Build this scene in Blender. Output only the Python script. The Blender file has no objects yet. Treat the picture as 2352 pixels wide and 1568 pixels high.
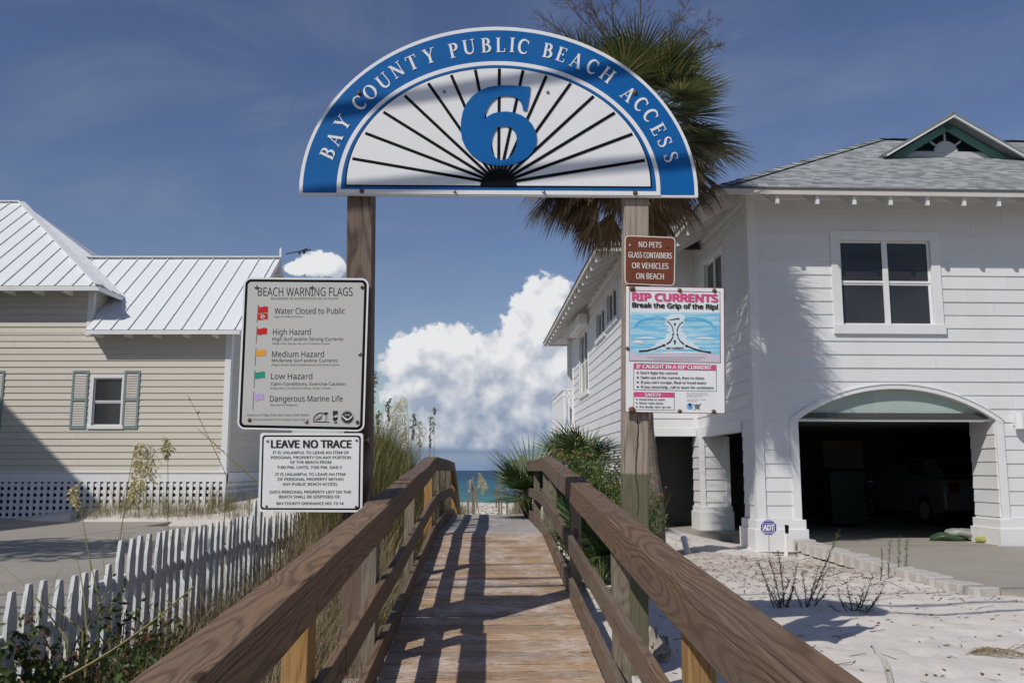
import bpy, bmesh, math, random, os
from math import sin, cos, tan, pi, radians, exp, sqrt, atan2
from mathutils import Vector, Matrix, Quaternion, noise
from mathutils.geometry import tessellate_polygon

# ------------------------------------------------------------------ camera, sky, sun, exposure
SC = bpy.context.scene
COL = SC.collection
FOC = 2090.0            # focal length in units of a 2352 px wide frame
PITCH = radians(8.06)
cam_d = bpy.data.cameras.new('camera')
cam_d.sensor_width = 36.0
cam_d.lens = 36.0 * FOC / 2352.0
cam_d.clip_start = 0.05
cam_d.clip_end = 60000.0
cam = bpy.data.objects.new('camera', cam_d)
COL.objects.link(cam)
cam.location = (0, 0, 0)      # eye height is z = 0; the ground lies about 1.5 m below
cam.rotation_euler = (pi / 2 + PITCH, 0, 0)
SC.camera = cam
SC.view_settings.view_transform = 'Standard'
SC.view_settings.look = 'None'
SC.view_settings.exposure = -0.16
SC.view_settings.gamma = 1.0
SC.view_settings.use_curve_mapping = False
SUN_EL = radians(44.2)
SUN_AZ = radians(40.0)      # the sun stands behind the viewpoint, 40 degrees to the left
SUN_DIR = Vector((-sin(SUN_AZ) * cos(SUN_EL), -cos(SUN_AZ) * cos(SUN_EL), sin(SUN_EL)))   # towards the sun
SKY_STRENGTH = 0.068
sun_d = bpy.data.lights.new('sun', 'SUN')
sun_d.energy = 3.5
sun_d.angle = radians(0.53)
sun_d.color = (1.0, 0.955, 0.89)
sun = bpy.data.objects.new('sun', sun_d)
COL.objects.link(sun)
sun.rotation_euler = (-SUN_DIR).to_track_quat('-Z', 'Y').to_euler()
sun.location = (-20, -30, 40)


def pix(px, py, Y):
    """point at depth Y seen at (px, py) of a 2352 x 1568 frame"""
    u = (px - 1176.0) / FOC
    v = (784.0 - py) / FOC
    dy = cos(PITCH) - v * sin(PITCH)
    dz = sin(PITCH) + v * cos(PITCH)
    k = Y / dy
    return Vector((u * k, Y, dz * k))


def pray(px, py):
    u = (px - 1176.0) / FOC
    v = (784.0 - py) / FOC
    return Vector((u, cos(PITCH) - v * sin(PITCH), sin(PITCH) + v * cos(PITCH)))


def pplane(px, py, P0, n):
    d = pray(px, py)
    return d * (P0.dot(n) / d.dot(n))


def ground_pt(px, py, z):
    d = pray(px, py)
    return d * (z / d.z)


# ------------------------------------------------------------------ node helpers
class S:
    """a socket with arithmetic"""
    def __init__(s, g, sock):
        s.g, s.s = g, sock

    def __add__(a, b): return a.g.m('ADD', a, b)
    def __radd__(a, b): return a.g.m('ADD', b, a)
    def __sub__(a, b): return a.g.m('SUBTRACT', a, b)
    def __rsub__(a, b): return a.g.m('SUBTRACT', b, a)
    def __mul__(a, b): return a.g.m('MULTIPLY', a, b)
    def __rmul__(a, b): return a.g.m('MULTIPLY', b, a)
    def __truediv__(a, b): return a.g.m('DIVIDE', a, b)
    def __neg__(a): return a.g.m('MULTIPLY', a, -1.0)


class Graph:
    def __init__(s, tree):
        s.t = tree
        s.t.nodes.clear()

    def put(s, inp, v):
        if isinstance(v, S):
            s.t.links.new(v.s, inp)
        elif v is not None:
            if inp.type == 'RGBA' and len(v) == 3:
                v = (*v, 1.0)
            inp.default_value = v

    def node(s, typ, ins=None, **props):
        n = s.t.nodes.new(typ)
        for k, v in props.items():
            setattr(n, k, v)
        for k, v in (ins or {}).items():
            s.put(n.inputs[k], v)
        return n

    def o(s, n, k=0):
        return S(s, n.outputs[k])

    def m(s, op, a, b=None, c=None, clamp=False):
        n = s.t.nodes.new('ShaderNodeMath')
        n.operation = op
        n.use_clamp = clamp
        for i, v in enumerate((a, b, c)):
            if v is not None:
                s.put(n.inputs[i], v)
        return S(s, n.outputs[0])

    def clamp(s, a): return s.m('ADD', a, 0.0, clamp=True)

    def smooth(s, a, lo, hi):
        n = s.node('ShaderNodeMapRange', {0: a, 1: lo, 2: hi}, interpolation_type='SMOOTHSTEP')
        return S(s, n.outputs[0])

    def lin(s, a, lo, hi, o0=0.0, o1=1.0):
        n = s.node('ShaderNodeMapRange', {0: a, 1: lo, 2: hi, 3: o0, 4: o1})
        return S(s, n.outputs[0])

    def xyz(s, v):
        n = s.node('ShaderNodeSeparateXYZ', {0: v})
        return [S(s, n.outputs[i]) for i in range(3)]

    def vec(s, x, y, z):
        return s.o(s.node('ShaderNodeCombineXYZ', {0: x, 1: y, 2: z}))

    def vadd(s, a, b): return s.o(s.node('ShaderNodeVectorMath', {0: a, 1: b}, operation='ADD'))
    def vmul(s, a, b): return s.o(s.node('ShaderNodeVectorMath', {0: a, 1: b}, operation='MULTIPLY'))

    def noise(s, v, scale, detail=4.0, rough=0.5, dist=0.0, col=False):
        n = s.node('ShaderNodeTexNoise', {'Vector': v, 'Scale': scale, 'Detail': detail, 'Roughness': rough, 'Distortion': dist})
        return S(s, n.outputs['Color' if col else 0])

    def vor(s, v, scale, feature='F1', rnd=1.0, out='Distance', smooth=None):
        n = s.node('ShaderNodeTexVoronoi', {'Vector': v, 'Scale': scale}, feature=feature)
        n.inputs['Randomness'].default_value = rnd
        if smooth is not None and 'Smoothness' in n.inputs:
            n.inputs['Smoothness'].default_value = smooth
        return S(s, n.outputs[out])

    def mix(s, f, a, b, blend='MIX'):
        n = s.node('ShaderNodeMix', data_type='RGBA', blend_type=blend)
        s.put(n.inputs[0], f)
        s.put(n.inputs[6], a)
        s.put(n.inputs[7], b)
        return S(s, n.outputs[2])

    def attr(s, name, k='Vector'):
        return S(s, s.node('ShaderNodeAttribute', attribute_name=name).outputs[k])

    def coord(s, k='Object'):
        return S(s, s.node('ShaderNodeTexCoord').outputs[k])

    def pos(s):
        return S(s, s.node('ShaderNodeNewGeometry').outputs['Position'])

    def island(s):
        return S(s, s.node('ShaderNodeNewGeometry').outputs['Random Per Island'])

    def bump(s, h, strength=0.3, dist=0.01):
        return s.o(s.node('ShaderNodeBump', {'Height': h, 'Strength': strength, 'Distance': dist}))

    def finish(s, color, rough=0.6, bump=None, spec=0.3, metal=0.0, trans=None, alpha=None):
        b = s.node('ShaderNodeBsdfPrincipled')
        s.put(b.inputs['Base Color'], color)
        s.put(b.inputs['Roughness'], rough)
        s.put(b.inputs['Metallic'], metal)
        b.inputs['Specular IOR Level'].default_value = spec
        if bump is not None:
            s.put(b.inputs['Normal'], bump)
        out = s.node('ShaderNodeOutputMaterial')
        if trans is not None:      # leaf: some light passes through
            t = s.node('ShaderNodeBsdfTranslucent')
            s.put(t.inputs[0], color)
            mx = s.node('ShaderNodeMixShader')
            mx.inputs[0].default_value = trans
            s.t.links.new(b.outputs[0], mx.inputs[1])
            s.t.links.new(t.outputs[0], mx.inputs[2])
            s.t.links.new(mx.outputs[0], out.inputs[0])
        else:
            s.t.links.new(b.outputs[0], out.inputs[0])


def newmat(name):
    m = bpy.data.materials.new(name)
    m.use_nodes = True
    return m, Graph(m.node_tree)


# ------------------------------------------------------------------ world: clear sky, cumulus over the sea, thin cirrus
def build_world():
    w = bpy.data.worlds.new('World')
    SC.world = w
    w.use_nodes = True
    g = Graph(w.node_tree)
    sky = g.node('ShaderNodeTexSky', sky_type='NISHITA', sun_disc=False)
    sky.sun_elevation = SUN_EL
    sky.sun_rotation = atan2(SUN_DIR.x, SUN_DIR.y)
    sky.altitude = 0.0
    sky.air_density = 1.0
    sky.dust_density = 0.35
    sky.ozone_density = 1.6
    sky_c = g.o(sky)
    # the photographed air is a little greyer than a clear model sky
    hs = g.node('ShaderNodeHueSaturation', {'Hue': 0.515, 'Saturation': 1.08, 'Value': 1.24, 'Color': sky_c})
    sky_c = g.o(hs)
    d = g.coord('Generated')
    x, y, z = g.xyz(d)
    az = g.m('ARCTAN2', x, y)
    el = g.m('ARCSINE', z)

    def ae(px, py):
        v = pray(px, py)
        return atan2(v.x, v.y), atan2(v.z, sqrt(v.x * v.x + v.y * v.y))
    K = 1 / 2150.0
    crisp = [(1240, 688, 48, 46), (1282, 716, 50, 56), (1205, 750, 46, 42), (1290, 790, 74, 64), (1222, 800, 70, 56), (1165, 836, 52, 46), (1300, 860, 70, 60), (1225, 870, 86, 54)]
    soft = [(1000, 792, 62, 38), (948, 806, 50, 36), (1062, 796, 46, 44), (912, 836, 36, 22), (1040, 850, 90, 46), (1130, 880, 100, 60), (975, 885, 56, 36),
            (1040, 915, 86, 42), (1140, 930, 90, 40)]
    veil = [(1150, 965, 130, 46), (1010, 975, 100, 34), (1250, 945, 80, 60), (1290, 930, 50, 60), (895, 905, 24, 40), (885, 975, 30, 26)]
    low = [(1010, 1008, 42, 22), (1072, 990, 46, 30), (1118, 1008, 50, 24), (1172, 990, 42, 28), (1232, 990, 50, 34), (1290, 1010, 60, 26), (1120, 1022, 130, 15), (945, 1000, 26, 18)]
    small = [(722, 598, 26, 20), (752, 594, 20, 16), (770, 610, 20, 18), (694, 606, 24, 16), (735, 624, 60, 13), (672, 616, 20, 12)]
    far = [(300, 1010, 160, 40), (560, 1000, 120, 44), (1600, 1000, 160, 44), (1850, 990, 160, 50), (2100, 1010, 160, 40)]

    def field(a, e, dv, soft_only=False):
        tot = None
        for group, wgt in ((crisp, 1.0), (soft, 0.8), (veil, 0.42), (low, 1.15), (small, 0.72), (far, 0.8)):
            for (px, py, rx, ry) in group:
                a0, e0 = ae(px, py)
                da = (a - a0) * (1 / (rx * K * 1.12))
                de = (e - e0) * (1 / (ry * K * 1.12))
                q = g.m('EXPONENT', -(da * da + de * de)) * wgt
                tot = q if tot is None else tot + q
        tot = g.m('MINIMUM', tot, 1.5)
        n1 = g.noise(dv, 30.0, 3.0 if soft_only else 8.0, 0.52 if soft_only else 0.60)
        b1 = 0.55 - g.vor(dv, 62.0, 'SMOOTH_F1', smooth=0.35)
        b0 = 0.5 - g.vor(dv, 30.0, 'SMOOTH_F1', smooth=0.4)
        if soft_only:
            return tot * 0.8 + b0 * 1.15 + b1 * 0.75 + (n1 - 0.5) * 0.7 + (0.55 - g.vor(dv, 140.0, 'SMOOTH_F1', smooth=0.35)) * 0.30
        b2 = (0.55 - g.vor(dv, 150.0, 'SMOOTH_F1', smooth=0.3)) if not soft_only else 0.0
        fade = g.smooth(tot, 0.05, 0.42)
        return tot + ((n1 - 0.5) * 1.35 + b1 * 0.45 + b2 * 0.34 + (g.noise(dv, 120.0, 5.0, 0.6) - 0.5) * 0.7) * fade
    warp = g.noise(d, 22.0, 3.0, 0.5, col=True)
    dv = g.vadd(d, g.vmul(g.vadd(warp, (-0.5, -0.5, -0.5)), (0.018, 0.018, 0.018)))
    D0 = field(az, el, dv)
    off = (-0.010, 0.0, 0.016)
    D0s = field(az, el, dv, True)
    D1 = field(az + off[0], el + off[2], g.vadd(dv, off), True)
    alpha = g.smooth(D0, 0.30, 0.62)
    # crisp tower edges against softer, hazier lower cloud
    lit = g.clamp((D0s - D1) * 0.85 + 0.42)
    e_hi = ae(1176, 760)[1]
    e_lo = ae(1176, 1040)[1]
    hgt = g.smooth(el, e_lo, e_hi)
    thick = g.smooth(D0, 0.5, 1.9)
    lit2 = g.clamp((lit - 0.42) * (0.62 + 0.25 * hgt) + 0.30 + 0.46 * hgt - thick * (1.0 - hgt) * 0.14)
    cloud = g.mix(lit2, (0.285, 0.365, 0.500), (0.90, 0.90, 0.92))
    # thin distant haze layers under the cloud base
    hz = g.smooth(el, 0.055, 0.0) * 0.9
    band = g.m('EXPONENT', -(((el - ae(1176, 1037)[1]) * (1 / 0.0042)) * ((el - ae(1176, 1037)[1]) * (1 / 0.0042)))) * (0.35 + 0.5 * g.noise(g.vmul(d, (6.0, 6.0, 60.0)), 1.0, 3.0))
    # cirrus
    cv = g.vec(az * 3.0 + el * 1.6, el * 9.0 - az * 1.5, 0.0)
    ci = g.smooth(g.noise(cv, 1.0, 7.0, 0.6, 0.6), 0.42, 0.82) * g.smooth(el, 0.02, 0.2) * 0.20
    bg1 = g.node('ShaderNodeBackground', {'Color': sky_c, 'Strength': SKY_STRENGTH})
    bg2 = g.node('ShaderNodeBackground', {'Color': (0.55, 0.60, 0.68), 'Strength': 0.8})
    bgb = g.node('ShaderNodeBackground', {'Color': (0.19, 0.29, 0.50), 'Strength': 1.0})
    bgk = g.node('ShaderNodeBackground', {'Color': (0.165, 0.235, 0.40), 'Strength': 1.0})
    bg3 = g.node('ShaderNodeBackground', {'Color': cloud, 'Strength': 1.0})

    def mixs(f, a, b):
        n = g.node('ShaderNodeMixShader')
        g.put(n.inputs[0], f)
        g.t.links.new(a.outputs[0], n.inputs[1])
        g.t.links.new(b.outputs[0], n.inputs[2])
        return n
    sh = mixs(ci, bg1, bg2)
    sh = mixs(hz, sh, bgb)
    sh = mixs(alpha * g.smooth(el, -0.002, 0.03), sh, bg3)
    sh = mixs(band, sh, bgk)
    out = g.node('ShaderNodeOutputWorld')
    g.t.links.new(sh.outputs[0], out.inputs[0])


build_world()

# ------------------------------------------------------------------ mesh + object helpers
R = random.Random(6)
WM = {}     # world matrix of every object made here


class MB:
    """collects faces; build() links them as ONE mesh object. w holds material (wood-grain) coordinates"""
    def __init__(s):
        s.v, s.f, s.w = [], [], []

    def add(s, pts, faces, w=None):
        b = len(s.v)
        s.v += [tuple(p) for p in pts]
        s.w += [tuple(p) for p in (w if w is not None else pts)]
        s.f += [tuple(b + i for i in f) for f in faces]
        return b

    def quad(s, a, b, c, d):
        s.add((a, b, c, d), ((0, 1, 2, 3),))

    def box(s, lo, hi, fr=None, seed=None):
        """axis box, or in frame fr = (origin, ex, ey, ez)"""
        P = [Vector((x, y, z)) for z in (lo[2], hi[2]) for y in (lo[1], hi[1]) for x in (lo[0], hi[0])]
        if fr:
            o, ex, ey, ez = fr
            Q = [o + ex * p.x + ey * p.y + ez * p.z for p in P]
        else:
            Q = P
        F = ((0, 2, 3, 1), (4, 5, 7, 6), (0, 1, 5, 4), (2, 6, 7, 3), (0, 4, 6, 2), (1, 3, 7, 5))
        sv = Vector(seed) if seed is not None else Vector((0, 0, 0))
        s.add(Q, F, [p + sv for p in P])

    def beam(s, path, wid, hgt, seed=(0, 0, 0), side=None, taper=None):
        """rectangular bar swept along path; grain runs along it. path = its centre line"""
        path = [Vector(p) for p in path]
        n = len(path)
        L = 0.0
        pts, ws, fs = [], [], []
        sd = Vector(seed)
        for i, p in enumerate(path):
            if i:
                L += (p - path[i - 1]).length
            t = (path[min(i + 1, n - 1)] - path[max(i - 1, 0)]).normalized()
            sv = Vector(side) if side is not None else (t.cross(Vector((0, 0, 1))) if abs(t.z) < 0.95 else Vector((1, 0, 0)))
            sv = (sv - t * sv.dot(t)).normalized()
            uv = sv.cross(t).normalized()
            k = 1.0 if taper is None else taper[i]
            for (a, b) in ((-1, -1), (1, -1), (1, 1), (-1, 1)):
                pts.append(p + sv * (a * wid * k / 2) + uv * (b * hgt * k / 2))
                ws.append(sd + Vector((L, a * wid / 2, b * hgt / 2)))
        for i in range(n - 1):
            for k in range(4):
                fs.append((i * 4 + k, i * 4 + (k + 1) % 4, i * 4 + 4 + (k + 1) % 4, i * 4 + 4 + k))
        fs.append((3, 2, 1, 0))
        e = (n - 1) * 4
        fs.append((e, e + 1, e + 2, e + 3))
        s.add(pts, fs, ws)

    def tube(s, path, rad, n=6, cap=True, seed=(0, 0, 0)):
        path = [Vector(p) for p in path]
        m = len(path)
        rads = rad if isinstance(rad, (list, tuple)) else [rad] * m
        pts, fs, ws = [], [], []
        L = 0.0
        ref = None
        for i, p in enumerate(path):
            if i:
                L += (p - path[i - 1]).length
            t = (path[min(i + 1, m - 1)] - path[max(i - 1, 0)])
            t = t.normalized() if t.length > 1e-9 else Vector((0, 0, 1))
            if ref is None:
                ref = Vector((1, 0, 0)) if abs(t.x) < 0.8 else Vector((0, 1, 0))
            a = (ref - t * ref.dot(t)).normalized()
            ref = a
            b = t.cross(a)
            for k in range(n):
                an = 2 * pi * k / n
                pts.append(p + (a * cos(an) + b * sin(an)) * rads[i])
                ws.append(Vector(seed) + Vector((L, cos(an) * rads[i], sin(an) * rads[i])))
        for i in range(m - 1):
            for k in range(n):
                fs.append((i * n + k, i * n + (k + 1) % n, (i + 1) * n + (k + 1) % n, (i + 1) * n + k))
        if cap:
            fs.append(tuple(range(n - 1, -1, -1)))
            fs.append(tuple((m - 1) * n + k for k in range(n)))
        s.add(pts, fs, ws)

    def prism(s, front, back, hole=None):
        """front/back: matching loops of points, front faces the viewer; optional hole = (front, back)"""
        n = len(front)
        if hole is None:
            b = s.add(list(front) + list(back), [tuple(range(n))] + [(i, n + i, n + (i + 1) % n, (i + 1) % n) for i in range(n)] + [tuple(range(2 * n - 1, n - 1, -1))])
            return
        hf, hb = hole
        m = len(hf)
        tri = tessellate_polygon([list(front), list(hf)])
        s.add(list(front) + list(hf) + list(back) + list(hb),
              [tuple(t) for t in tri]
              + [(i, n + m + i, n + m + (i + 1) % n, (i + 1) % n) for i in range(n)]
              + [(n + i, n + (i + 1) % m, 2 * n + m + (i + 1) % m, 2 * n + m + i) for i in range(m)])

    def dome(s, c, ax, r, n=8, h=0.6):
        ax = ax.normalized()
        a = ax.orthogonal().normalized()
        b = ax.cross(a)
        pts = []
        for (rr, hh) in ((1.0, 0.0), (0.92, 0.45), (0.6, 0.85)):
            for k in range(n):
                an = 2 * pi * k / n
                pts.append(c + (a * cos(an) + b * sin(an)) * r * rr + ax * (hh * h * r))
        pts.append(c + ax * (h * r))
        fs = [(i * n + k, i * n + (k + 1) % n, (i + 1) * n + (k + 1) % n, (i + 1) * n + k) for i in range(2) for k in range(n)]
        fs += [(2 * n + k, 2 * n + (k + 1) % n, 3 * n) for k in range(n)]
        s.add(pts, fs)

    def build(s, name, mat, parent=None, smooth=False, bevel=0.0, wattr=False):
        me = bpy.data.meshes.new(name)
        me.from_pydata(s.v, [], s.f)
        if wattr:
            at = me.attributes.new('wc', 'FLOAT_VECTOR', 'POINT')
            at.data.foreach_set('vector', [c for p in s.w for c in p])
        if mat:
            me.materials.append(mat)
        if smooth:
            me.polygons.foreach_set('use_smooth', [True] * len(me.polygons))
        me.update()
        return link(name, me, parent, bevel=bevel)


def link(name, me, parent=None, matrix=None, bevel=0.0):
    o = bpy.data.objects.new(name, me)
    COL.objects.link(o)
    mtx = matrix if matrix is not None else Matrix()
    WM[o.name] = mtx
    if parent is not None:
        o.parent = parent
        o.matrix_parent_inverse = WM[parent.name].inverted()
    o.matrix_basis = mtx
    if bevel:
        b = o.modifiers.new('edge', 'BEVEL')
        b.width = bevel
        b.segments = 2
        b.limit_method = 'ANGLE'
        b.angle_limit = radians(40)
    return o


def thing(name, label, cat, loc, group=None):
    o = bpy.data.objects.new(name, None)
    COL.objects.link(o)
    o.empty_display_size = 0.2
    mtx = Matrix.Translation(Vector(loc))
    WM[o.name] = mtx
    o.matrix_basis = mtx
    return tag(o, label, cat, group)


def tag(o, label, cat, group=None):
    o['label'] = label
    o['category'] = cat
    if group:
        o['group'] = group
    return o


def struct(o, kind='structure', label=None):
    o['kind'] = kind
    if label:
        o['label'] = label
    return o


def copy_thing(root, matrix, label, group=None):
    """copy a thing and its parts (parts are in the root's own coordinates)"""
    c = root.copy()
    COL.objects.link(c)
    c.matrix_basis = matrix
    c['label'] = label
    if group:
        c['group'] = group
    for ch in root.children:
        k = ch.copy()
        COL.objects.link(k)
        k.parent = c
    return c
# ------------------------------------------------------------------ materials
def wood(name, base, dark, grey, ring=0.6, pitch=0.013, patch=0.5, green=None, split_z=None, scuff=None, rough=0.75, bump=0.35, knots=True, nails=False, vary=1.0):
    m, g = newmat(name)
    w = g.attr('wc')
    x, y, z = g.xyz(w)
    cy = (g.noise(g.vec(x * 0.33, 3.1, 0.0), 1.0, 1.0) - 0.5) * 0.55
    cz = (g.noise(g.vec(x * 0.29, 9.7, 4.0), 1.0, 1.0) - 0.5) * 0.45 - 0.05
    wob = g.noise(g.vec(x * 1.3, y * 6.0, z * 6.0), 1.0, 3.0, 0.5)
    dy, dz = y - cy, z - cz
    r = g.m('SQRT', dy * dy + dz * dz) + wob * 0.042
    if knots:
        kd = g.vor(g.vec(x * 1.5, y * 4.2, z * 4.2), 1.0)
        r = r + g.m('EXPONENT', -(kd * kd * 26.0)) * 0.040
    s = g.m('SINE', r * (2 * pi / pitch)) * 0.5 + 0.5
    rings = s * s * s
    fine = g.noise(g.vec(x * 5.0, y * 190.0, z * 190.0), 1.0, 3.0, 0.6)
    big = g.noise(g.vec(x * 0.9, y * 4.0, z * 4.0), 1.0, 4.0, 0.55)
    c = g.mix(rings * ring, base, dark)
    c = g.mix(g.smooth(big, 0.35, 0.7) * patch, c, grey)
    c = g.mix(rings * (ring * 0.45), c, dark)
    c = g.mix(1.0, c, g.mix(g.lin(fine, 0.25, 0.75), (0.62, 0.62, 0.62), (1.18, 1.18, 1.18)), 'MULTIPLY')
    isl = g.m('FRACT', g.m('MULTIPLY', g.m('FLOOR', x * 0.05 + 0.5), 0.618))
    c = g.mix(1.0, c, g.mix(isl, (1 - 0.14 * vary, 1 - 0.14 * vary, 1 - 0.12 * vary), (1 + 0.1 * vary, 1 + 0.07 * vary, 1 + 0.03 * vary)), 'MULTIPLY')
    if knots:
        c = g.mix(g.smooth(kd, 0.10, 0.055), c, (dark[0] * 0.75, dark[1] * 0.7, dark[2] * 0.65))
        # checks: thin dark drying cracks along the grain
        ck = g.noise(g.vec(x * 0.8, y * 55.0, z * 55.0), 1.0, 2.0, 0.5)
        c = g.mix(g.smooth(ck, 0.66, 0.72) * 0.75, c, (dark[0] * 0.4, dark[1] * 0.4, dark[2] * 0.4))
    if scuff is not None:       # worn, bleached streaks on the walking surface
        sc = g.noise(g.vec(x * 11.0, y * 85.0, z * 4.0), 1.0, 6.0, 0.68) * 0.6 + g.noise(g.pos(), 2.3, 4.0, 0.6) * 0.4
        c = g.mix(g.smooth(sc, 0.475, 0.60) * 0.75, c, scuff)
    if nails:
        ln = g.m('MODULO', x, 20.0)
        dd = None
        for q in (0.13, 0.655, 1.18):
            e_ = g.m('ABSOLUTE', ln - q)
            dd = e_ if dd is None else g.m('MINIMUM', dd, e_)
        e2 = g.m('ABSOLUTE', g.m('ABSOLUTE', y) - 0.036)
        c = g.mix(g.smooth(dd * dd + e2 * e2, 0.000040, 0.000012) * 0.85, c, (0.05, 0.035, 0.028))
    if green is not None:       # algae stain below a sharp line where a plate used to be
        px, py, pz = g.xyz(g.pos())
        st = g.smooth(pz + (wob - 0.5) * 0.02, split_z + 0.012, split_z - 0.012)
        c = g.mix(st * 0.88, c, g.mix(fine, (green[0] * 0.6, green[1] * 0.6, green[2] * 0.6), (green[0] * 1.25, green[1] * 1.25, green[2] * 1.2)))
    h = rings * -0.6 + fine * 0.9
    g.finish(c, rough, g.bump(h, bump, 0.004), spec=0.25)
    return m


def plain(name, col, rough=0.6, var=0.12, scale=3.0, bump=0.0, bscale=60.0, spec=0.35, metal=0.0, dirt=None, dscale=1.5):
    m, g = newmat(name)
    p = g.coord('Object')
    n = g.noise(p, scale, 5.0, 0.6)
    c = g.mix(g.lin(n, 0.25, 0.75), tuple(c * (1 - var) for c in col), tuple(min(1, c * (1 + var)) for c in col))
    if dirt is not None:
        dn = g.noise(g.vmul(p, (1.0, 1.0, 0.35)), dscale, 6.0, 0.65)
        c = g.mix(g.smooth(dn, 0.5, 0.75) * 0.55, c, dirt)
    b = g.bump(g.noise(p, bscale, 3.0, 0.6), bump, 0.01) if bump else None
    g.finish(c, rough, b, spec, metal)
    return m


def siding(name, col, dirt):
    """painted lap boards with an embossed wood texture, faint board-to-board change and weather streaks"""
    m, g = newmat(name)
    p = g.coord('Object')
    x, y, z = g.xyz(p)
    gr = g.noise(g.vec(x * 3.0, y * 3.0, z * 60.0), 1.0, 3.0, 0.6, 1.2)
    n = g.noise(g.vec(x, y, z * 0.4), 1.3, 5.0, 0.6)
    isl = g.island()
    c = g.mix(isl, tuple(v * 0.955 for v in col), tuple(min(1, v * 1.02) for v in col))
    c = g.mix(g.smooth(n, 0.5, 0.8) * 0.45, c, dirt)
    g.finish(c, 0.5, g.bump(gr, 0.25, 0.006), 0.35)
    return m


def leafmat(name, c1, c2, c3=None, rough=0.5, trans=0.25, spec=0.3):
    m, g = newmat(name)
    i = g.island()
    c = g.mix(i, c1, c2)
    if c3 is not None:
        c = g.mix(g.smooth(g.m('FRACT', i * 7.31), 0.72, 0.9), c, c3)
    g.finish(c, rough, None, spec, trans=trans)
    return m


M = {}
M['rail'] = wood('weathered_rail_wood', (0.240, 0.155, 0.095), (0.090, 0.050, 0.030), (0.188, 0.148, 0.116), 0.52, 0.0150, 0.65)
M['rail_grey'] = wood('greyed_rail_wood', (0.205, 0.145, 0.100), (0.085, 0.056, 0.039), (0.195, 0.162, 0.133), 0.45, 0.013, 0.8)
M['deck'] = wood('worn_deck_wood', (0.490, 0.330, 0.200), (0.235, 0.138, 0.078), (0.455, 0.370, 0.290), 0.5, 0.016, 0.65, scuff=(0.68, 0.62, 0.56), bump=0.6, nails=True, vary=2.0)
M['deck_grey'] = wood('grey_deck_wood', (0.42, 0.40, 0.385), (0.29, 0.27, 0.25), (0.45, 0.43, 0.42), 0.35, 0.02, 0.5, scuff=(0.52, 0.50, 0.48))
M['new_post'] = wood('fresh_post_wood', (0.43, 0.255, 0.095), (0.27, 0.130, 0.040), (0.41, 0.27, 0.13), 0.55, 0.014, 0.3)
M['old_post'] = wood('grey_post_wood', (0.235, 0.195, 0.145), (0.115, 0.09, 0.062), (0.27, 0.25, 0.205), 0.5, 0.012, 0.6)
M['sign_post'] = wood('brown_sign_post_wood', (0.175, 0.125, 0.092), (0.060, 0.038, 0.027), (0.235, 0.20, 0.17), 0.75, 0.022, 0.5)
M['sign_post_stained'] = wood('stained_sign_post_wood', (0.345, 0.290, 0.240), (0.16, 0.12, 0.09), (0.42, 0.385, 0.345), 0.5, 0.02, 0.6, green=(0.118, 0.116, 0.062), split_z=-0.02)
M['white_paint'] = plain('white_house_paint', (0.765, 0.765, 0.765), 0.45, 0.03, 2.0, dirt=(0.62, 0.60, 0.55))
M['white_siding'] = siding('white_lap_siding', (0.745, 0.745, 0.75), (0.60, 0.58, 0.54))
M['beige_siding'] = siding('beige_lap_siding', (0.60, 0.56, 0.475), (0.53, 0.485, 0.405))
M['soffit'] = plain('soffit_paint', (0.62, 0.585, 0.53), 0.6, 0.06, 1.5, dirt=(0.5, 0.46, 0.38))
M['sign_white'] = plain('sign_white', (0.80, 0.80, 0.80), 0.35, 0.03, 4.0, dirt=(0.70, 0.69, 0.67), dscale=3.0)
M['sign_grey'] = plain('reflective_sign_face', (0.535, 0.53, 0.505), 0.4, 0.04, 4.0)
M['blue'] = plain('sign_blue', (0.005, 0.112, 0.355), 0.4, 0.07, 3.0, spec=0.2, dirt=(0.03, 0.14, 0.36), dscale=2.2)
M['black'] = plain('sign_black', (0.006, 0.006, 0.007), 0.6, 0.1, spec=0.1)
M['ink'] = plain('sign_ink', (0.025, 0.025, 0.027), 0.5, 0.1)
M['ink_soft'] = plain('faded_sign_ink', (0.13, 0.13, 0.13), 0.5, 0.1)
M['brown'] = plain('sign_brown', (0.165, 0.045, 0.018), 0.45, 0.10, 6.0, dirt=(0.2, 0.08, 0.045), dscale=6.0)
M['cream'] = plain('sign_cream', (0.72, 0.70, 0.66), 0.45, 0.05)
M['pink'] = plain('sign_pink', (0.66, 0.075, 0.225), 0.45, 0.08)
M['darkpink'] = plain('sign_plum', (0.17, 0.012, 0.05), 0.45, 0.08)
M['f_red'] = plain('flag_red', (0.56, 0.012, 0.012), 0.45, 0.06)
M['f_orange'] = plain('flag_orange', (0.76, 0.35, 0.04), 0.45, 0.06)
M['f_green'] = plain('flag_green', (0.02, 0.30, 0.19), 0.45, 0.06)
M['f_purple'] = plain('flag_purple', (0.50, 0.36, 0.64), 0.45, 0.06)
M['steel'] = plain('bolt_steel', (0.30, 0.28, 0.25), 0.42, 0.35, 60.0, metal=0.7)
M['rust'] = plain('rusty_steel', (0.16, 0.085, 0.045), 0.7, 0.4, 80.0, metal=0.3)
M['pipe'] = plain('galvanised_pipe', (0.62, 0.63, 0.65), 0.35, 0.1, metal=0.6)
M['pvc'] = plain('white_plastic_pipe', (0.78, 0.77, 0.74), 0.4, 0.05)
M['teal'] = plain('teal_trim_paint', (0.115, 0.255, 0.215), 0.5, 0.08)
M['shutter'] = plain('green_grey_shutter_paint', (0.205, 0.275, 0.280), 0.5, 0.05)
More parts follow.
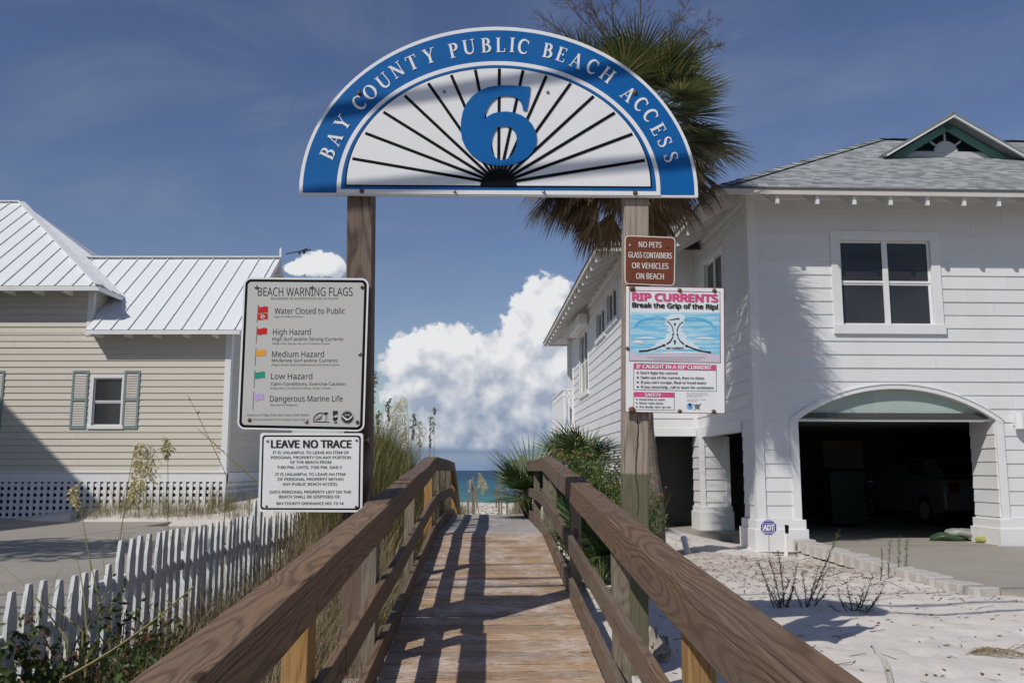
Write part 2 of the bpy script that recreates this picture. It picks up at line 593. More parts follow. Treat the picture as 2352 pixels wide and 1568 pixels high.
M['arch_panel'] = plain('pale_green_door_panel', (0.39, 0.475, 0.43), 0.45, 0.06, 1.2, dirt=(0.56, 0.58, 0.46), dscale=2.0)
M['concrete'] = plain('driveway_concrete', (0.34, 0.312, 0.265), 0.85, 0.10, 1.3, 0.25, 40.0, dirt=(0.25, 0.23, 0.19), dscale=0.8)
M['block'] = plain('edging_block_concrete', (0.50, 0.475, 0.44), 0.9, 0.2, 9.0, 0.5, 60.0, dirt=(0.38, 0.35, 0.31), dscale=6.0)
M['dark_in'] = plain('carport_shade_dark', (0.075, 0.073, 0.070), 0.8, 0.1)  # colour kept very dark to paint in the shade inside the carport
M['bin'] = plain('dark_green_plastic', (0.02, 0.04, 0.035), 0.5, 0.1)
M['car'] = plain('shade_darkened_car_paint', (0.16, 0.16, 0.165), 0.25, 0.02, spec=0.6)  # white car's paint darkened to look as shaded as the carport
M['tyre'] = plain('tyre_rubber', (0.02, 0.02, 0.02), 0.8, 0.1)
M['bag_g'] = plain('green_plastic_sack', (0.05, 0.09, 0.045), 0.4, 0.3, 8.0)
M['bag_y'] = plain('yellow_plastic_sack', (0.42, 0.42, 0.12), 0.4, 0.35, 8.0)
M['bag_w'] = plain('white_plastic_sack', (0.30, 0.31, 0.29), 0.4, 0.3, 8.0)
M['net'] = plain('old_netting', (0.36, 0.31, 0.25), 0.9, 0.4, 40.0, 0.8, 120.0)
M['wire'] = plain('black_cable', (0.02, 0.02, 0.02), 0.6, 0.1)
M['red_pl'] = plain('red_plastic', (0.55, 0.01, 0.02), 0.4, 0.05)


def m_picket():
    m, g = newmat('chipped_white_fence_paint')
    x, y, z = g.xyz(g.attr('wc'))
    n = g.noise(g.vec(x * 6.0, y * 45.0, z * 45.0), 1.0, 5.0, 0.65)
    n2 = g.noise(g.vec(x * 1.6, y * 8.0, z * 8.0), 1.0, 3.0)
    c = g.mix(g.smooth(n2, 0.4, 0.8) * 0.5, (0.68, 0.69, 0.68), (0.52, 0.53, 0.50))
    c = g.mix(g.smooth(n * 0.7 + n2 * 0.3, 0.565, 0.62) * 0.8, c, (0.24, 0.21, 0.175))
    g.finish(c, 0.65, g.bump(n, 0.35, 0.004), 0.25)
    return m


M['picket'] = m_picket()


def m_glass():
    m, g = newmat('dark_window_glass')
    p = g.coord('Object')
    x, y, z = g.xyz(p)
    sl = g.m('SINE', z * 120.0) * 0.5 + 0.5       # closed blinds just visible behind the glass
    n = g.noise(p, 0.8, 3.0)
    c = g.mix(sl * 0.5, (0.034, 0.036, 0.039), (0.055, 0.057, 0.059))
    c = g.mix(g.smooth(n, 0.45, 0.7) * 0.5, c, (0.014, 0.015, 0.017))
    g.finish(c, 0.08, None, 0.5)
    return m


M['glass'] = m_glass()


def m_metal_roof():
    m, g = newmat('white_standing_seam_metal')
    p = g.coord('Object')
    n = g.noise(p, 0.5, 5.0, 0.6)
    c = g.mix(n, (0.74, 0.76, 0.77), (0.79, 0.80, 0.81))
    g.finish(c, 0.45, g.bump(g.noise(p, 2.5, 2.0), 0.12, 0.02), 0.4)
    return m


M['metal_roof'] = m_metal_roof()
M['seam'] = plain('seam_shade_tint', (0.62, 0.70, 0.69), 0.45, 0.05)  # tint for the seam side away from the sun, painted as its shade


def m_shingle():
    m, g = newmat('grey_asphalt_shingles')
    x, y, z = g.xyz(g.attr('wc'))      # x along the eave, y up the slope, metres
    row = g.m('FLOOR', y * (1 / 0.125))
    fr = g.m('FRACT', y * (1 / 0.125))
    off = g.m('FRACT', g.m('SINE', row * 12.9898) * 43758.5)
    cell = g.m('FLOOR', x * (1 / 0.17) + off * 7.0)
    h = g.o(g.node('ShaderNodeTexWhiteNoise', {'Vector': g.vec(cell, row, 1.0)}, noise_dimensions='3D'))
    gr = g.noise(g.vec(x, y, z), 160.0, 2.0, 0.7)
    big = g.noise(g.vec(x * 0.5, y * 0.8, 0.0), 1.0, 4.0)
    c = g.mix(h, (0.215, 0.228, 0.230), (0.43, 0.45, 0.45))
    c = g.mix(1.0, c, g.mix(gr, (0.75, 0.75, 0.75), (1.2, 1.2, 1.2)), 'MULTIPLY')
    c = g.mix(1.0, c, g.mix(big, (0.86, 0.86, 0.86), (1.12, 1.12, 1.12)), 'MULTIPLY')
    c = g.mix(g.smooth(fr, 0.30, 0.10) * g.lin(h, 0.0, 1.0, 0.95, 0.5), c, (0.045, 0.048, 0.050))  # dark line along each course paints in the shadow under its edge
    g.finish(c, 0.9, g.bump(g.m('SUBTRACT', 1.0, fr) + h * 0.5, 0.7, 0.012), 0.2)
    return m


M['shingle'] = m_shingle()


def m_sand():
    m, g = newmat('white_quartz_sand')
    p = g.coord('Object')
    x, y, z = g.xyz(p)
    n1 = g.noise(p, 0.45, 5.0, 0.6)
    n2 = g.noise(p, 7.0, 5.0, 0.65)
    n3 = g.noise(p, 160.0, 2.0, 0.6)
    c = g.mix(n1, (0.66, 0.605, 0.545), (0.755, 0.71, 0.66))
    c = g.mix(g.smooth(n2, 0.35, 0.75) * 0.5, c, (0.57, 0.525, 0.47))
    c = g.mix(1.0, c, g.mix(n3, (0.82, 0.82, 0.82), (1.14, 1.14, 1.14)), 'MULTIPLY')
    # a band of needle-stained, trampled sand near the carport
    d = g.m('ABSOLUTE', y - 12.6)
    st = g.smooth(d + g.noise(p, 1.1, 4.0) * 2.2, 3.3, 1.3) * g.smooth(x, 1.5, 2.4)
    c = g.mix(st * g.lin(n2, 0.3, 0.7, 0.15, 0.75), c, (0.435, 0.365, 0.290))
    # ground out of view, coloured as dark grass to cut bounced light
    aw = g.m('MAXIMUM', g.m('MAXIMUM', g.smooth(x, 13.0, 17.0), g.smooth(x, -15.0, -18.0)), g.smooth(y, -1.0, -2.6)) * g.smooth(y, 40.0, 34.0)
    c = g.mix(aw, c, g.mix(n2, (0.075, 0.085, 0.035), (0.14, 0.125, 0.07)))
    # damp, weedy soil on the fence side
    sl = g.smooth(x, -0.75, -1.1) * g.smooth(y, 24.0, 14.0)
    c = g.mix(sl * g.lin(n2, 0.3, 0.7, 0.45, 0.95), c, (0.175, 0.135, 0.09))
    h = n2 * 0.7 + g.noise(p, 22.0, 4.0, 0.6) * 0.45 + n3 * 0.12
    g.finish(c, 0.95, g.bump(h, 0.32, 0.05), 0.1)
    return m


M['sand'] = m_sand()


def m_sea():
    m, g = newmat('sea_water')
    p = g.pos()
    x, y, z = g.xyz(p)
    wob = g.noise(g.vec(x * 0.004, y * 0.01, 0.0), 1.0, 4.0)
    d = y + (wob - 0.5) * 90.0
    c = g.mix(g.smooth(d, 60.0, 170.0), (0.085, 0.260, 0.270), (0.045, 0.155, 0.195))
    c = g.mix(g.smooth(d, 150.0, 420.0), c, (0.030, 0.080, 0.150))
    c = g.mix(g.smooth(d, 500.0, 3000.0), c, (0.033, 0.057, 0.115))
    st = g.noise(g.vec(x * 0.02, y * 0.09, 0.0), 1.0, 5.0, 0.6)
    c = g.mix(g.smooth(st, 0.4, 0.7) * 0.35, c, (0.03, 0.13, 0.17))
    h = g.noise(g.vec(x * 0.35, y * 0.9, 0.0), 1.0, 6.0, 0.6) + g.noise(g.vec(x * 0.04, y * 0.2, 0.0), 1.0, 3.0) * 1.5
    g.finish(c, 0.55, g.bump(h, 0.6, 0.3), 0.12)
    return m


M['sea'] = m_sea()
M['grass'] = leafmat('dune_grass', (0.125, 0.14, 0.045), (0.215, 0.205, 0.075), (0.36, 0.29, 0.14), 0.55, 0.3)
M['grass_dry'] = leafmat('dry_grass', (0.42, 0.335, 0.215), (0.255, 0.180, 0.105), (0.17, 0.17, 0.06), 0.7, 0.2)
M['grass_green'] = leafmat('green_weed', (0.045, 0.095, 0.02), (0.09, 0.16, 0.035), (0.17, 0.16, 0.05), 0.5, 0.3)
M['oat_stalk'] = leafmat('sea_oat_stalk', (0.22, 0.22, 0.075), (0.31, 0.265, 0.11), None, 0.5, 0.15)
M['oat'] = leafmat('sea_oat_seed', (0.66, 0.56, 0.29), (0.78, 0.70, 0.44), (0.52, 0.47, 0.22), 0.6, 0.3)
M['oat_green'] = leafmat('unripe_sea_oat_seed', (0.19, 0.185, 0.08), (0.31, 0.28, 0.14), (0.45, 0.40, 0.23), 0.6, 0.3)
M['frond'] = leafmat('palm_frond', (0.075, 0.105, 0.038), (0.165, 0.185, 0.070), (0.32, 0.26, 0.095), 0.34, 0.28, 0.5)
M['frond_dead'] = leafmat('dead_palm_frond', (0.27, 0.185, 0.105), (0.14, 0.09, 0.055), (0.42, 0.33, 0.21), 0.7, 0.15)
M['palmetto'] = leafmat('palmetto_frond', (0.042, 0.095, 0.028), (0.095, 0.160, 0.048), (0.19, 0.215, 0.075), 0.36, 0.2, 0.5)
M['shrub'] = leafmat('shrub_leaf', (0.055, 0.115, 0.024), (0.11, 0.18, 0.038), (0.17, 0.20, 0.05), 0.5, 0.3)
M['vine'] = leafmat('vine_leaf', (0.040, 0.075, 0.020), (0.105, 0.15, 0.036), (0.15, 0.075, 0.032), 0.45, 0.25)
M['flower'] = leafmat('lantana_flower', (0.62, 0.17, 0.20), (0.68, 0.30, 0.13), (0.70, 0.42, 0.36), 0.6, 0.2)
M['twig'] = plain('dry_twig', (0.115, 0.075, 0.055), 0.85, 0.3, 30.0)
M['litter'] = leafmat('fallen_needle', (0.20, 0.10, 0.055), (0.11, 0.06, 0.04), (0.33, 0.21, 0.12), 0.9, 0.0)
M['trunk'] = plain('palm_trunk', (0.175, 0.145, 0.115), 0.95, 0.4, 14.0, 1.0, 45.0, dirt=(0.08, 0.065, 0.05), dscale=9.0)


# ------------------------------------------------------------------ ground, sea
def sstep(a, b, x):
    t = max(0.0, min(1.0, (x - a) / (b - a)))
    return t * t * (3 - 2 * t)


def axis_x(y):          # centre line of the footbridge
    return 0.02 - 0.0261 * y


def gz(x, y):
    z = -1.55 + 0.25 * sstep(2.0, 6.5, y)
    if y > 8:
        l = x - axis_x(y)
        z += 1.25 * exp(-((l + 1.75) / 0.80) ** 2 - ((y - 14.0) / 3.4) ** 2)
        z += 0.45 * exp(-((l - 2.4) / 1.2) ** 2 - ((y - 16.5) / 3.0) ** 2)
        side = sstep(0.9, 2.0, abs(l + 0.05))
        if x < 60:
            z += side * 0.75 * sstep(21, 26, y) * (1 - sstep(29, 36, y)) * (1 - sstep(9, 14, abs(l)))
        z += 0.14 * sstep(24, 30, y)
    z -= 0.13 * (1 - sstep(-4.2, -3.2, x)) * sstep(2, 6, y)
    z += 0.07 * sstep(10, 22, y) * (1 - sstep(-5, -3, x))
    z -= 2.6 * sstep(31.0, 75.0, y) + 2.2 * sstep(70, 200, y)
    return z


_rp = random.Random(17)
PRINTS = []          # old footprints in the sand
for _k in range(5):
    _x, _y, _a = _rp.uniform(2.2, 6.5), _rp.uniform(5.6, 7.5), _rp.uniform(0.6, 2.3)
    for _j in range(12):
        PRINTS.append((_x + 0.1 * sin(_a) * (1 if _j % 2 else -1), _y - 0.1 * cos(_a) * (1 if _j % 2 else -1), _a, _rp.uniform(0.014, 0.030)))
        _x += 0.58 * cos(_a)
        _y += 0.58 * sin(_a)
        _a += _rp.uniform(-0.15, 0.15)


def gzn(x, y):
    z = gz(x, y)
    if -10 < x < 12 and 0 < y < 40:
        f = 0.035 * noise.noise(Vector((x * 0.9, y * 0.9, 0))) + 0.022 * noise.noise(Vector((x * 2.7, y * 2.7, 3)))
        f += 0.010 * noise.noise(Vector((x * 7.0, y * 7.0, 5)))
        z += f
        if 1.5 < x < 7.5 and 5.5 < y < 14:
            for (fx_, fy_, fa, fd) in PRINTS:
                dx, dy = x - fx_, y - fy_
                if dx * dx + dy * dy < 0.12:
                    u, v = dx * cos(fa) + dy * sin(fa), -dx * sin(fa) + dy * cos(fa)
                    q = (u / 0.15) ** 2 + (v / 0.075) ** 2
                    z += fd * (-exp(-q) + 0.45 * exp(-(sqrt(q) - 1.35) ** 2 * 5.0))
    return z


def span(stops):
    out = []
    for (a, b, st) in stops:
        n = max(1, int(round((b - a) / st)))
        out += [a + (b - a) * i / n for i in range(n)]
    return out + [stops[-1][1]]


def build_ground():
    xs = span([(-3000, -200, 700), (-200, -30, 34), (-30, -6, 1.0), (-6, 7.5, 0.065), (7.5, 30, 1.1), (30, 200, 34), (200, 3000, 700)])
    ys = span([(-3000, -100, 700), (-100, -4, 16), (-4, 4, 0.5), (4, 16, 0.075), (16, 40, 0.4), (40, 90, 3), (90, 260, 30)])
    v = [(x, y, gzn(x, y)) for y in ys for x in xs]
    nx = len(xs)
    f = [(j * nx + i, j * nx + i + 1, (j + 1) * nx + i + 1, (j + 1) * nx + i) for j in range(len(ys) - 1) for i in range(nx - 1)]
    me = bpy.data.meshes.new('ground')
    me.from_pydata(v, [], f)
    me.materials.append(M['sand'])
    me.polygons.foreach_set('use_smooth', [True] * len(me.polygons))
    struct(link('ground', me))
    # asphalt behind the viewpoint, out of view, added to cut light bounced off sand
    s = MB()
    s.box((-400, -14.0, -1.70), (400, -4.5, -1.535))
    struct(s.build('unseen_road', plain('road_asphalt', (0.055, 0.055, 0.055), 0.9, 0.2, 3.0, 0.3, 80.0)))
    s = MB()
    s.quad((-30000, 40, -3.2), (30000, 40, -3.2), (30000, 40000, -3.2), (-30000, 40000, -3.2))
    struct(s.build('sea', M['sea']))


build_ground()


# ------------------------------------------------------------------ footbridge
def rail_z(y):
    """top of the hand rail (sharp bends where the beams meet)"""
    nodes = [(-2.0, -0.71), (5.83, -0.212), (11.55, 0.171), (17.3, 0.147), (22.2, -0.98)]
    for (a, za), (b, zb) in zip(nodes, nodes[1:]):
        if y <= b:
            return za + (zb - za) * (y - a) / (b - a)
    return nodes[-1][1]


def deck_z(y):
    nodes = [(-2.0, -1.66), (5.83, -1.165), (11.45, -0.772), (17.0, -0.80), (22.4, -1.62)]
    for (a, za), (b, zb) in zip(nodes, nodes[1:]):
        if y <= b:
            return za + (zb - za) * (y - a) / (b - a)
    return nodes[-1][1]


def deck_zs(y, k=1.3):
    """smoothed profile followed by the bent middle and toe rails"""
    return sum(deck_z(y + d * k) for d in (-1, -0.5, 0, 0.5, 1)) / 5.0


def BP(l, y, z):
    return Vector((axis_x(y) + l, y, z))


UP_ = Vector((0, 0, 1))


def build_bridge():
    root = thing('footbridge', 'arched brown timber footbridge with heavy handrails leading up to the sea', 'footbridge', (0.0, 5.0, -1.3))
    # deck boards, one per row, each with its own grain
    for name, ya, yb, mat in (('deck', -1.6, 11.45, M['deck']), ('deck_landing', 11.46, 17.0, M['deck_grey']), ('deck_ramp', 17.01, 22.3, M['deck'])):
        mb = MB()
        y = ya
        bw = 0.142 if name != 'deck_landing' else 0.19
        k = 0
        while y < yb:
            b2 = min(bw, yb - y)
            ym = y + b2 / 2
            t = Vector((0, 1, (deck_z(ym + 0.05) - deck_z(ym - 0.05)) / 0.1)).normalized()
            z0 = deck_z(ym) + R.uniform(-0.0035, 0.0035)
            hw = 0.655
            a = BP(-hw, ym, z0 - 0.019 + R.uniform(-0.002, 0.002))
            b = BP(hw, ym, z0 - 0.019 + R.uniform(-0.002, 0.002))
            mb.beam([a, (a + b) / 2 + Vector((0, 0, R.uniform(-.003, .001))), b], b2 - R.uniform(0.008, 0.016), 0.038, seed=(k * 20.0 + 400, 0, 0), side=t)
            y += bw
            k += 1
        mb.build(name, mat, root, wattr=True, bevel=0.004)
    for l in (-0.5, 0.0, 0.5):
        mb = MB()
        ys = [-1.6, 5.83, 11.45, 17.0, 22.3]
        mb.beam([BP(l, y, deck_z(y) - 0.14) for y in ys], 0.045, 0.19, seed=(900 + l * 40, 0, 0))
        mb.build('joist', M['old_post'], root, wattr=True)
    # posts
    py = {-1: [(-1.4, 'old'), (1.15, 'old'), (3.62, 'new'), (5.75, 'old'), (8.6, 'old'), (11.25, 'new'), (12.9, 'old'), (14.6, 'old'), (16.9, 'old'), (18.9, 'new'), (20.4, 'new'), (22.0, 'new')],
          1: [(-1.4, 'old'), (1.1, 'old'), (3.42, 'new'), (5.35, 'old'), (8.05, 'old'), (10.9, 'old'), (12.0, 'old'), (14.4, 'old'), (16.9, 'old'), (18.9, 'new'), (20.4, 'new'), (22.0, 'new')]}
    for sd in (-1, 1):
        for k, (y, kind) in enumerate(py[sd]):
            mb = MB()
            l = sd * 0.742
            zt = rail_z(y) - 0.046
            dx = R.uniform(-0.004, 0.004)
            mb.beam([BP(l, y, gz(0, y) - 0.3), BP(l + dx, y, zt)], 0.092 if kind == 'old' else 0.10, 0.14, seed=(60 * k + 31 * sd + 1200, 0, 0), side=(1, 0, 0))
            o = mb.build('post', M['new_post' if kind == 'new' else 'old_post'], root, wattr=True, bevel=0.005)
            if kind == 'new' and y < 5:
                o['label'] = 'fresh golden replacement post'
    # top rail: heavy timbers butted end to end, each a little out of line with the next
    cuts = {-1: [-1.8, 1.1, 5.83, 8.75, 11.55, 17.3, 19.6, 22.2], 1: [-1.8, 1.3, 6.28, 8.45, 11.55, 17.3, 19.6, 22.2]}
    for sd in (-1, 1):
        cs = cuts[sd]
        for k, (a, b) in enumerate(zip(cs, cs[1:])):
            mb = MB()
            o1, o2 = R.uniform(-0.007, 0.007), R.uniform(-0.007, 0.007)
            h1 = R.uniform(-0.005, 0.005)
            tw = 0.145 + R.uniform(-0.004, 0.005)
            l = sd * (0.65 + 0.0725)
            pth = []
            n = 7
            for i in range(n):
                t = i / (n - 1)
                y = a + 0.004 + (b - a - 0.008) * t
                sw = 0.004 * sin(t * 5.0 + k * 2.1)
                pth.append(BP(l + o1 + (o2 - o1) * t + sw, y, rail_z(a) + (rail_z(b) - rail_z(a)) * t - 0.0825 + h1 + 0.005 * sin(t * 7 + k)))
            mt = M['rail'] if b < 9 else M['rail_grey']
            sx = 40 * k + 17 * sd + 300
            # a flat cap board over an upright board, their inner faces flush
            mb.beam([p + UP_ * 0.061 for p in pth], tw, 0.043, seed=(sx, 0, 0.061))
            mb.build('cap_board', mt, root, wattr=True, bevel=0.006)
            mb = MB()
            mb.beam([p + Vector((-sd * (tw / 2 - 0.021), 0, -0.0225)) for p in pth], 0.042, 0.124, seed=(sx, -sd * (tw / 2 - 0.021), -0.0225))
            mb.build('top_rail', mt, root, wattr=True, bevel=0.004)
            if b < 12:      # screw heads along the cap
                nrm = (pth[-1] - pth[0]).cross(Vector((1, 0, 0))).normalized()
                nrm = nrm if nrm.z > 0 else -nrm
                for t in (0.06, 0.5, 0.94) if a > 0 else (0.94,):
                    for off in (-0.035, 0.035):
                        q = pth[0] + (pth[-1] - pth[0]) * t + Vector((off, R.uniform(-0.02, 0.02), 0))
                        q = Vector((q.x, q.y, pth[min(n - 1, int(t * (n - 1) + 0.5))].z)) + UP_ * 0.0828
                        sc_ = MB()
                        sc_.dome(q, nrm, 0.0055, 8, 0.35)
                        sc_.build('screw', M['rust'], root)
    # middle and toe rails: planks on the inner faces of the posts
    for nm, up, hgt in (('middle_rail', 0.435, 0.138), ('toe_rail', 0.085, 0.14)):
        for sd in (-1, 1):
            cs = [-1.6, 1.7, 4.2, 5.9, 8.5, 11.2, 14.4, 17.0, 19.5, 22.0]
            if sd > 0:
                cs = [-1.6, 1.9, 3.9, 6.2, 8.05, 13.2, 17.0, 19.5, 22.0]
            for k, (a, b) in enumerate(zip(cs, cs[1:])):
                if b < 1.5:
                    continue
                mb = MB()
                o1, o2 = R.uniform(-0.006, 0.004), R.uniform(-0.006, 0.004)
                n = 12
                hz = R.uniform(-0.006, 0.006)
                pth = []
                for i in range(n):
                    t = i / (n - 1)
                    y = a + 0.002 + (b - a - 0.004) * t
                    pth.append(BP(sd * (0.667 + o1 + (o2 - o1) * t), y, deck_zs(y) + up + hz))
                mb.beam(pth, 0.040, hgt, seed=(44 * k + 13 * sd + 2400 + up * 1000, 0, 0))
                mb.build(nm, M['rail'] if b < 6 else M['rail_grey'], root, wattr=True, bevel=0.004)
    return root


build_bridge()
# ------------------------------------------------------------------ sign posts and signs
SY = 6.0        # the sign plane


def build_sign_posts():
    for (pt, pb, wpx, mat, lab, seed) in (
            ((832, 470), (822, 1230), 59, M['sign_post'], 'dark brown square timber post carrying the left end of the arch sign', 0),
            ((1459, 470), (1457, 1230), 57, M['sign_post_stained'], 'pale cracked timber post with a green stained foot under the arch sign', 7)):
        top = pix(pt[0], pt[1] - 120, SY + 0.09)
        bot = pix(pb[0], pb[1], SY + 0.09)
        d = (bot - top) / (bot.z - top.z)
        wd = wpx / FOC * SY / 0.975
        ground = top + d * (-1.75 - top.z)
        mb = MB()
        pth = [ground + (top - ground) * (i / 6) for i in range(7)]
        mb.beam(pth, wd, 0.155, seed=(5000 + seed * 130, 0, 0), side=(1, 0, 0))
        o = mb.build('sign_post', mat, None, wattr=True, bevel=0.008)
        tag(o, lab, 'post', 'timber posts of the entrance sign')
        if seed:    # the long drying crack down its face
            c = MB()
            pts = []
            r2 = random.Random(3)
            for i in range(26):
                t = i / 25
                y0 = 955 + t * 230
                x0 = 1463 + 3 * sin(t * 9) + r2.uniform(-1.2, 1.2)
                wv = 2.3 * (1 - 0.5 * t) * (0.35 if i in (0, 25) else 1)
                pts.append((x0, y0, wv))
            yf = SY + 0.0915 - 0.0775 - 0.003
            l = [pix(p[0] - p[2] / 2, p[1], yf) for p in pts]
            r = [pix(p[0] + p[2] / 2, p[1], yf) for p in pts]
            for i in range(25):
                c.quad(l[i], r[i], r[i + 1], l[i + 1])
            c.build('crack', M['black'], o)


build_sign_posts()

# --- lettering
_fonts = {}


def sans():
    if 'f' not in _fonts:
        try:
            _fonts['f'] = bpy.data.fonts.load(os.path.join(bpy.utils.system_resource('DATAFILES'), 'fonts', 'NotoSansMath-Regular.woff2'))
        except Exception:
            _fonts['f'] = None
    return _fonts['f']


def text_mesh(body, bold):
    cu = bpy.data.curves.new('text', 'FONT')
    cu.body = body
    f = sans()
    if f:
        cu.font = f
    cu.size = 1.0
    cu.resolution_u = 3
    cu.offset = bold
    ob = bpy.data.objects.new('text', cu)
    me = bpy.data.meshes.new_from_object(ob)
    v = [(q.co.x, q.co.y) for q in me.vertices]
    fs = [tuple(p.vertices) for p in me.polygons]
    bpy.data.objects.remove(ob)
    bpy.data.curves.remove(cu)
    bpy.data.meshes.remove(me)
    # overlapping contours of one letter become separate sheets, so number the islands
    par = list(range(len(v)))

    def find(i):
        while par[i] != i:
            par[i] = par[par[i]]
            i = par[i]
        return i
    for f_ in fs:
        for q in f_[1:]:
            par[find(q)] = find(f_[0])
    ids = {}
    isl = [ids.setdefault(find(i), len(ids)) for i in range(len(v))]
    return v, fs, isl


_cap = {}


def text(mb, body, x0, x1, base, cap, mp, bold=0.0, base1=None):
    """set body between x0 and x1 on the baseline base..base1, cap = height of a capital; bold = extra stroke in em"""
    v, fs, isl = text_mesh(body, 0.0)
    if 0 not in _cap:
        cv, _, _ = text_mesh('H', 0.0)
        _cap[0] = max(p[1] for p in cv)
    lo, hi = min(p[0] for p in v), max(p[0] for p in v)
    b1 = base if base1 is None else base1
    sx = (x1 - x0) / (hi - lo)
    stamps = [(0, 0)] if bold < 0.012 else [(-1, 0), (0, 0), (1, 0)] if bold < 0.03 else [(-1, -.5), (-1, .5), (-.35, 0), (.35, 0), (1, -.5), (1, .5)]
    for k, (ax, ay) in enumerate(stamps):
        ox, oy = ax * bold * cap * 1.1, ay * bold * cap * 0.9
        pts = []
        for (x, y), il in zip(v, isl):
            t = (x - lo) / (hi - lo)
            pts.append(mp(x0 + (x1 - x0) * t + ox, base + (b1 - base) * t - y / _cap[0] * cap + oy) + Vector((0, -0.00030 * k - 0.00006 * (il % 5), 0)))
        mb.add(pts, fs)


def lines(root, mat, rows, mp, name='lettering'):
    """each printed line is a part of its own: rows of (text, x0, x1, baseline, cap, bold[, baseline at the right])"""
    for r in rows:
        t = MB()
        text(t, r[0], r[1], r[2], r[3], r[4], mp, r[5], r[6] if len(r) > 6 else None)
        t.build(name, mat, root)


# thick-and-thin capitals with slab serifs, drawn as strokes in a unit-high box
def arc(cx, cy, rx, ry, a0, a1, n=12):
    return [(cx + rx * cos(radians(a0 + (a1 - a0) * i / n)), cy + ry * sin(radians(a0 + (a1 - a0) * i / n))) for i in range(n + 1)]


def bowl_w(n, mn=0.055, mx=0.17):
    return [mn + (mx - mn) * sin(pi * i / n) for i in range(n + 1)]


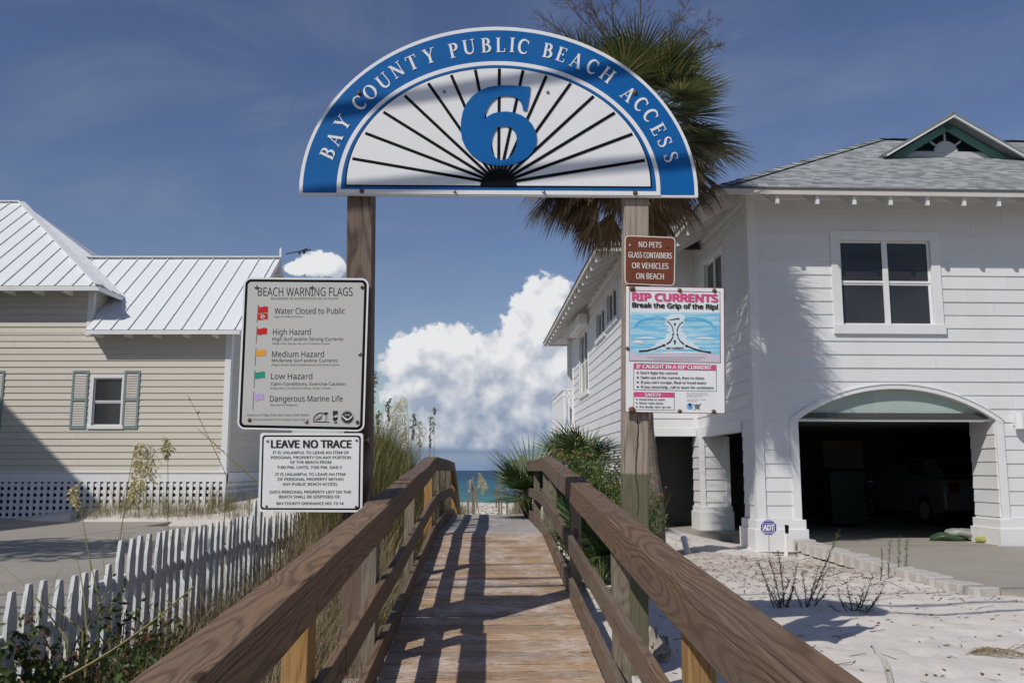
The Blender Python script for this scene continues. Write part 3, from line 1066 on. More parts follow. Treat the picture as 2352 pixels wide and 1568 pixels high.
TK, TN, SF = 0.165, 0.06, 0.05
GL = {
    'I': (0.34, [([(0.17, 0), (0.17, 1)], TK), ([(0.02, 0.025), (0.32, 0.025)], SF), ([(0.02, 0.975), (0.32, 0.975)], SF)]),
    'L': (0.62, [([(0.17, 0), (0.17, 1)], TK), ([(0.02, 0.975), (0.32, 0.975)], SF), ([(0.02, 0.025), (0.60, 0.03)], SF), ([(0.575, 0.0), (0.60, 0.26)], SF)]),
    'E': (0.62, [([(0.17, 0), (0.17, 1)], TK), ([(0.02, 0.97), (0.57, 0.97)], SF), ([(0.02, 0.03), (0.60, 0.03)], SF), ([(0.17, 0.52), (0.45, 0.52)], SF),
                 ([(0.555, 1.0), (0.565, 0.78)], SF), ([(0.58, 0.0), (0.60, 0.25)], SF), ([(0.44, 0.42), (0.44, 0.62)], SF)]),
    'T': (0.72, [([(0.36, 0), (0.36, 1)], TK), ([(0.02, 0.97), (0.70, 0.97)], SF), ([(0.045, 1.0), (0.025, 0.76)], SF), ([(0.675, 1.0), (0.695, 0.76)], SF), ([(0.2, 0.025), (0.52, 0.025)], SF)]),
    'H': (0.84, [([(0.17, 0), (0.17, 1)], TK), ([(0.67, 0), (0.67, 1)], TK), ([(0.17, 0.52), (0.67, 0.52)], SF)] + [([(x, y), (x + 0.3, y)], SF) for x in (0.02, 0.52) for y in (0.025, 0.975)]),
    'N': (0.84, [([(0.15, 0), (0.15, 1)], TN), ([(0.70, 0), (0.70, 1)], TN), ([(0.13, 0.97), (0.70, 0.03)], TK), ([(0.02, 0.025), (0.29, 0.025)], SF), ([(0.0, 0.975), (0.2, 0.975)], SF), ([(0.57, 0.975), (0.84, 0.975)], SF)]),
    'U': (0.82, [([(0.16, 1), (0.16, 0.32)], TK), (arc(0.42, 0.32, 0.26, 0.285, 180, 360), [0.16 - 0.10 * i / 12 for i in range(13)]), ([(0.68, 0.32), (0.68, 1)], TN), ([(0.0, 0.975), (0.32, 0.975)], SF), ([(0.54, 0.975), (0.82, 0.975)], SF)]),
    'A': (0.80, [([(0.10, 0), (0.39, 1.0)], TN), ([(0.38, 1.0), (0.68, 0)], TK), ([(0.19, 0.34), (0.57, 0.34)], SF), ([(0.0, 0.025), (0.24, 0.025)], SF), ([(0.52, 0.025), (0.82, 0.025)], SF)]),
    'Y': (0.76, [([(0.10, 1), (0.38, 0.46)], TK), ([(0.66, 1), (0.40, 0.46)], TN), ([(0.38, 0.5), (0.38, 0)], TK), ([(0.22, 0.025), (0.54, 0.025)], SF), ([(-0.04, 0.975), (0.26, 0.975)], SF), ([(0.54, 0.975), (0.80, 0.975)], SF)]),
    'P': (0.64, [([(0.17, 0), (0.17, 1)], TK), ([(0.02, 0.025), (0.34, 0.025)], SF), ([(0.02, 0.97), (0.33, 0.97)], SF), (arc(0.30, 0.73, 0.245, 0.24, 90, -90), bowl_w(12)), ([(0.17, 0.485), (0.31, 0.485)], SF)]),
    'B': (0.68, [([(0.17, 0), (0.17, 1)], TK), ([(0.02, 0.03), (0.34, 0.03)], SF), ([(0.02, 0.97), (0.31, 0.97)], SF), (arc(0.29, 0.755, 0.22, 0.215, 90, -90), bowl_w(12)), (arc(0.31, 0.28, 0.27, 0.25, 90, -90), bowl_w(12)), ([(0.17, 0.535), (0.31, 0.535)], SF)]),
    'C': (0.76, [(arc(0.40, 0.5, 0.32, 0.475, 42, 318, 22), [0.05 + 0.125 * sin(pi * i / 22) for i in range(23)]), ([(0.655, 0.95), (0.665, 0.70)], 0.055)]),
    'O': (0.86, [(arc(0.43, 0.5, 0.345, 0.475, 90, 270, 14), [0.05 + 0.12 * sin(pi * i / 14) for i in range(15)]), (arc(0.43, 0.5, 0.345, 0.475, 270, 450, 14), [0.05 + 0.12 * sin(pi * i / 14) for i in range(15)])]),
    'S': (0.58, [([(0.47, 0.80), (0.40, 0.93), (0.28, 0.975), (0.16, 0.94), (0.09, 0.83), (0.10, 0.70), (0.20, 0.59), (0.34, 0.50), (0.45, 0.40), (0.485, 0.26), (0.44, 0.11), (0.31, 0.025), (0.17, 0.045), (0.08, 0.18)],
                  [0.05, 0.05, 0.055, 0.075, 0.105, 0.13, 0.155, 0.165, 0.15, 0.12, 0.09, 0.06, 0.05, 0.05]), ([(0.475, 0.98), (0.485, 0.72)], 0.05), ([(0.065, 0.02), (0.055, 0.28)], 0.05)]),
}


def serif(mb, ch, place):
    """place(x, y, layer) maps the unit box to space"""
    for li, (pts, wd) in enumerate(GL[ch][1]):
        n = len(pts)
        ws = wd if isinstance(wd, list) else [wd] * n
        L, Rr = [], []
        for i, (x, y) in enumerate(pts):
            a, b = pts[max(i - 1, 0)], pts[min(i + 1, n - 1)]
            dx, dy = b[0] - a[0], b[1] - a[1]
            q = sqrt(dx * dx + dy * dy) or 1
            nx, ny = -dy / q * ws[i] / 2, dx / q * ws[i] / 2
            L.append((x + nx, y + ny))
            Rr.append((x - nx, y - ny))
        loop = L + Rr[::-1]
        m = len(loop)
        f = [place(x, y, li, 0) for (x, y) in loop]
        k = [place(x, y, li, 1) for (x, y) in loop]
        fs = [(i, i + 1, m - 2 - i, m - 1 - i) for i in range(n - 1)] + [(i, m + i, m + (i + 1) % m, (i + 1) % m) for i in range(m)]
        mb.add(f + k, fs)


def half_ellipse(cx, by, a, b, n=72):
    return [(cx + a * cos(pi * i / n), by - b * sin(pi * i / n)) for i in range(n + 1)]


def layer(mb, pts, yf, yb, hole=None):
    f = [pix(x, y, yf) for x, y in pts]
    b = [pix(x, y, yb) for x, y in pts]
    # keep the back the same size as the front (a real plate, not a cone of sight)
    b = [Vector((p.x, yb, p.z)) for p in f]
    h = None
    if hole:
        hf = [pix(x, y, yf) for x, y in hole]
        h = (hf, [Vector((p.x, yb, p.z)) for p in hf])
    mb.prism(f, b, h)


def bolts(spec, yf, parent, r=0.013):
    for (x, y, mt) in spec:
        mb = MB()
        c = pix(x, y, yf)
        mb.dome(c, Vector((0, -1, 0)), r, 10, 0.75)
        mb.build('bolt', mt, parent, smooth=True)


def tilt(x, y):
    return (x, y + (x - 1145) * 0.006)


def build_arch_sign():
    root = thing('arch_sign', 'big half round blue and white sign with black rays and the number 6', 'sign', (0, SY, 1.8))
    T = lambda pts: [tilt(x, y) for x, y in pts]
    y0 = SY - 0.03
    a = MB(); layer(a, T(half_ellipse(1145, 450, 458.5, 388)), y0, SY + 0.0); a.build('panel', M['sign_white'], root)
    a = MB(); layer(a, T([(1145 + 450, 445)] + half_ellipse(1145, 445, 450, 375)[1:-1] + [(1145 - 450, 445)]), y0 - 0.003, y0 + 0.001); a.build('blue_band', M['blue'], root)
    a = MB(); layer(a, T([(1145 + 372, 446.5)] + half_ellipse(1145, 437, 372, 296)[1:-1] + [(1145 - 372, 446.5)]), y0 - 0.006, y0 - 0.002); a.build('white_ring', M['sign_white'], root)
    a = MB(); layer(a, T(half_ellipse(1145, 436, 362, 286)), y0 - 0.009, y0 - 0.005); a.build('inner_blue_ring', M['blue'], root)
    a = MB(); layer(a, T(half_ellipse(1145, 429, 352.5, 273.5)), y0 - 0.012, y0 - 0.008); a.build('black_edge', M['black'], root)
    a = MB(); layer(a, T(half_ellipse(1145, 426, 349, 269)), y0 - 0.015, y0 - 0.011); a.build('fan_panel', M['sign_white'], root)
    ends = [(809.3, 364.4), (839, 306), (880.9, 257.7), (929.5, 219.9), (983.5, 191.5), (1036.2, 172.6), (1091.5, 160.5), (1146.9, 157.8), (1201.4, 161.8), (1255.4, 174), (1310.8, 191.5), (1363.4, 221.2), (1412, 259), (1452.6, 307.7), (1480.9, 368.4)]
    for k, (ex, ey) in enumerate(ends):
        a = MB()
        hx, hy = 1145, 422
        dx, dy = ex - hx, ey - hy
        q = sqrt(dx * dx + dy * dy)
        nx, ny = -dy / q * 3.4, dx / q * 3.4
        layer(a, [(hx - nx, hy - ny), (ex - nx, ey - ny), (ex + nx, ey + ny), (hx + nx, hy + ny)], y0 - 0.0160 - 0.0002 * k, y0 - 0.0145)
        a.build('ray', M['black'], root)
    a = MB(); layer(a, T(half_ellipse(1145, 426.5, 42, 30, 24)), y0 - 0.0200, y0 - 0.0145); a.build('hub', M['black'], root)
    z1 = lambda x, y: ((850 + x / 1.68) / 1.2755, (50 + y / 1.68) / 1.2755)
    outer = [(1040, 337), (1110, 338), (1182, 344), (1178, 385), (1171, 425), (1164, 459), (1147, 459), (1143, 437), (1134, 416), (1118, 400), (1096, 391), (1068, 388), (1040, 389), (1012, 400), (990, 420), (972, 446), (960, 476), (956, 503),
             (975, 487), (1000, 474), (1030, 467), (1065, 465), (1100, 470), (1135, 482), (1168, 502), (1193, 531), (1209, 566), (1214, 602), (1208, 636), (1192, 666), (1166, 692), (1132, 713), (1092, 726), (1050, 732), (1005, 730), (962, 720), (925, 702), (892, 676), (864, 642), (846, 602), (839, 556), (841, 510), (850, 466), (868, 426), (894, 393), (928, 366), (968, 348), (1004, 340)]
    inner = [(1052, 536), (1080, 541), (1101, 556), (1113, 580), (1117, 608), (1112, 640), (1100, 668), (1082, 690), (1060, 702), (1036, 704), (1014, 695), (999, 675), (991, 648), (990, 618), (995, 588), (1007, 561), (1026, 542)]
    a = MB()
    layer(a, [z1(*p) for p in outer], y0 - 0.0245, y0 - 0.0145, [z1(*p) for p in inner])
    a.build('numeral', M['blue'], root)
    words = 'BAYCOUNTYPUBLICBEACHACCESS'
    pos = [(752.8, 351.9), (768.2, 319.2), (786.8, 281.9), (825.1, 236.1), (849.8, 211.9), (881.1, 186.2), (911.4, 161.5), (946.4, 144.2), (986.1, 128.8), (1042, 116.2), (1077.1, 108.3), (1116.7, 104.5), (1149.4, 103.6), (1176.5, 103.6), (1203.1, 107.3), (1259.1, 116.7), (1289.5, 125.5), (1324.5, 139.5), (1361.8, 153.5), (1395.4, 172.2), (1443.4, 216.5), (1472.8, 239.9), (1494.8, 265.5), (1512, 296.8), (1527.4, 326.2), (1541.4, 361.2)]
    a = MB()
    for k, ch in enumerate(words):
        if k in (3, 9, 15, 20):
            a.build('lettering', M['sign_white'], root)
            a = MB()
        p, q = pos[max(k - 1, 0)], pos[min(k + 1, len(pos) - 1)]
        tx, ty = q[0] - p[0], q[1] - p[1]
        tl = sqrt(tx * tx + ty * ty)
        tx, ty = tx / tl, ty / tl
        nx, ny = ty, -tx           # up, away from the hub
        cx, cy = pos[k]
        h, w = 33.0, GL[ch][0]

        def place(x, y, li, back, cx=cx, cy=cy, tx=tx, ty=ty, nx=nx, ny=ny, h=h, w=w):
            u, v = (x - w / 2) * h * 1.04, (y - 0.5) * h
            P = pix(cx + tx * u + nx * v, cy + ty * u + ny * v, y0 - 0.0065)
            return Vector((P.x, y0 - 0.0030 if back else y0 - 0.0065 - 0.0004 * li, P.z))
        serif(a, ch, place)
    a.build('lettering', M['sign_white'], root)
    bolts([(825, 214, M['rust']), (1458, 213, M['rust']), (831, 439, M['rust']), (1459, 443, M['rust'])], y0 - 0.006, root, 0.017)
    bolts([(1020, 211, M['steel']), (1258, 212, M['steel']), (1044, 440, M['steel']), (1249, 441, M['steel'])], y0 - 0.017, root, 0.012)


build_arch_sign()


def rrect(quad, inset, rad, n=6):
    """rounded rectangle in a pixel quad TL,TR,BR,BL, inset in pixels"""
    (x0, y0), (x1, y1), (x2, y2), (x3, y3) = quad
    W = (sqrt((x1 - x0) ** 2 + (y1 - y0) ** 2) + sqrt((x2 - x3) ** 2 + (y2 - y3) ** 2)) / 2
    H = (sqrt((x3 - x0) ** 2 + (y3 - y0) ** 2) + sqrt((x2 - x1) ** 2 + (y2 - y1) ** 2)) / 2

    def bl(u, v):
        u, v = u / W, v / H
        return (x0 * (1 - u) * (1 - v) + x1 * u * (1 - v) + x2 * u * v + x3 * (1 - u) * v,
                y0 * (1 - u) * (1 - v) + y1 * u * (1 - v) + y2 * u * v + y3 * (1 - u) * v)
    r = max(rad - inset, 1.0)
    i = inset
    out = []
    for (cx, cy, a0) in ((i + r, i + r, 180), (W - i - r, i + r, 270), (W - i - r, H - i - r, 0), (i + r, H - i - r, 90)):
        for k in range(n + 1):
            a = radians(a0 + 90 * k / n)
            out.append(bl(cx + r * cos(a), cy + r * sin(a)))
    return out


class Sheet:
    """flat printed sign: layers stacked 1 mm apart towards the viewer"""
    def __init__(s, root, y):
        s.root, s.y, s.k = root, y, 0

    def mp(s, conv, extra=0.0):
        yy = s.y - 0.0012 * s.k - extra
        return lambda x, y: pix(*conv(x, y), yy)


z2 = lambda x, y: ((680 + x / 2.0909) / 1.2755, (780 + y / 2.0909) / 1.2755)
z3 = lambda x, y: ((1780 + x / 2.6125) / 1.2755, (650 + y / 2.6125) / 1.2755)


def plate(root, quad, conv, rad, thick, y, mat, name='panel'):
    mb = MB()
    q = [conv(*p) for p in quad]
    k = conv(1, 0)[0] - conv(0, 0)[0]
    layer(mb, rrect(q, 0, rad * k), y, y + thick)
    return mb.build(name, mat, root)


def ring(root, quad, conv, rad, i0, i1, y, mat, name='border'):
    mb = MB()
    q = [conv(*p) for p in quad]
    k = conv(1, 0)[0] - conv(0, 0)[0]
    A = [pix(*p, y) for p in rrect(q, i0 * k, rad * k)]
    B = [pix(*p, y) for p in rrect(q, i1 * k, rad * k)]
    n = len(A)
    mb.add(A + B, [(i, (i + 1) % n, n + (i + 1) % n, n + i) for i in range(n)])
    return mb.build(name, mat, root)


def flat(root, pts, conv, y, mat, name, parent=None):
    mb = MB()
    P = [pix(*conv(*p), y) for p in pts]
    mb.add(P, [tuple(t) for t in tessellate_polygon([P])])
    return mb.build(name, mat, parent or root)


def strip(mb, pts, wds, conv, y):
    n = len(pts)
    ws = wds if isinstance(wds, list) else [wds] * n
    L, Rr = [], []
    for i, (x, yy) in enumerate(pts):
        a, b = pts[max(i - 1, 0)], pts[min(i + 1, n - 1)]
        dx, dy = b[0] - a[0], b[1] - a[1]
        q = sqrt(dx * dx + dy * dy) or 1
        nx, ny = -dy / q * ws[i] / 2, dx / q * ws[i] / 2
        L.append(pix(*conv(x + nx, yy + ny), y))
        Rr.append(pix(*conv(x - nx, yy - ny), y))
    mb.add(L + Rr, [(i, i + 1, n + i + 1, n + i) for i in range(n - 1)])


def disc(mb, cx, cy, r, conv, y, n=24, r2=None, a0=0, a1=360):
    A = [pix(*conv(cx + r * cos(radians(a0 + (a1 - a0) * i / n)), cy + r * sin(radians(a0 + (a1 - a0) * i / n))), y) for i in range(n + 1)]
    if r2 is None:
        mb.add(A, [tuple(range(n + 1))])
    else:
        B = [pix(*conv(cx + r2 * cos(radians(a0 + (a1 - a0) * i / n)), cy + r2 * sin(radians(a0 + (a1 - a0) * i / n))), y) for i in range(n + 1)]
        mb.add(A + B, [(i, i + 1, n + 2 + i, n + 1 + i) for i in range(n)])


def wavy(x0, y0, x1, y1, amp=3.0):
    top = [(x0 + (x1 - x0) * i / 8, y0 + amp * sin(2 * pi * i / 8)) for i in range(9)]
    bot = [(x1 - (x1 - x0) * i / 8 - 1.5, y1 + amp * sin(2 * pi * (8 - i) / 8)) for i in range(9)]
    return top + bot


def build_flag_sign():
    y = SY - 0.03
    root = thing('warning_sign', 'large grey reflective sign listing the beach warning flags in coloured rows', 'sign', pix(705, 985, SY))
    q = [(72, 68), (838, 73), (809, 1012), (30, 996)]
    plate(root, q, z2, 46, 0.004, y, M['sign_white'])
    ring(root, q, z2, 46, 11, 60, y - 0.0008, M['sign_grey'], 'face') if False else None
    mb = MB()
    qq = [z2(*p) for p in q]
    k = z2(1, 0)[0] - z2(0, 0)[0]
    P = [pix(*p, y - 0.001) for p in rrect(qq, 11 * k, 46 * k)]
    mb.add(P, [tuple(range(len(P)))]); mb.build('border', M['black'], root)
    mb = MB()
    P = [pix(*p, y - 0.002) for p in rrect(qq, 27 * k, 50 * k)]
    mb.add(P, [tuple(range(len(P)))]); mb.build('face', M['sign_grey'], root)
    mp = lambda a, b: pix(*z2(a, b), y - 0.0032)
    t = MB()
    text(t, 'BEACH WARNING FLAGS', 158, 738, 181, 51, mp, 0.004)
    t.build('heading', M['ink'], root)
    lines(root, M['ink'], (
            ('Water Closed to Public', 260, 690, 291, 36, 0.0), ('High Hazard', 250, 481, 419, 36, 0.0), ('High Surf and/or Strong Currents', 247, 680, 455, 20, 0.006),
            ('Medium Hazard', 245, 562, 555, 35, 0.0), ('Moderate Surf and/or Currents', 243, 645, 585, 18, 0.006), ('Low Hazard', 238, 491, 690, 35, 0.0), ('Calm Conditions, Exercise Caution', 237, 693, 729, 19, 0.006),
            ('Dangerous Marine Life', 232, 677, 827, 35, 0.0)), mp)
    lines(root, M['ink_soft'], (
            ('BANDERAS DE ADVERTENCIA EN LA PLAYA', 238, 650, 204, 14, 0.0), ('Agua Cerrada al Publico', 257, 434, 313, 11, 0.0), ('Peligro Alto, Resaca Alta y/o Corrientes Fuertes', 247, 599, 478, 11, 0.0),
            ('Peligro Medio, Resaca Moderada y/o Corrientes Fuertes', 242, 657, 608, 11, 0.0), ('Peligro Bajo, Condiciones Calmas, Tenga Cuidado', 234, 604, 751, 11, 0.0), ('Vida Marina Peligrosa', 230, 397, 854, 11, 0.0),
            ('Absence of Flags Does Not Assure Safe Waters', 89, 474, 916, 13, 0.004), ('Ausencia de Banderas No Asegura Aguas Seguras', 124, 470, 942, 11, 0.0)), mp, 'small_lettering')
    for (px, py, qx, qy, fl) in ((160, 240, 153, 343, [((160, 247, 220, 284), 'f_red'), ((158, 289, 218, 326), 'f_red')]), (153, 371, 147, 474, [((153, 379, 214, 417), 'f_red')]),
                                 (146, 504, 140, 608, [((147, 511, 208, 549), 'f_orange')]), (139, 638, 134, 743, [((140, 646, 201, 685), 'f_green')]), (132, 771, 127, 877, [((133, 780, 195, 819), 'f_purple')])):
        mb = MB(); strip(mb, [(px, py), (qx, qy)], 4.0, z2, y - 0.0030); disc(mb, px, py, 3.5, z2, y - 0.0034, 8)
        mb.build('flag_pole', M['ink_soft'], root)
        for (bx, mt) in fl:
            flat(root, wavy(*bx), z2, y - 0.0038, M[mt], 'flag')
    mb = MB(); disc(mb, 187, 308, 13.5, z2, y - 0.0046, 20, 11); strip(mb, [(178, 316), (197, 300)], 2.6, z2, y - 0.0048); strip(mb, [(178, 309), (190, 306), (196, 311)], 3.5, z2, y - 0.0052); disc(mb, 183, 303, 2.6, z2, y - 0.0056, 8)
    mb.build('emblem', M['cream'], root)
    # park emblem: arch of palm and bird on a bar
    mb = MB()
    disc(mb, 546, 945, 51, z2, y - 0.0030, 20, 46, 180, 300); disc(mb, 546, 945, 43, z2, y - 0.0031, 20, 41.5, 180, 360)
    strip(mb, [(496, 951), (596, 954)], 6, z2, y - 0.0032); strip(mb, [(573, 950), (577, 905)], [4, 3], z2, y - 0.0034)
    for an in range(0, 360, 40):
        strip(mb, [(575, 899), (575 + 14 * cos(radians(an)), 899 + 10 * sin(radians(an)) + 2)], [7, 3], z2, y - 0.0036 - an * 1e-6)
    strip(mb, [(520, 914), (535, 932), (556, 908)], [2, 8, 2], z2, y - 0.0040); strip(mb, [(512, 938), (535, 930), (552, 932)], [2, 6, 2], z2, y - 0.0042)
    text(mb, 'FLORIDA', 508, 542, 944, 7, lambda a, b: pix(*z2(a, b), y - 0.0044), 0.01)
    mb.build('emblem', M['ink'], root)
    mb = MB()
    mb.add([mp(617, 884), mp(647, 884), mp(647, 912), mp(638, 906), mp(630, 910), mp(622, 918), mp(617, 914)], [(0, 1, 2, 3, 4, 5, 6)])
    mb.add([mp(616, 930), mp(624, 922), mp(634, 926), mp(646, 920), mp(647, 934), mp(638, 946), mp(626, 948), mp(617, 940)], [tuple(range(8))])
    for j in range(3):
        strip(mb, [(624 + j, 953 + j * 4), (645, 952 + j * 4)], 2, z2, y - 0.0034)
    mb.build('emblem', M['ink'], root)
    mb = MB(); disc(mb, 706, 925, 35, z2, y - 0.0030, 28); disc(mb, 706, 925, 39.5, z2, y - 0.0029, 28, 37.5)
    o = mb.build('emblem', M['ink'], root)
    mb = MB(); strip(mb, [(672, 912), (685, 925), (700, 936), (708, 938)], [5, 8, 9, 6], z2, y - 0.0038); strip(mb, [(741, 908), (728, 924), (712, 937), (694, 942)], [4, 7, 7, 2], z2, y - 0.0042)
    text(mb, 'NOAA', 691, 722, 915, 10, lambda a, b: pix(*z2(a, b), y - 0.0046), 0.02)
    mb.build('gull', M['sign_white'], o)
    S_, R_ = M['steel'], M['rust']
    bolts([(z2(147, 127) + (S_,)), (z2(487, 127) + (S_,)), (z2(797, 129) + (R_,)), (z2(782, 537) + (S_,)), (z2(106, 940) + (R_,)), (z2(455, 950) + (S_,)), (z2(767, 953) + (R_,))], y - 0.003, root, 0.013)


build_flag_sign()


def build_ordinance_sign():
    y = SY - 0.03
    root = thing('ordinance_sign', 'white sign with black print asking to leave no trace, low on the left post', 'sign', pix(705, 1170, SY))
    q = [(172, 1019), (803, 1021), (797, 1505), (158, 1502)]
    plate(root, q, z2, 16, 0.004, y, M['sign_white'])
    qq = [z2(*p) for p in q]
    k = z2(1, 0)[0] - z2(0, 0)[0]
    for nm, ins, rd, mt, dy in (('border', 14, 34, 'black', 0.001), ('face', 24, 40, 'sign_white', 0.002)):
        mb = MB()
        P = [pix(*p, y - dy) for p in rrect(qq, ins * k, rd * k)]
        mb.add(P, [tuple(range(len(P)))])
        mb.build(nm, M[mt], root)
    mp = lambda a, b: pix(*z2(a, b), y - 0.0032)
    t = MB()
    text(t, 'LEAVE NO TRACE', 240, 729, 1110, 46, mp, 0.055)
    t.build('heading', M['ink'], root)
    t = MB()
    for (s, a, b, base) in (('IT IS UNLAWFUL TO LEAVE AN ITEM OF', 249, 716, 1148), ('PERSONAL PROPERTY ON ANY PORTION', 238, 726, 1178), ('OF THE BEACH FROM', 354, 606, 1207), ('7:00 PM. UNTIL 7:00 PM. DAILY.', 276, 678, 1238),
                            ('IT IS UNLAWFUL TO LEAVE AN ITEM', 265, 693, 1281), ('OF PERSONAL PROPERTY WITHIN', 279, 681, 1311), ('ANY PUBLIC BEACH ACCESS.', 309, 648, 1341),
                            ('SUCH PERSONAL PROPERTY LEFT ON THE', 229, 728, 1389), ('BEACH SHALL BE DISPOSED OF.', 288, 665, 1418), ('BAY COUNTY ORDINANCE NO: 12-14', 272, 682, 1459)):
        lines(root, M['ink'], ((s, a, b, base, 17, 0.020),), mp)
    S_ = M['steel']
    bolts([(z2(217, 1069) + (S_,)), (z2(762, 1064) + (S_,)), (z2(210, 1467) + (S_,)), (z2(759, 1472) + (M['rust'],))], y - 0.003, root, 0.009)


build_ordinance_sign()


def build_pets_sign():
    y = SY - 0.02
    root = thing('rules_sign', 'small brown sign with cream print about pets and glass on the right post', 'sign', pix(1493, 655, SY))
    q = [(132, 102), (520, 117), (513, 489), (130, 475)]
    plate(root, q, z3, 34, 0.004, y, M['cream'])
    qq = [z3(*p) for p in q]
    k = z3(1, 0)[0] - z3(0, 0)[0]
    mb = MB()
    P = [pix(*p, y - 0.001) for p in rrect(qq, 7 * k, 34 * k)]
    mb.add(P, [tuple(range(len(P)))]); mb.build('face', M['brown'], root)
    mp = lambda a, b: pix(*z3(a, b), y - 0.0022)
    t = MB()
    for (s, a, b, base, b1, cap) in (('NO PETS', 240, 412, 193, 198, 42), ('GLASS CONTAINERS', 160, 492, 272, 281, 43), ('OR VEHICLES', 187, 465, 354, 361, 43), ('ON BEACH', 219, 430, 435, 440, 44)):
        lines(root, M['cream'], ((s, a, b, base, cap, 0.020, b1),), mp)
    bolts([(z3(172, 179) + (M['pipe'],)), (z3(462, 191) + (M['rust'],)), (z3(172, 450) + (M['rust'],)), (z3(313, 288) + (M['rust'],)), (z3(375, 298) + (M['rust'],))], y - 0.002, root, 0.007)


build_pets_sign()


def m_rip_picture():
    m, g = newmat('rip_current_picture')
    p = g.coord('Object')
    n = g.noise(g.vmul(p, (4.0, 1.0, 42.0)), 1.0, 4.0, 0.6)
    c = g.mix(g.smooth(n, 0.38, 0.66), (0.16, 0.50, 0.72), (0.50, 0.71, 0.80))
    g.finish(c, 0.4, None, 0.3)
    return m


def build_rip_sign():
    y = SY - 0.03
    root = thing('rip_current_sign', 'white poster sign with pink headings and a blue rip current picture', 'sign', pix(1550, 950, SY))
    q = [(135, 488), (893, 504), (901, 1467), (132, 1456)]
    plate(root, q, z3, 5, 0.005, y, M['darkpink'])
    qq = [z3(*p) for p in q]
    k = z3(1, 0)[0] - z3(0, 0)[0]
    mb = MB()
    P = [pix(*p, y - 0.001) for p in rrect(qq, 5 * k, 8 * k)]
    mb.add(P, [tuple(range(len(P)))]); mb.build('face', M['sign_white'], root)

    def frame(q2, wd, mt, dy, nm='frame'):
        mb = MB()
        A = [pix(*z3(*p), y - dy) for p in q2]
        cx = sum(p[0] for p in q2) / 4; cy = sum(p[1] for p in q2) / 4
        B = [pix(*z3(p[0] + (wd if p[0] < cx else -wd), p[1] + (wd if p[1] < cy else -wd)), y - dy) for p in q2]
        mb.add(A + B, [(i, (i + 1) % 4, 4 + (i + 1) % 4, 4 + i) for i in range(4)])
        mb.build(nm, M[mt], root)
    frame([(167, 522), (862, 535), (866, 1081), (164, 1066)], 4, 'darkpink', 0.002)
    M['rip'] = m_rip_picture()
    flat(root, [(175, 690), (858, 695), (860, 1018), (173, 1010)], z3, y - 0.0022, M['rip'], 'picture')
    M['lilac'] = plain('sign_lilac', (0.60, 0.53, 0.61), 0.45, 0.05)
    M['lightblue'] = plain('sign_pale_water', (0.66, 0.77, 0.82), 0.45, 0.05)
    M['midblue'] = plain('sign_water_band', (0.09, 0.44, 0.70), 0.45, 0.05)
    flat(root, [(173, 1004), (300, 1016), (420, 1010), (520, 1002), (640, 1010), (760, 1006), (860, 1014), (861, 1070), (172, 1058)], z3, y - 0.0030, M['lilac'], 'sand_strip')
    rr = random.Random(5)
    # the pale tongue of the current, ragged on both sides
    lft, rgt = [], []
    for i in range(30):
        t = i / 29
        yy = 705 + t * 270
        base = 72 * sqrt(max(0.05, 1 - ((t - 0.13) / 0.135) ** 2)) if t < 0.2 else 45 + 35 * abs(t - 0.45) / 0.3 + 130 * max(0, t - 0.6) ** 1.3 * 2.4
        lft.append((518 - base + rr.uniform(-20, 14), yy))
        rgt.append((518 + base + rr.uniform(-14, 20), yy))
    mb = MB()
    P = [pix(*z3(*p), y - 0.0030) for p in lft + rgt[::-1]]
    mb.add(P, [(i, i + 1, 58 - i, 59 - i) for i in range(29)])
    mb.build('current_shape', M['lightblue'], root)
    mb = MB()
    strip(mb, [(200, 815), (240, 765), (300, 742), (380, 736), (440, 745)], [6, 16, 20, 22, 24], z3, y - 0.0032)
    mb.build('water_band', M['midblue'], root)
    mb = MB()
    strip(mb, [(590, 748), (660, 740), (730, 748), (790, 775), (835, 830)], [24, 22, 20, 16, 6], z3, y - 0.0034)
    mb.build('water_band', M['midblue'], root)
    mb = MB()
    for (x, yy, w, h) in ((290, 888, 190, 13), (230, 918, 90, 20), (740, 890, 190, 14), (560, 1000, 500, 12), (300, 985, 180, 9)):
        strip(mb, [(x - w / 2, yy + 3), (x - w / 4, yy), (x, yy - 3), (x + w / 4, yy), (x + w / 2, yy + 3)], [2, h * 0.8, h, h * 0.9, 2], z3, y - 0.0036 - w * 1e-6)
    mb.build('foam', M['sign_white'], root)
    a = MB()
    yk = y - 0.0046

    def arrow(pts, ws, hl, hw):
        strip(a, pts, ws, z3, yk)
        (x0, y0), (x1, y1) = pts[-2], pts[-1]
        q_ = sqrt((x1 - x0) ** 2 + (y1 - y0) ** 2)
        dx, dy = (x1 - x0) / q_, (y1 - y0) / q_
        a.add([pix(*z3(x1 + dx * hl, y1 + dy * hl), yk - 0.0003), pix(*z3(x1 - dy * hw, y1 + dx * hw), yk - 0.0003), pix(*z3(x1 + dy * hw, y1 - dx * hw), yk - 0.0003)], [(0, 1, 2)])
    arrow([(240, 989), (300, 985), (360, 970), (425, 946)], [13, 13, 12, 11], 24, 13)
    arrow([(792, 999), (720, 990), (660, 970), (610, 951)], [13, 13, 12, 11], 24, 13)
    arrow([(452, 935), (480, 915), (497, 885), (502, 860)], [12, 10, 8, 7], 14, 9)
    arrow([(585, 936), (556, 912), (540, 885), (535, 862)], [12, 10, 8, 7], 14, 9)
    arrow([(502, 842), (498, 810), (482, 782), (462, 764)], 7, 11, 8)
    arrow([(531, 842), (537, 812), (552, 785), (570, 768)], 7, 11, 8)
    arrow([(515, 936), (515, 914)], 11, 14, 13)
    arrow([(515, 795), (515, 782)], 9, 12, 11)
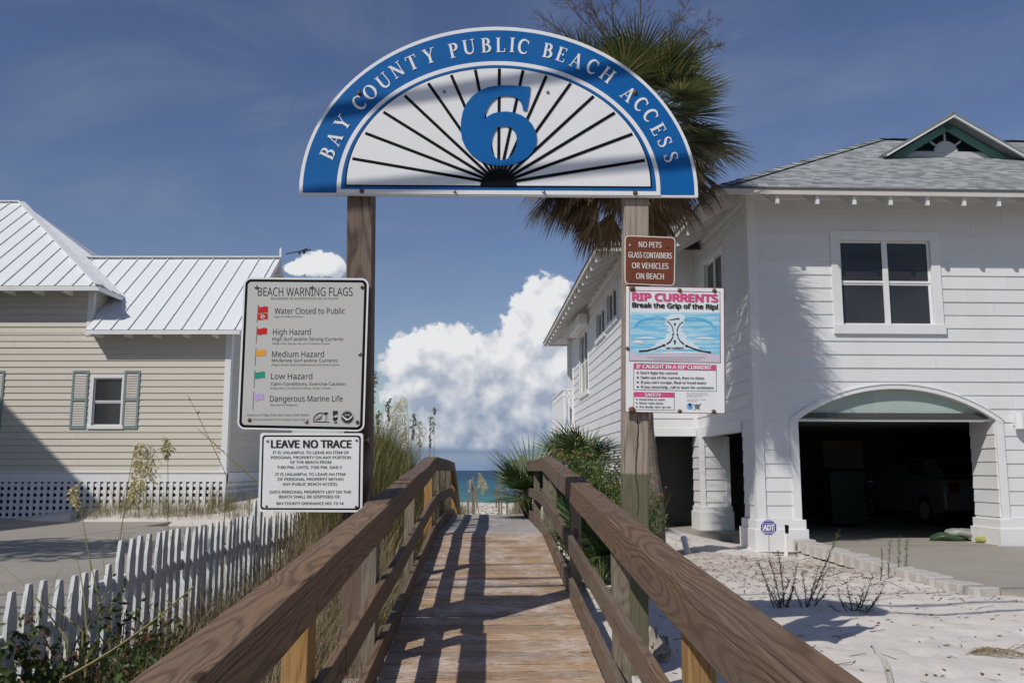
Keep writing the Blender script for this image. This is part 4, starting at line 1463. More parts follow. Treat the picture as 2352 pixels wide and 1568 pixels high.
    strip(a, [(468, 750), (500, 746), (530, 741), (548, 738)], [3, 6, 9, 8], z3, yk - 0.0006); disc(a, 545, 741, 6, z3, yk - 0.0009, 10)
    text(a, 'RIP CURRENT', 450, 584, 972, 14, lambda u, v: pix(*z3(u, v), yk), 0.03)
    a.build('current_arrow', M['ink'], root)
    mp = lambda u, v: pix(*z3(u, v), y - 0.0044)
    t = MB()
    for (s, x0, x1, b, c) in (('ESCAPE', 357, 412, 744, 9), ('ESCAPE', 622, 680, 750, 9), ('ESCAPE', 425, 481, 842, 9), ('ESCAPE', 556, 608, 843, 9)):
        lines(root, M['sign_white'], ((s, x0, x1, b, c, 0.0),), mp)
    t = MB()
    text(t, 'RIP CURRENTS', 192, 841, 598, 55, mp, 0.085, 612)
    t.build('heading', M['pink'], root)
    for (q2, hd) in (([(200, 1081), (833, 1094), (834, 1297), (198, 1285)], [(203, 1084), (830, 1097), (830, 1138), (203, 1126)]), ([(200, 1300), (513, 1306), (513, 1442), (198, 1436)], [(203, 1303), (510, 1309), (510, 1343), (203, 1337)])):
        frame(q2, 3, 'ink', 0.0022)
        flat(root, hd, z3, y - 0.0024, M['pink'], 'heading_bar')
    lines(root, M['sign_white'], (('IF CAUGHT IN A RIP CURRENT', 222, 795, 1119, 28, 0.06, 1128), ('SAFETY', 287, 409, 1332, 23, 0.06, 1335)), mp)
    lines(root, M['ink'], (('Break the Grip of the Rip!', 190, 843, 652, 36, 0.07, 668),), mp)
    for (s, x0, x1, b, c) in (("Don't fight the current", 253, 536, 1162, 19), ('Swim out of the current, then to shore', 253, 739, 1198, 19), ("If you can't escape, float or tread water", 253, 757, 1234, 19), ('If you need help, call or wave for assistance', 253, 811, 1270, 19)):
        t = MB()
        text(t, s, x0, x1, b, c, mp, 0.026, b + (x1 - x0) * 0.012)
        t.build('lettering', M['ink'], root)
        t = MB()
        cx, cy, r = 231, b - 9, 9
        t.add([mp(cx, cy - r), mp(cx + r, cy), mp(cx, cy + r), mp(cx - r, cy)], [(0, 1, 2, 3)])
        t.build('bullet', M['ink'], root)
    for (s, x0, x1, b, c) in (('Know how to swim', 243, 437, 1363, 15), ('Never swim alone', 243, 425, 1391, 15), ("If in doubt, don't go out", 243, 483, 1420, 15)):
        t = MB()
        text(t, s, x0, x1, b, c, mp, 0.024, b + 3)
        t.build('lettering', M['ink'], root)
        t = MB()
        cx, cy, r = 223, b - 7, 7
        t.add([mp(cx, cy - r), mp(cx + r, cy), mp(cx, cy + r), mp(cx - r, cy)], [(0, 1, 2, 3)])
        t.build('bullet', M['ink'], root)
    for (s, x0, x1, b, c) in (('Rip currents are powerful currents of water moving away from shore.', 303, 752, 1040, 9), ('They can sweep even the strongest swimmer out to sea.', 345, 711, 1056, 9),
                              ('More information about rip', 605, 760, 1313, 8), ('currents can be found at the', 605, 770, 1326, 8), ('following web sites:', 605, 718, 1338, 8), ('www.ripcurrents.noaa.gov', 605, 757, 1361, 8), ('www.usla.org', 605, 684, 1373, 8)):
        lines(root, M['ink_soft'], ((s, x0, x1, b, c, 0.0),), mp, 'small_lettering')
    mb = MB(); disc(mb, 630, 1410, 25, z3, y - 0.0026, 20, 20); disc(mb, 630, 1412, 19, z3, y - 0.0027, 18, None, 0, 180)
    mb.build('emblem', M['midblue'], root)
    mb = MB(); mb.add([pix(*z3(*p), y - 0.0032) for p in ((614, 1400), (646, 1402), (630, 1418))], [(0, 1, 2)]); disc(mb, 630, 1401, 15, z3, y - 0.0030, 14, None, 180, 360)
    mb.build('emblem', plain('navy_print', (0.05, 0.06, 0.25), 0.5, 0.1), root)
    mb = MB(); strip(mb, [(657, 1390), (711, 1442)], [7, 3], z3, y - 0.0026); strip(mb, [(716, 1389), (660, 1440)], [7, 3], z3, y - 0.0030); disc(mb, 686, 1412, 19, z3, y - 0.0034, 18, 11); disc(mb, 686, 1412, 7, z3, y - 0.0036, 10)
    mb.build('emblem', M['ink_soft'], root)
    Ru = M['rust']
    for (x, yy, r) in ((188, 510, 0.021), (552, 524, 0.015), (817, 526, 0.015), (153, 967, 0.013), (187, 1438, 0.023), (553, 1449, 0.015), (813, 1450, 0.015)):
        bolts([z3(x, yy) + (Ru,)], y - 0.003, root, r)


build_rip_sign()
# ------------------------------------------------------------------ houses
UP = Vector((0, 0, 1))


def lap_wall(mb, O, ex, n, s0, s1, z0, z1, exp_, holes=(), arch=None, proud=0.020):
    """horizontal lap boards as real wedges; holes = [(sa, sb, za, zb)], arch(z) -> (sa, sb) or None"""
    z = z0
    while z < z1 - 0.01:
        zt = min(z + exp_, z1)
        # split the course where an opening starts or ends, finely along an arch
        br = {z, zt}
        for (_, _, c, d) in holes:
            br |= {q for q in (c, d) if z + 0.004 < q < zt - 0.004}
        if arch and arch(zt + 0.02) != arch(z) or (arch and arch(z) and not arch(zt)):
            br |= {z + (zt - z) * k / 10 for k in range(1, 10)}
        br = sorted(br)
        wob = R.uniform(-0.0025, 0.0025)
        joints = [s0]
        while s1 - joints[-1] > 5.2:
            joints.append(joints[-1] + R.uniform(2.4, 4.2))
        pr = lambda zz: (proud + wob) + (0.003 - proud - wob) * (zz - z) / (zt + 0.012 - z)
        for bi, (za, zb) in enumerate(zip(br, br[1:])):
            zm = (za + zb) / 2
            iv = [(s0, s1)]
            cuts = [(p, q) for (p, q, c, d) in holes if c < zm < d]
            if arch and arch(zm):
                cuts.append(arch(zm))
            for (p0, q0) in cuts:
                nv = []
                for (p, q) in iv:
                    if q0 <= p or p0 >= q:
                        nv.append((p, q))
                    else:
                        if p0 > p:
                            nv.append((p, p0))
                        if q0 < q:
                            nv.append((q0, q))
                iv = nv
            ztop = zb + (0.012 if zb == zt else 0.0)
            for (p, q) in iv:
                ss = [p] + [j for j in joints[1:] if p + 0.1 < j < q - 0.1] + [q]
                for e, f in zip(ss, ss[1:]):
                    e2 = e + (0.004 if e > p else 0)
                    P = lambda s, zz, o: O + ex * s + UP * zz + n * o
                    v = [P(e2, za, pr(za)), P(f, za, pr(za)), P(f, ztop, pr(ztop)), P(e2, ztop, pr(ztop)), P(e2, za, -0.01), P(f, za, -0.01)]
                    mb.add(v, [(0, 1, 2, 3), (0, 3, 4), (1, 5, 2)] + ([(0, 4, 5, 1)] if bi == 0 else []))
        z = zt


def fbox(mb, O, ex, n, s0, s1, z0, z1, o0, o1):
    mb.box((s0, o0, z0), (s1, o1, z1), (O, ex, n, UP))


def window(parent, O, ex, n, s0, s1, z0, z1, cols=1, rows=2, trim=0.12, mat=None, sill=True, o=0.03):
    mat = mat or M['white_paint']
    f = MB()
    fbox(f, O, ex, n, s0 - trim, s1 + trim, z1, z1 + trim, -0.06, o)
    fbox(f, O, ex, n, s0 - trim, s0, z0, z1, -0.06, o)
    fbox(f, O, ex, n, s1, s1 + trim, z0, z1, -0.06, o)
    fbox(f, O, ex, n, s0 - trim - 0.01, s1 + trim + 0.01, z0 - trim, z0, -0.06, o + (0.03 if sill else 0.0))
    fr = f.build('window', mat, parent, bevel=0.004)
    sh = MB()
    cw = (s1 - s0) / cols
    ch = (z1 - z0) / rows
    e = 0.035
    for i in range(cols):
        for j in range(rows):
            a, b, c, d = s0 + cw * i, s0 + cw * (i + 1), z0 + ch * j, z0 + ch * (j + 1)
            dpt = -0.03 if j == rows - 1 else -0.045
            fbox(sh, O, ex, n, a, b, d - e, d, dpt - 0.02, dpt)
            fbox(sh, O, ex, n, a, b, c, c + e, dpt - 0.02, dpt)
            fbox(sh, O, ex, n, a, a + e, c + e, d - e, dpt - 0.02, dpt)
            fbox(sh, O, ex, n, b - e, b, c + e, d - e, dpt - 0.02, dpt)
            p = MB()
            fbox(p, O, ex, n, a + e, b - e, c + e, d - e, dpt - 0.018, dpt - 0.008)
            p.build('pane', M['glass'], fr)
    for i in range(1, cols):
        fbox(sh, O, ex, n, s0 + cw * i - 0.045, s0 + cw * i + 0.045, z0, z1, -0.028, -0.004)
    sh.build('sash', mat, fr)
    return fr


# ---- white house on the right, turned about two degrees
A3 = radians(2.3)
C0 = Vector((3.90, 14.6, 0))
EX = Vector((cos(A3), sin(A3), 0))
ED = Vector((-sin(A3), cos(A3), 0))
HP = lambda s, t, z: C0 + EX * s + ED * t + UP * z


def H(px, py, t=0.0):
    p = pplane(px, py, HP(0, t, 0), ED) - C0
    return p.dot(EX), p.z


def SW(px, py, s=0.0):
    p = pplane(px, py, HP(s, 0, 0), EX) - C0
    return p.dot(ED), p.z


GFL = -1.17         # carport floor
EAVE = 4.40
PITCHR = 0.546
WS = -1.36          # wing side wall
WT = 3.83           # wing front wall
UPZ = 0.82          # underside of the upper storey


def roof_plane(mb, pts, th=0.0):
    """pts: first two along the eave; adds the face with slope coordinates for the shingles"""
    a, b = pts[0], pts[1]
    ex = (b - a).normalized()
    nn = ex.cross(pts[2] - a).normalized()
    ey = nn.cross(ex)
    w = [Vector(((p - a).dot(ex) + 50.0, (p - a).dot(ey), 0)) for p in pts]
    mb.add(pts, [tuple(range(len(pts)))], w)


M['dim_door'] = plain('shade_darkened_door_paint', (0.30, 0.29, 0.26), 0.6, 0.06)  # white door's colour dimmed to paint in the carport's shade
M['slate'] = plain('grey_roof_edge', (0.20, 0.21, 0.215), 0.8, 0.15, 8.0)
M['grey_paint'] = plain('weathered_grey_paint', (0.50, 0.51, 0.51), 0.6, 0.08)
M['dark_red'] = plain('dark_red_lens', (0.12, 0.01, 0.01), 0.3, 0.05)


def build_white_house():
    root = thing('white_house', 'two storey white lap sided house with an arched carport opening and grey shingle roof', 'house', HP(3, 3, -1.3))
    n = -ED
    O = C0
    sl = H(1833, 1000)[0]
    sr = H(2287, 1000)[0]
    zs = H(2060, 964)[1]
    ztop = H(2070, 893)[1]
    ztrim = H(2080, 879)[1]
    sc = (sl + sr) / 2
    hw = (sr - sl) / 2
    rise = ztop - zs
    Rr = (hw * hw + rise * rise) / (2 * rise)

    def arch_in(z, ex=0.0):
        """half width of the arched opening at height z"""
        dz = z - (zs + rise - Rr)
        q = (Rr + ex) ** 2 - dz * dz
        return sqrt(q) if q > 0 else 0

    def arch_cut(z):
        if z < zs:
            return (sl - 0.06, sr + 0.06)
        if z < zs + rise + 0.1:
            h = arch_in(z, 0.07)
            return (sc - h, sc + h) if h > 0 else None
        return None
    wa = H(1926, 552); wb = H(2146, 747)
    w0, w1, wz0, wz1 = wa[0], wb[0], wb[1], wa[1]
    mb = MB()
    lap_wall(mb, O, EX, n, 0.10, 11.0, GFL - 0.25, EAVE + 0.30, 0.219, [(w0 - 0.02, w1 + 0.02, wz0 - 0.02, wz1 + 0.02)], arch_cut)
    # left wall of the carport wing, above the open ground floor, and the corner pier
    tw0, tw1, tz0, tz1 = 1.60, 2.86, 3.12, 3.98
    lap_wall(mb, O, ED, -EX, 0.10, WT, UPZ, EAVE + 0.30, 0.219, [(tw0, tw1, tz0, tz1)])
    lap_wall(mb, O, ED, -EX, 0.10, 0.72, GFL - 0.25, UPZ, 0.219)
    # front wall of the sea wing
    lap_wall(mb, HP(0, WT, 0), EX, n, WS + 0.1, 0.0, UPZ, EAVE + 0.3, 0.219)
    s_open = H(1503, 1100, WT)[0]
    lap_wall(mb, HP(0, WT, 0), EX, n, WS + 0.1, s_open, -1.35, UPZ, 0.219)
    # side wall of the sea wing, towards the footbridge
    tall = (SW(1352, 830, WS)[0], SW(1333, 830, WS)[0], SW(1342, 902, WS)[1], SW(1342, 762, WS)[1])
    sm1 = (SW(1391, 740, WS)[0], SW(1372, 740, WS)[0], SW(1381, 771, WS)[1], SW(1381, 712, WS)[1])
    sm2 = (SW(1419, 700, WS)[0], SW(1396, 700, WS)[0], SW(1408, 737, WS)[1], SW(1408, 664, WS)[1])
    wing_holes = [tall, sm1, sm2]
    lap_wall(mb, HP(WS, 0, 0), ED, -EX, WT + 0.1, 14.4, 0.62, EAVE + 0.3, 0.225, wing_holes)
    lap_wall(mb, HP(0, 14.4, 0), EX, n, WS, 3.0, 0.62, EAVE + 0.3, 0.219)
    mb.build('wall', M['white_siding'], root)
    # louvred ground floor skirt of the wing
    mb = MB()
    z = -1.35
    while z < 0.55:
        for ta in (WT + 0.15, WT + 2.6, WT + 5.1, WT + 7.6):
            P = lambda t, zz, o: HP(WS, t, zz) - EX * o
            mb.add([P(ta, z, 0.02), P(ta + 2.3, z, 0.02), P(ta + 2.3, z + 0.055, -0.02), P(ta, z + 0.055, -0.02)], [(0, 1, 2, 3)])
        z += 0.06
    for ta in (WT + 0.02, WT + 2.46, WT + 4.96, WT + 7.46, WT + 9.95):
        mb.box((-0.03, ta, -1.4), (0.03, ta + 0.13, 0.62), (HP(WS, 0, 0), EX, ED, UP))
    mb.box((0.06, WT, -1.4), (0.10, 14.4, 0.62), (HP(WS, 0, 0), EX, ED, UP))
    mb.box((-0.035, WT + 0.05, 0.55), (0.03, 14.35, 0.64), (HP(WS, 0, 0), EX, ED, UP))
    mb.build('louvred_skirt', M['white_paint'], root)
    # corner boards, frieze, jamb trim, pier bases
    mb = MB()
    fbox(mb, O, EX, n, -0.035, 0.11, GFL - 0.20, EAVE + 0.22, -0.1, 0.034)
    mb.box((-0.034, 0.0, GFL - 0.2), (0.1, 0.12, EAVE + 0.22), (O, EX, ED, UP))
    fbox(mb, HP(0, WT, 0), EX, n, WS - 0.034, WS + 0.11, -1.35, EAVE + 0.2, -0.1, 0.034)
    mb.box((-0.036, WT - 0.001, -1.35), (0.05, WT + 0.13, EAVE + 0.2), (HP(WS, 0, 0), EX, ED, UP))
    mb.box((-0.036, 14.28, 0.6), (0.05, 14.45, EAVE + 0.2), (HP(WS, 0, 0), EX, ED, UP))
    fbox(mb, HP(0, WT, 0), EX, n, -0.09, 0.01, UPZ, EAVE + 0.1, -0.02, 0.036)
    fbox(mb, O, EX, n, 0.11, 11, EAVE + 0.05, EAVE + 0.33, -0.02, 0.030)
    mb.box((-0.030, 0.12, EAVE + 0.05), (0.02, WT, EAVE + 0.33), (O, EX, ED, UP))
    mb.box((-0.030, WT + 0.12, EAVE + 0.05), (0.02, 14.3, EAVE + 0.33), (HP(WS, 0, 0), EX, ED, UP))
    # bands under the upper storey
    mb.box((-0.031, 0.75, UPZ - 0.17), (0.12, WT - 0.02, UPZ + 0.03), (O, EX, ED, UP))
    fbox(mb, HP(0, WT, 0), EX, n, s_open, -0.035, UPZ - 0.14, UPZ + 0.03, -0.12, 0.031)
    mb.box((s_open - 0.07, WT - 0.035, -1.2), (s_open + 0.03, WT + 0.14, UPZ - 0.14), (O, EX, ED, UP))
    for (a, b) in ((sl - 0.135, sl), (sr, sr + 0.125)):
        fbox(mb, O, EX, n, a, b, GFL, zs, -0.2, 0.036)
    mb.build('trim', M['white_paint'], root, bevel=0.004)
    # curved trim over the opening
    mb = MB()
    N = 36
    ro = Rr + 0.07
    a0 = math.asin(min(0.999, (hw + 0.115) / ro))
    cz = zs + rise - Rr
    fi, fo, bi, bo = [], [], [], []
    for i in range(N + 1):
        a = -a0 + 2 * a0 * i / N
        pi_, po = (sc + Rr * sin(a), cz + Rr * cos(a)), (sc + ro * sin(a), cz + ro * cos(a))
        fi.append(HP(pi_[0], -0.042, pi_[1])); fo.append(HP(po[0], -0.042, po[1]))
        bi.append(HP(pi_[0], 0.12, pi_[1])); bo.append(HP(po[0], 0.03, po[1]))
    m = N + 1
    mb.add(fi + fo + bi + bo, [(i, i + 1, m + i + 1, m + i) for i in range(N)] + [(i, i + 1, 2 * m + i + 1, 2 * m + i) for i in range(N)] + [(m + i, m + i + 1, 3 * m + i + 1, 3 * m + i) for i in range(N)])
    o2 = [HP(sc + (ro + 0.018) * sin(-a0 + 2 * a0 * i / N), -0.055, cz + (ro + 0.018) * cos(-a0 + 2 * a0 * i / N)) for i in range(N + 1)]
    o3 = [HP(sc + ro * sin(-a0 + 2 * a0 * i / N), -0.055, cz + ro * cos(-a0 + 2 * a0 * i / N)) for i in range(N + 1)]
    o4 = [HP(sc + (ro + 0.018) * sin(-a0 + 2 * a0 * i / N), 0.01, cz + (ro + 0.018) * cos(-a0 + 2 * a0 * i / N)) for i in range(N + 1)]
    mb.add(o2 + o3 + o4, [(i, i + 1, m + i + 1, m + i) for i in range(N)] + [(i, i + 1, 2 * m + i + 1, 2 * m + i) for i in range(N)])
    mb.build('arch_trim', M['white_paint'], root)
    # pale green panel that fills the head of the arch, set back a little
    pts = [(sc - hw - 0.05, zs)] + [(sc + Rr * sin(a) * 1.02, cz + Rr * cos(a) * 1.02) for a in [-a0 + 2 * a0 * i / 30 for i in range(31)]] + [(sc + hw + 0.05, zs)]
    mb = MB()
    mb.prism([HP(s, 0.10, z) for s, z in pts], [HP(s, 0.14, z) for s, z in pts])
    mb.build('arch_panel', M['arch_panel'], root)
    mb = MB()
    fbox(mb, O, EX, n, sl, sr, zs - 0.02, zs + 0.015, -0.16, -0.085)
    mb.build('panel_edge', M['white_paint'], root)
    # piers beside the opening: inner faces with laps, stepped bases
    mb = MB()
    lap_wall(mb, HP(sr, 0, 0), ED, -EX, 0.02, 0.75, GFL, zs + 0.1, 0.219)
    lap_wall(mb, HP(sl, 0, 0), ED, EX, 0.02, 0.75, GFL, zs + 0.1, 0.219)
    mb.box((0.08, 0.70, GFL - 0.2), (sl - 0.02, 0.74, UPZ), (O, EX, ED, UP))
    mb.box((sr + 0.03, 0.70, GFL - 0.2), (11, 0.74, UPZ), (O, EX, ED, UP))
    mb.build('pier_lining', M['white_siding'], root)
    mb = MB()
    zb1, zb2, zb3 = H(1770, 1193)[1], H(1770, 1216)[1], H(1770, 1266)[1]
    for (a, b) in ((-0.035, sl + 0.03), (sr - 0.03, 11.0)):
        mb.box((a - 0.03, -0.065, zb2), (b + 0.02, 0.76, zb1), (O, EX, ED, UP))
        mb.box((a - 0.06, -0.095, zb3), (b + 0.045, 0.79, zb2 + 0.012), (O, EX, ED, UP))
    mb.build('pier_base', M['white_paint'], root, bevel=0.006)
    mb = MB()
    mb.box((0.03, 0.02, -1.6), (sl, 0.7, zb3 - 0.002), (O, EX, ED, UP))
    mb.build('footing', M['block'], root)
    # inner pier at the side entrance
    mb = MB()
    ip0, ip1 = H(1612, 1100, 3.45)[0], H(1676, 1100, 3.45)[0]
    lap_wall(mb, HP(0, 3.45, 0), EX, n, ip0 + 0.06, ip1, -1.05, UPZ - 0.16, 0.219)
    lap_wall(mb, HP(ip0, 0, 0), ED, -EX, 3.5, 4.1, -1.05, UPZ - 0.16, 0.219)
    mb.box((ip0 + 0.01, 3.46, -1.2), (ip1 - 0.01, 4.1, UPZ - 0.15), (O, EX, ED, UP))
    mb.build('entrance_pier', M['white_siding'], root)
    mb = MB()
    mb.box((ip0 - 0.03, 3.42, -1.05), (ip0 + 0.07, 3.52, UPZ - 0.16), (O, EX, ED, UP))
    mb.box((ip1 - 0.08, 3.42, -1.05), (ip1 + 0.01, 3.5, UPZ - 0.16), (O, EX, ED, UP))
    mb.box((ip0 - 0.06, 3.38, -1.20), (ip1 + 0.05, 4.14, -0.80), (O, EX, ED, UP))
    mb.box((ip0 - 0.035, 3.40, -0.80), (ip1 + 0.03, 4.12, -0.70), (O, EX, ED, UP))
    mb.build('entrance_trim', M['white_paint'], root, bevel=0.005)
    # windows
    window(root, O, EX, n, w0, w1, wz0, wz1, 2, 2, 0.155, o=0.035)
    window(root, O, ED, -EX, tw0, tw1, tz0, tz1, 2, 1, 0.10)
    window(root, HP(WS, 0, 0), ED, -EX, *tall, 2, 2, 0.12)
    window(root, HP(WS, 0, 0), ED, -EX, *sm1, 2, 1, 0.12)
    window(root, HP(WS, 0, 0), ED, -EX, *sm2, 2, 1, 0.12)
    mb = MB()
    mb.box((-0.30, tall[0] - 0.25, tall[3] + 0.02), (-0.03, tall[1] + 0.25, tall[3] + 0.34), (HP(WS, 0, 0), EX, ED, UP))
    mb.build('shutter_box', M['white_paint'], root, bevel=0.03)
    # ---- roofs
    e = 0.75
    E1, E2, E3, E4 = HP(-e, -e, EAVE), HP(13, -e, EAVE), HP(13, 9.29, EAVE), HP(-e, 9.29, EAVE)
    q = 5.02
    RZ = EAVE + q * PITCHR
    R1, R2 = HP(-e + q, -e + q, RZ), HP(13 - q, -e + q, RZ)
    mb = MB()
    roof_plane(mb, [E1, E2, R2, R1]); roof_plane(mb, [E4, E1, R1]); roof_plane(mb, [E2, E3, R2]); roof_plane(mb, [E3, E4, R1, R2])
    # hip cap shingles
    for (a, b) in ((E1, R1), (R1, R2)):
        dd = (b - a)
        k = int(dd.length / 0.26)
        for i in range(k):
            p, q2 = a + dd * (i / k), a + dd * ((i + 1.12) / k)
            s1 = dd.normalized().cross(UP).normalized() * 0.15
            up = UP * (0.035 if i % 2 else 0.03)
            mb.add([p + s1 - UP * 0.055 + up, p + up, q2 + up * 0.6, q2 + s1 - UP * 0.055 + up * 0.6, p - s1 - UP * 0.055 + up, q2 - s1 - UP * 0.055 + up * 0.6], [(0, 1, 2, 3), (1, 4, 5, 2)], [Vector((i * 0.4, 0.07, 0))] * 6)
    wE = WS - e
    WR = 5.055
    a1, a2, a3, a4 = HP(wE, WT - e, EAVE), HP(wE + 2 * WR, WT - e, EAVE), HP(wE + 2 * WR, 17.0, EAVE), HP(wE, 17.0, EAVE)
    WZ = EAVE + WR * PITCHR
    wr1, wr2 = HP(wE + WR, WT - e + WR, WZ), HP(wE + WR, 17.0 - WR, WZ)
    roof_plane(mb, [a1, a2, wr1]); roof_plane(mb, [a4, a1, wr1, wr2]); roof_plane(mb, [a2, a3, wr2, wr1]); roof_plane(mb, [a3, a4, wr2])
    # gable dormer
    td = 2.10
    sd0, sd1 = H(2022, 367, td)[0], H(2344, 374, td)[0]
    sdc = (sd0 + sd1) / 2
    zf = EAVE + PITCHR * (td + e) - 0.02
    zp = H(2178, 273, td)[1]
    tb = (zp - EAVE) / PITCHR - e
    D0, D1, DP, DB = HP(sd0, td, zf), HP(sd1, td, zf), HP(sdc, td, zp), HP(sdc, tb, zp)
    roof_plane(mb, [D0, DP, DB] if False else [D0, HP(sd0 + 0.01, td + 0.02, zf), DB, DP]); roof_plane(mb, [HP(sd1 - 0.01, td + 0.02, zf), D1, DP, DB])
    rf = mb.build('roof', M['shingle'], root, wattr=True)
    # under-roof boards, fascia, rafter tails
    mb = MB()
    dn = UP * -0.06
    for (a, b, c, d_) in ((E1, E2, HP(13, 0.03, EAVE + e * PITCHR), HP(0.0, 0.03, EAVE + e * PITCHR)), (E4, E1, HP(0.03, 0.0, EAVE + e * PITCHR), HP(0.03, 9.0, EAVE + e * PITCHR)),
                          (a4, a1, HP(WS + 0.03, WT, EAVE + e * PITCHR), HP(WS + 0.03, 16.2, EAVE + e * PITCHR)), (a1, HP(0, WT - e, EAVE), HP(0, WT + 0.03, EAVE + e * PITCHR), HP(WS, WT + 0.03, EAVE + e * PITCHR)), (a3, a4, HP(WS + 0.03, 14.4, EAVE + 0.3), HP(5, 14.4, EAVE + 0.3))):
        mb.quad(a + dn, b + dn, c + dn, d_ + dn)
    mb.build('soffit', M['soffit'], rf)
    mb = MB()
    for (a, b) in ((E1, E2), (E4, E1), (a4, a1), (a1, HP(-e, WT - e, EAVE)), (a3, a4)):
        dd = (b - a).normalized()
        mb.box((0, -0.02, -0.10), ((b - a).length, 0.012, -0.012), (a, dd, dd.cross(UP), UP))
    mb.build('fascia', M['soffit'], rf)
    mb = MB()
    for (a, b) in ((E1, E2), (E4, E1), (a4, a1), (a1, HP(-e, WT - e, EAVE)), (a3, a4)):
        dd = (b - a).normalized()
        mb.box((-0.02, -0.035, -0.014), ((b - a).length + 0.02, 0.03, 0.012), (a, dd, dd.cross(UP), UP))
    mb.build('drip_edge', plain('dark_drip_edge', (0.10, 0.105, 0.11), 0.7, 0.1), rf)

    def tail(O2, ex2, nn, s):
        t = MB()
        P = lambda ss, o, z: O2 + ex2 * ss + nn * o + UP * z
        w = 0.028
        zz = lambda o: EAVE - 0.07 + (e - o) * PITCHR
        v = []
        for ss in (s - w, s + w):
            v += [P(ss, 0.0, zz(0.0)), P(ss, 0.715, zz(0.715)), P(ss, 0.715, zz(0.715) - 0.185), P(ss, 0.66, zz(0.66) - 0.205), P(ss, 0.0, zz(0.0) - 0.20)]
        t.add(v, [(0, 1, 2, 3, 4), (9, 8, 7, 6, 5)] + [(i, 5 + i, 5 + (i + 1) % 5, (i + 1) % 5) for i in range(5)])
        t.build('rafter_tail', M['white_paint'], rf)
    for px in (1785.8, 1877.6, 1962.7, 2046, 2131, 2215, 2295, 2378):
        tail(O, EX, n, H(px, 475, -0.7)[0])
    for k in range(4):
        tail(O, ED, -EX, 0.5 + k * 0.8)
    for k in range(17):
        tail(HP(WS, 0, 0), ED, -EX, WT - 0.35 + k * 0.78)
    # dormer front: teal barge boards, dark recess, half round and spokes
    mb = MB()
    back = 0.28
    tri = [HP(sd0 + 0.16, td + back, zf + 0.03), HP(sd1 - 0.16, td + back, zf + 0.03), HP(sdc, td + back, zp - 0.10)]
    mb.add(tri, [(0, 1, 2)])
    for k in range(9):
        z = zf + 0.08 + k * 0.085
        f = (zp - 0.15 - z) / (zp - zf) * (sd1 - sd0) / 2
        if f > 0.08:
            P = lambda s, t, zz: HP(s, t, zz)
            mb.quad(P(sdc - f, td + back - 0.05, z), P(sdc + f, td + back - 0.05, z), P(sdc + f, td + back - 0.01, z + 0.06), P(sdc - f, td + back - 0.01, z + 0.06))
    dm = mb.build('gable_vent', plain('dark_louvre_paint', (0.035, 0.055, 0.055), 0.7, 0.1), root)
    mb = MB()
    for (a, b) in ((D0, DP), (DP, D1)):
        dd = (b - a).normalized()
        pn = dd.cross(ED).normalized()
        if pn.z > 0:
            pn = -pn
        mb.box((0.02, 0.03, 0.06), ((b - a).length, 0.07, 0.20), (a, dd, ED, pn))
    mb.build('barge_board', M['teal'], dm)
    mb = MB()
    for (a, b) in ((D0, DP), (DP, D1)):
        dd = (b - a).normalized()
        pn = dd.cross(ED).normalized()
        if pn.z > 0:
            pn = -pn
        mb.box((0.0, -0.245, 0.020), ((b - a).length + 0.01, -0.20, 0.048), (a, dd, ED, pn))
    mb.build('roof_edge', M['white_paint'], dm)
    mb = MB()
    for (a, b) in ((D0, DP), (DP, D1)):
        dd = (b - a).normalized()
        pn = dd.cross(ED).normalized()
        if pn.z > 0:
            pn = -pn
        mb.box((-0.05, -0.24, -0.03), ((b - a).length + 0.03, 0.30, 0.035), (a, dd, ED, pn))
    mb.build('roof_board', M['slate'], dm)
    mb = MB()
    zc = zf + 0.17
    pts = [(sdc - 0.02 + 0.235 * cos(pi * i / 20), zc + 0.235 * sin(pi * i / 20)) for i in range(21)]
    mb.prism([HP(s, td + 0.10, z) for s, z in pts], [HP(s, td + 0.15, z) for s, z in pts])
    for an in (38, 90, 142):
        c, s_ = cos(radians(an)), sin(radians(an))
        a, b = HP(sdc - 0.02 + c * 0.22, td + 0.13, zc + s_ * 0.22), HP(sdc - 0.02 + c * 0.40, td + 0.13, zc + s_ * 0.40)
        mb.beam([a, b], 0.035, 0.03, side=ED.cross(b - a))
    mb.box((sd0 + 0.52, td + 0.12, zc + 0.0), (sd1 - 0.5, td + 0.16, zc + 0.03), (O, EX, ED, UP))
    mb.box((sd0 + 0.38, td + 0.10, zf - 0.02), (sd1 - 0.38, td + 0.15, zc - 0.003), (O, EX, ED, UP))
    mb.build('sunburst', M['grey_paint'], dm)
    # ---- balcony at the sea end
    mb = MB()
    bx, b0, b1 = WS - 0.30, 14.35, 18.6
    zt, zf2 = 2.58, 1.42
    mb.box((bx - 0.05, b0, zt - 0.05), (bx + 0.06, b1, zt), (O, EX, ED, UP))
    mb.box((bx + 0.06, b0, zt - 0.05), (3, b0 + 0.11, zt), (O, EX, ED, UP))
    mb.box((bx - 0.03, b0, zt - 0.25), (bx + 0.03, b1, zt - 0.19), (O, EX, ED, UP))
    mb.box((bx + 0.03, b0 + 0.02, zt - 0.27), (3, b0 + 0.07, zt - 0.21), (O, EX, ED, UP))
    mb.box((bx - 0.06, b0, zf2 - 0.3), (3, b1, zf2), (O, EX, ED, UP))
    t = b0 + 0.02
    while t < b1:
        mb.box((bx - 0.025, t, zf2), (bx + 0.025, t + 0.05, zt - 0.05), (O, EX, ED, UP))
        t += 0.13
    s = bx + 0.12
    while s < WS + 1.2:
        mb.box((s, b0 + 0.02, zf2), (s + 0.045, b0 + 0.06, zt - 0.05), (O, EX, ED, UP))
        s += 0.12
    mb.build('balcony', M['white_paint'], root)
    mb = MB()
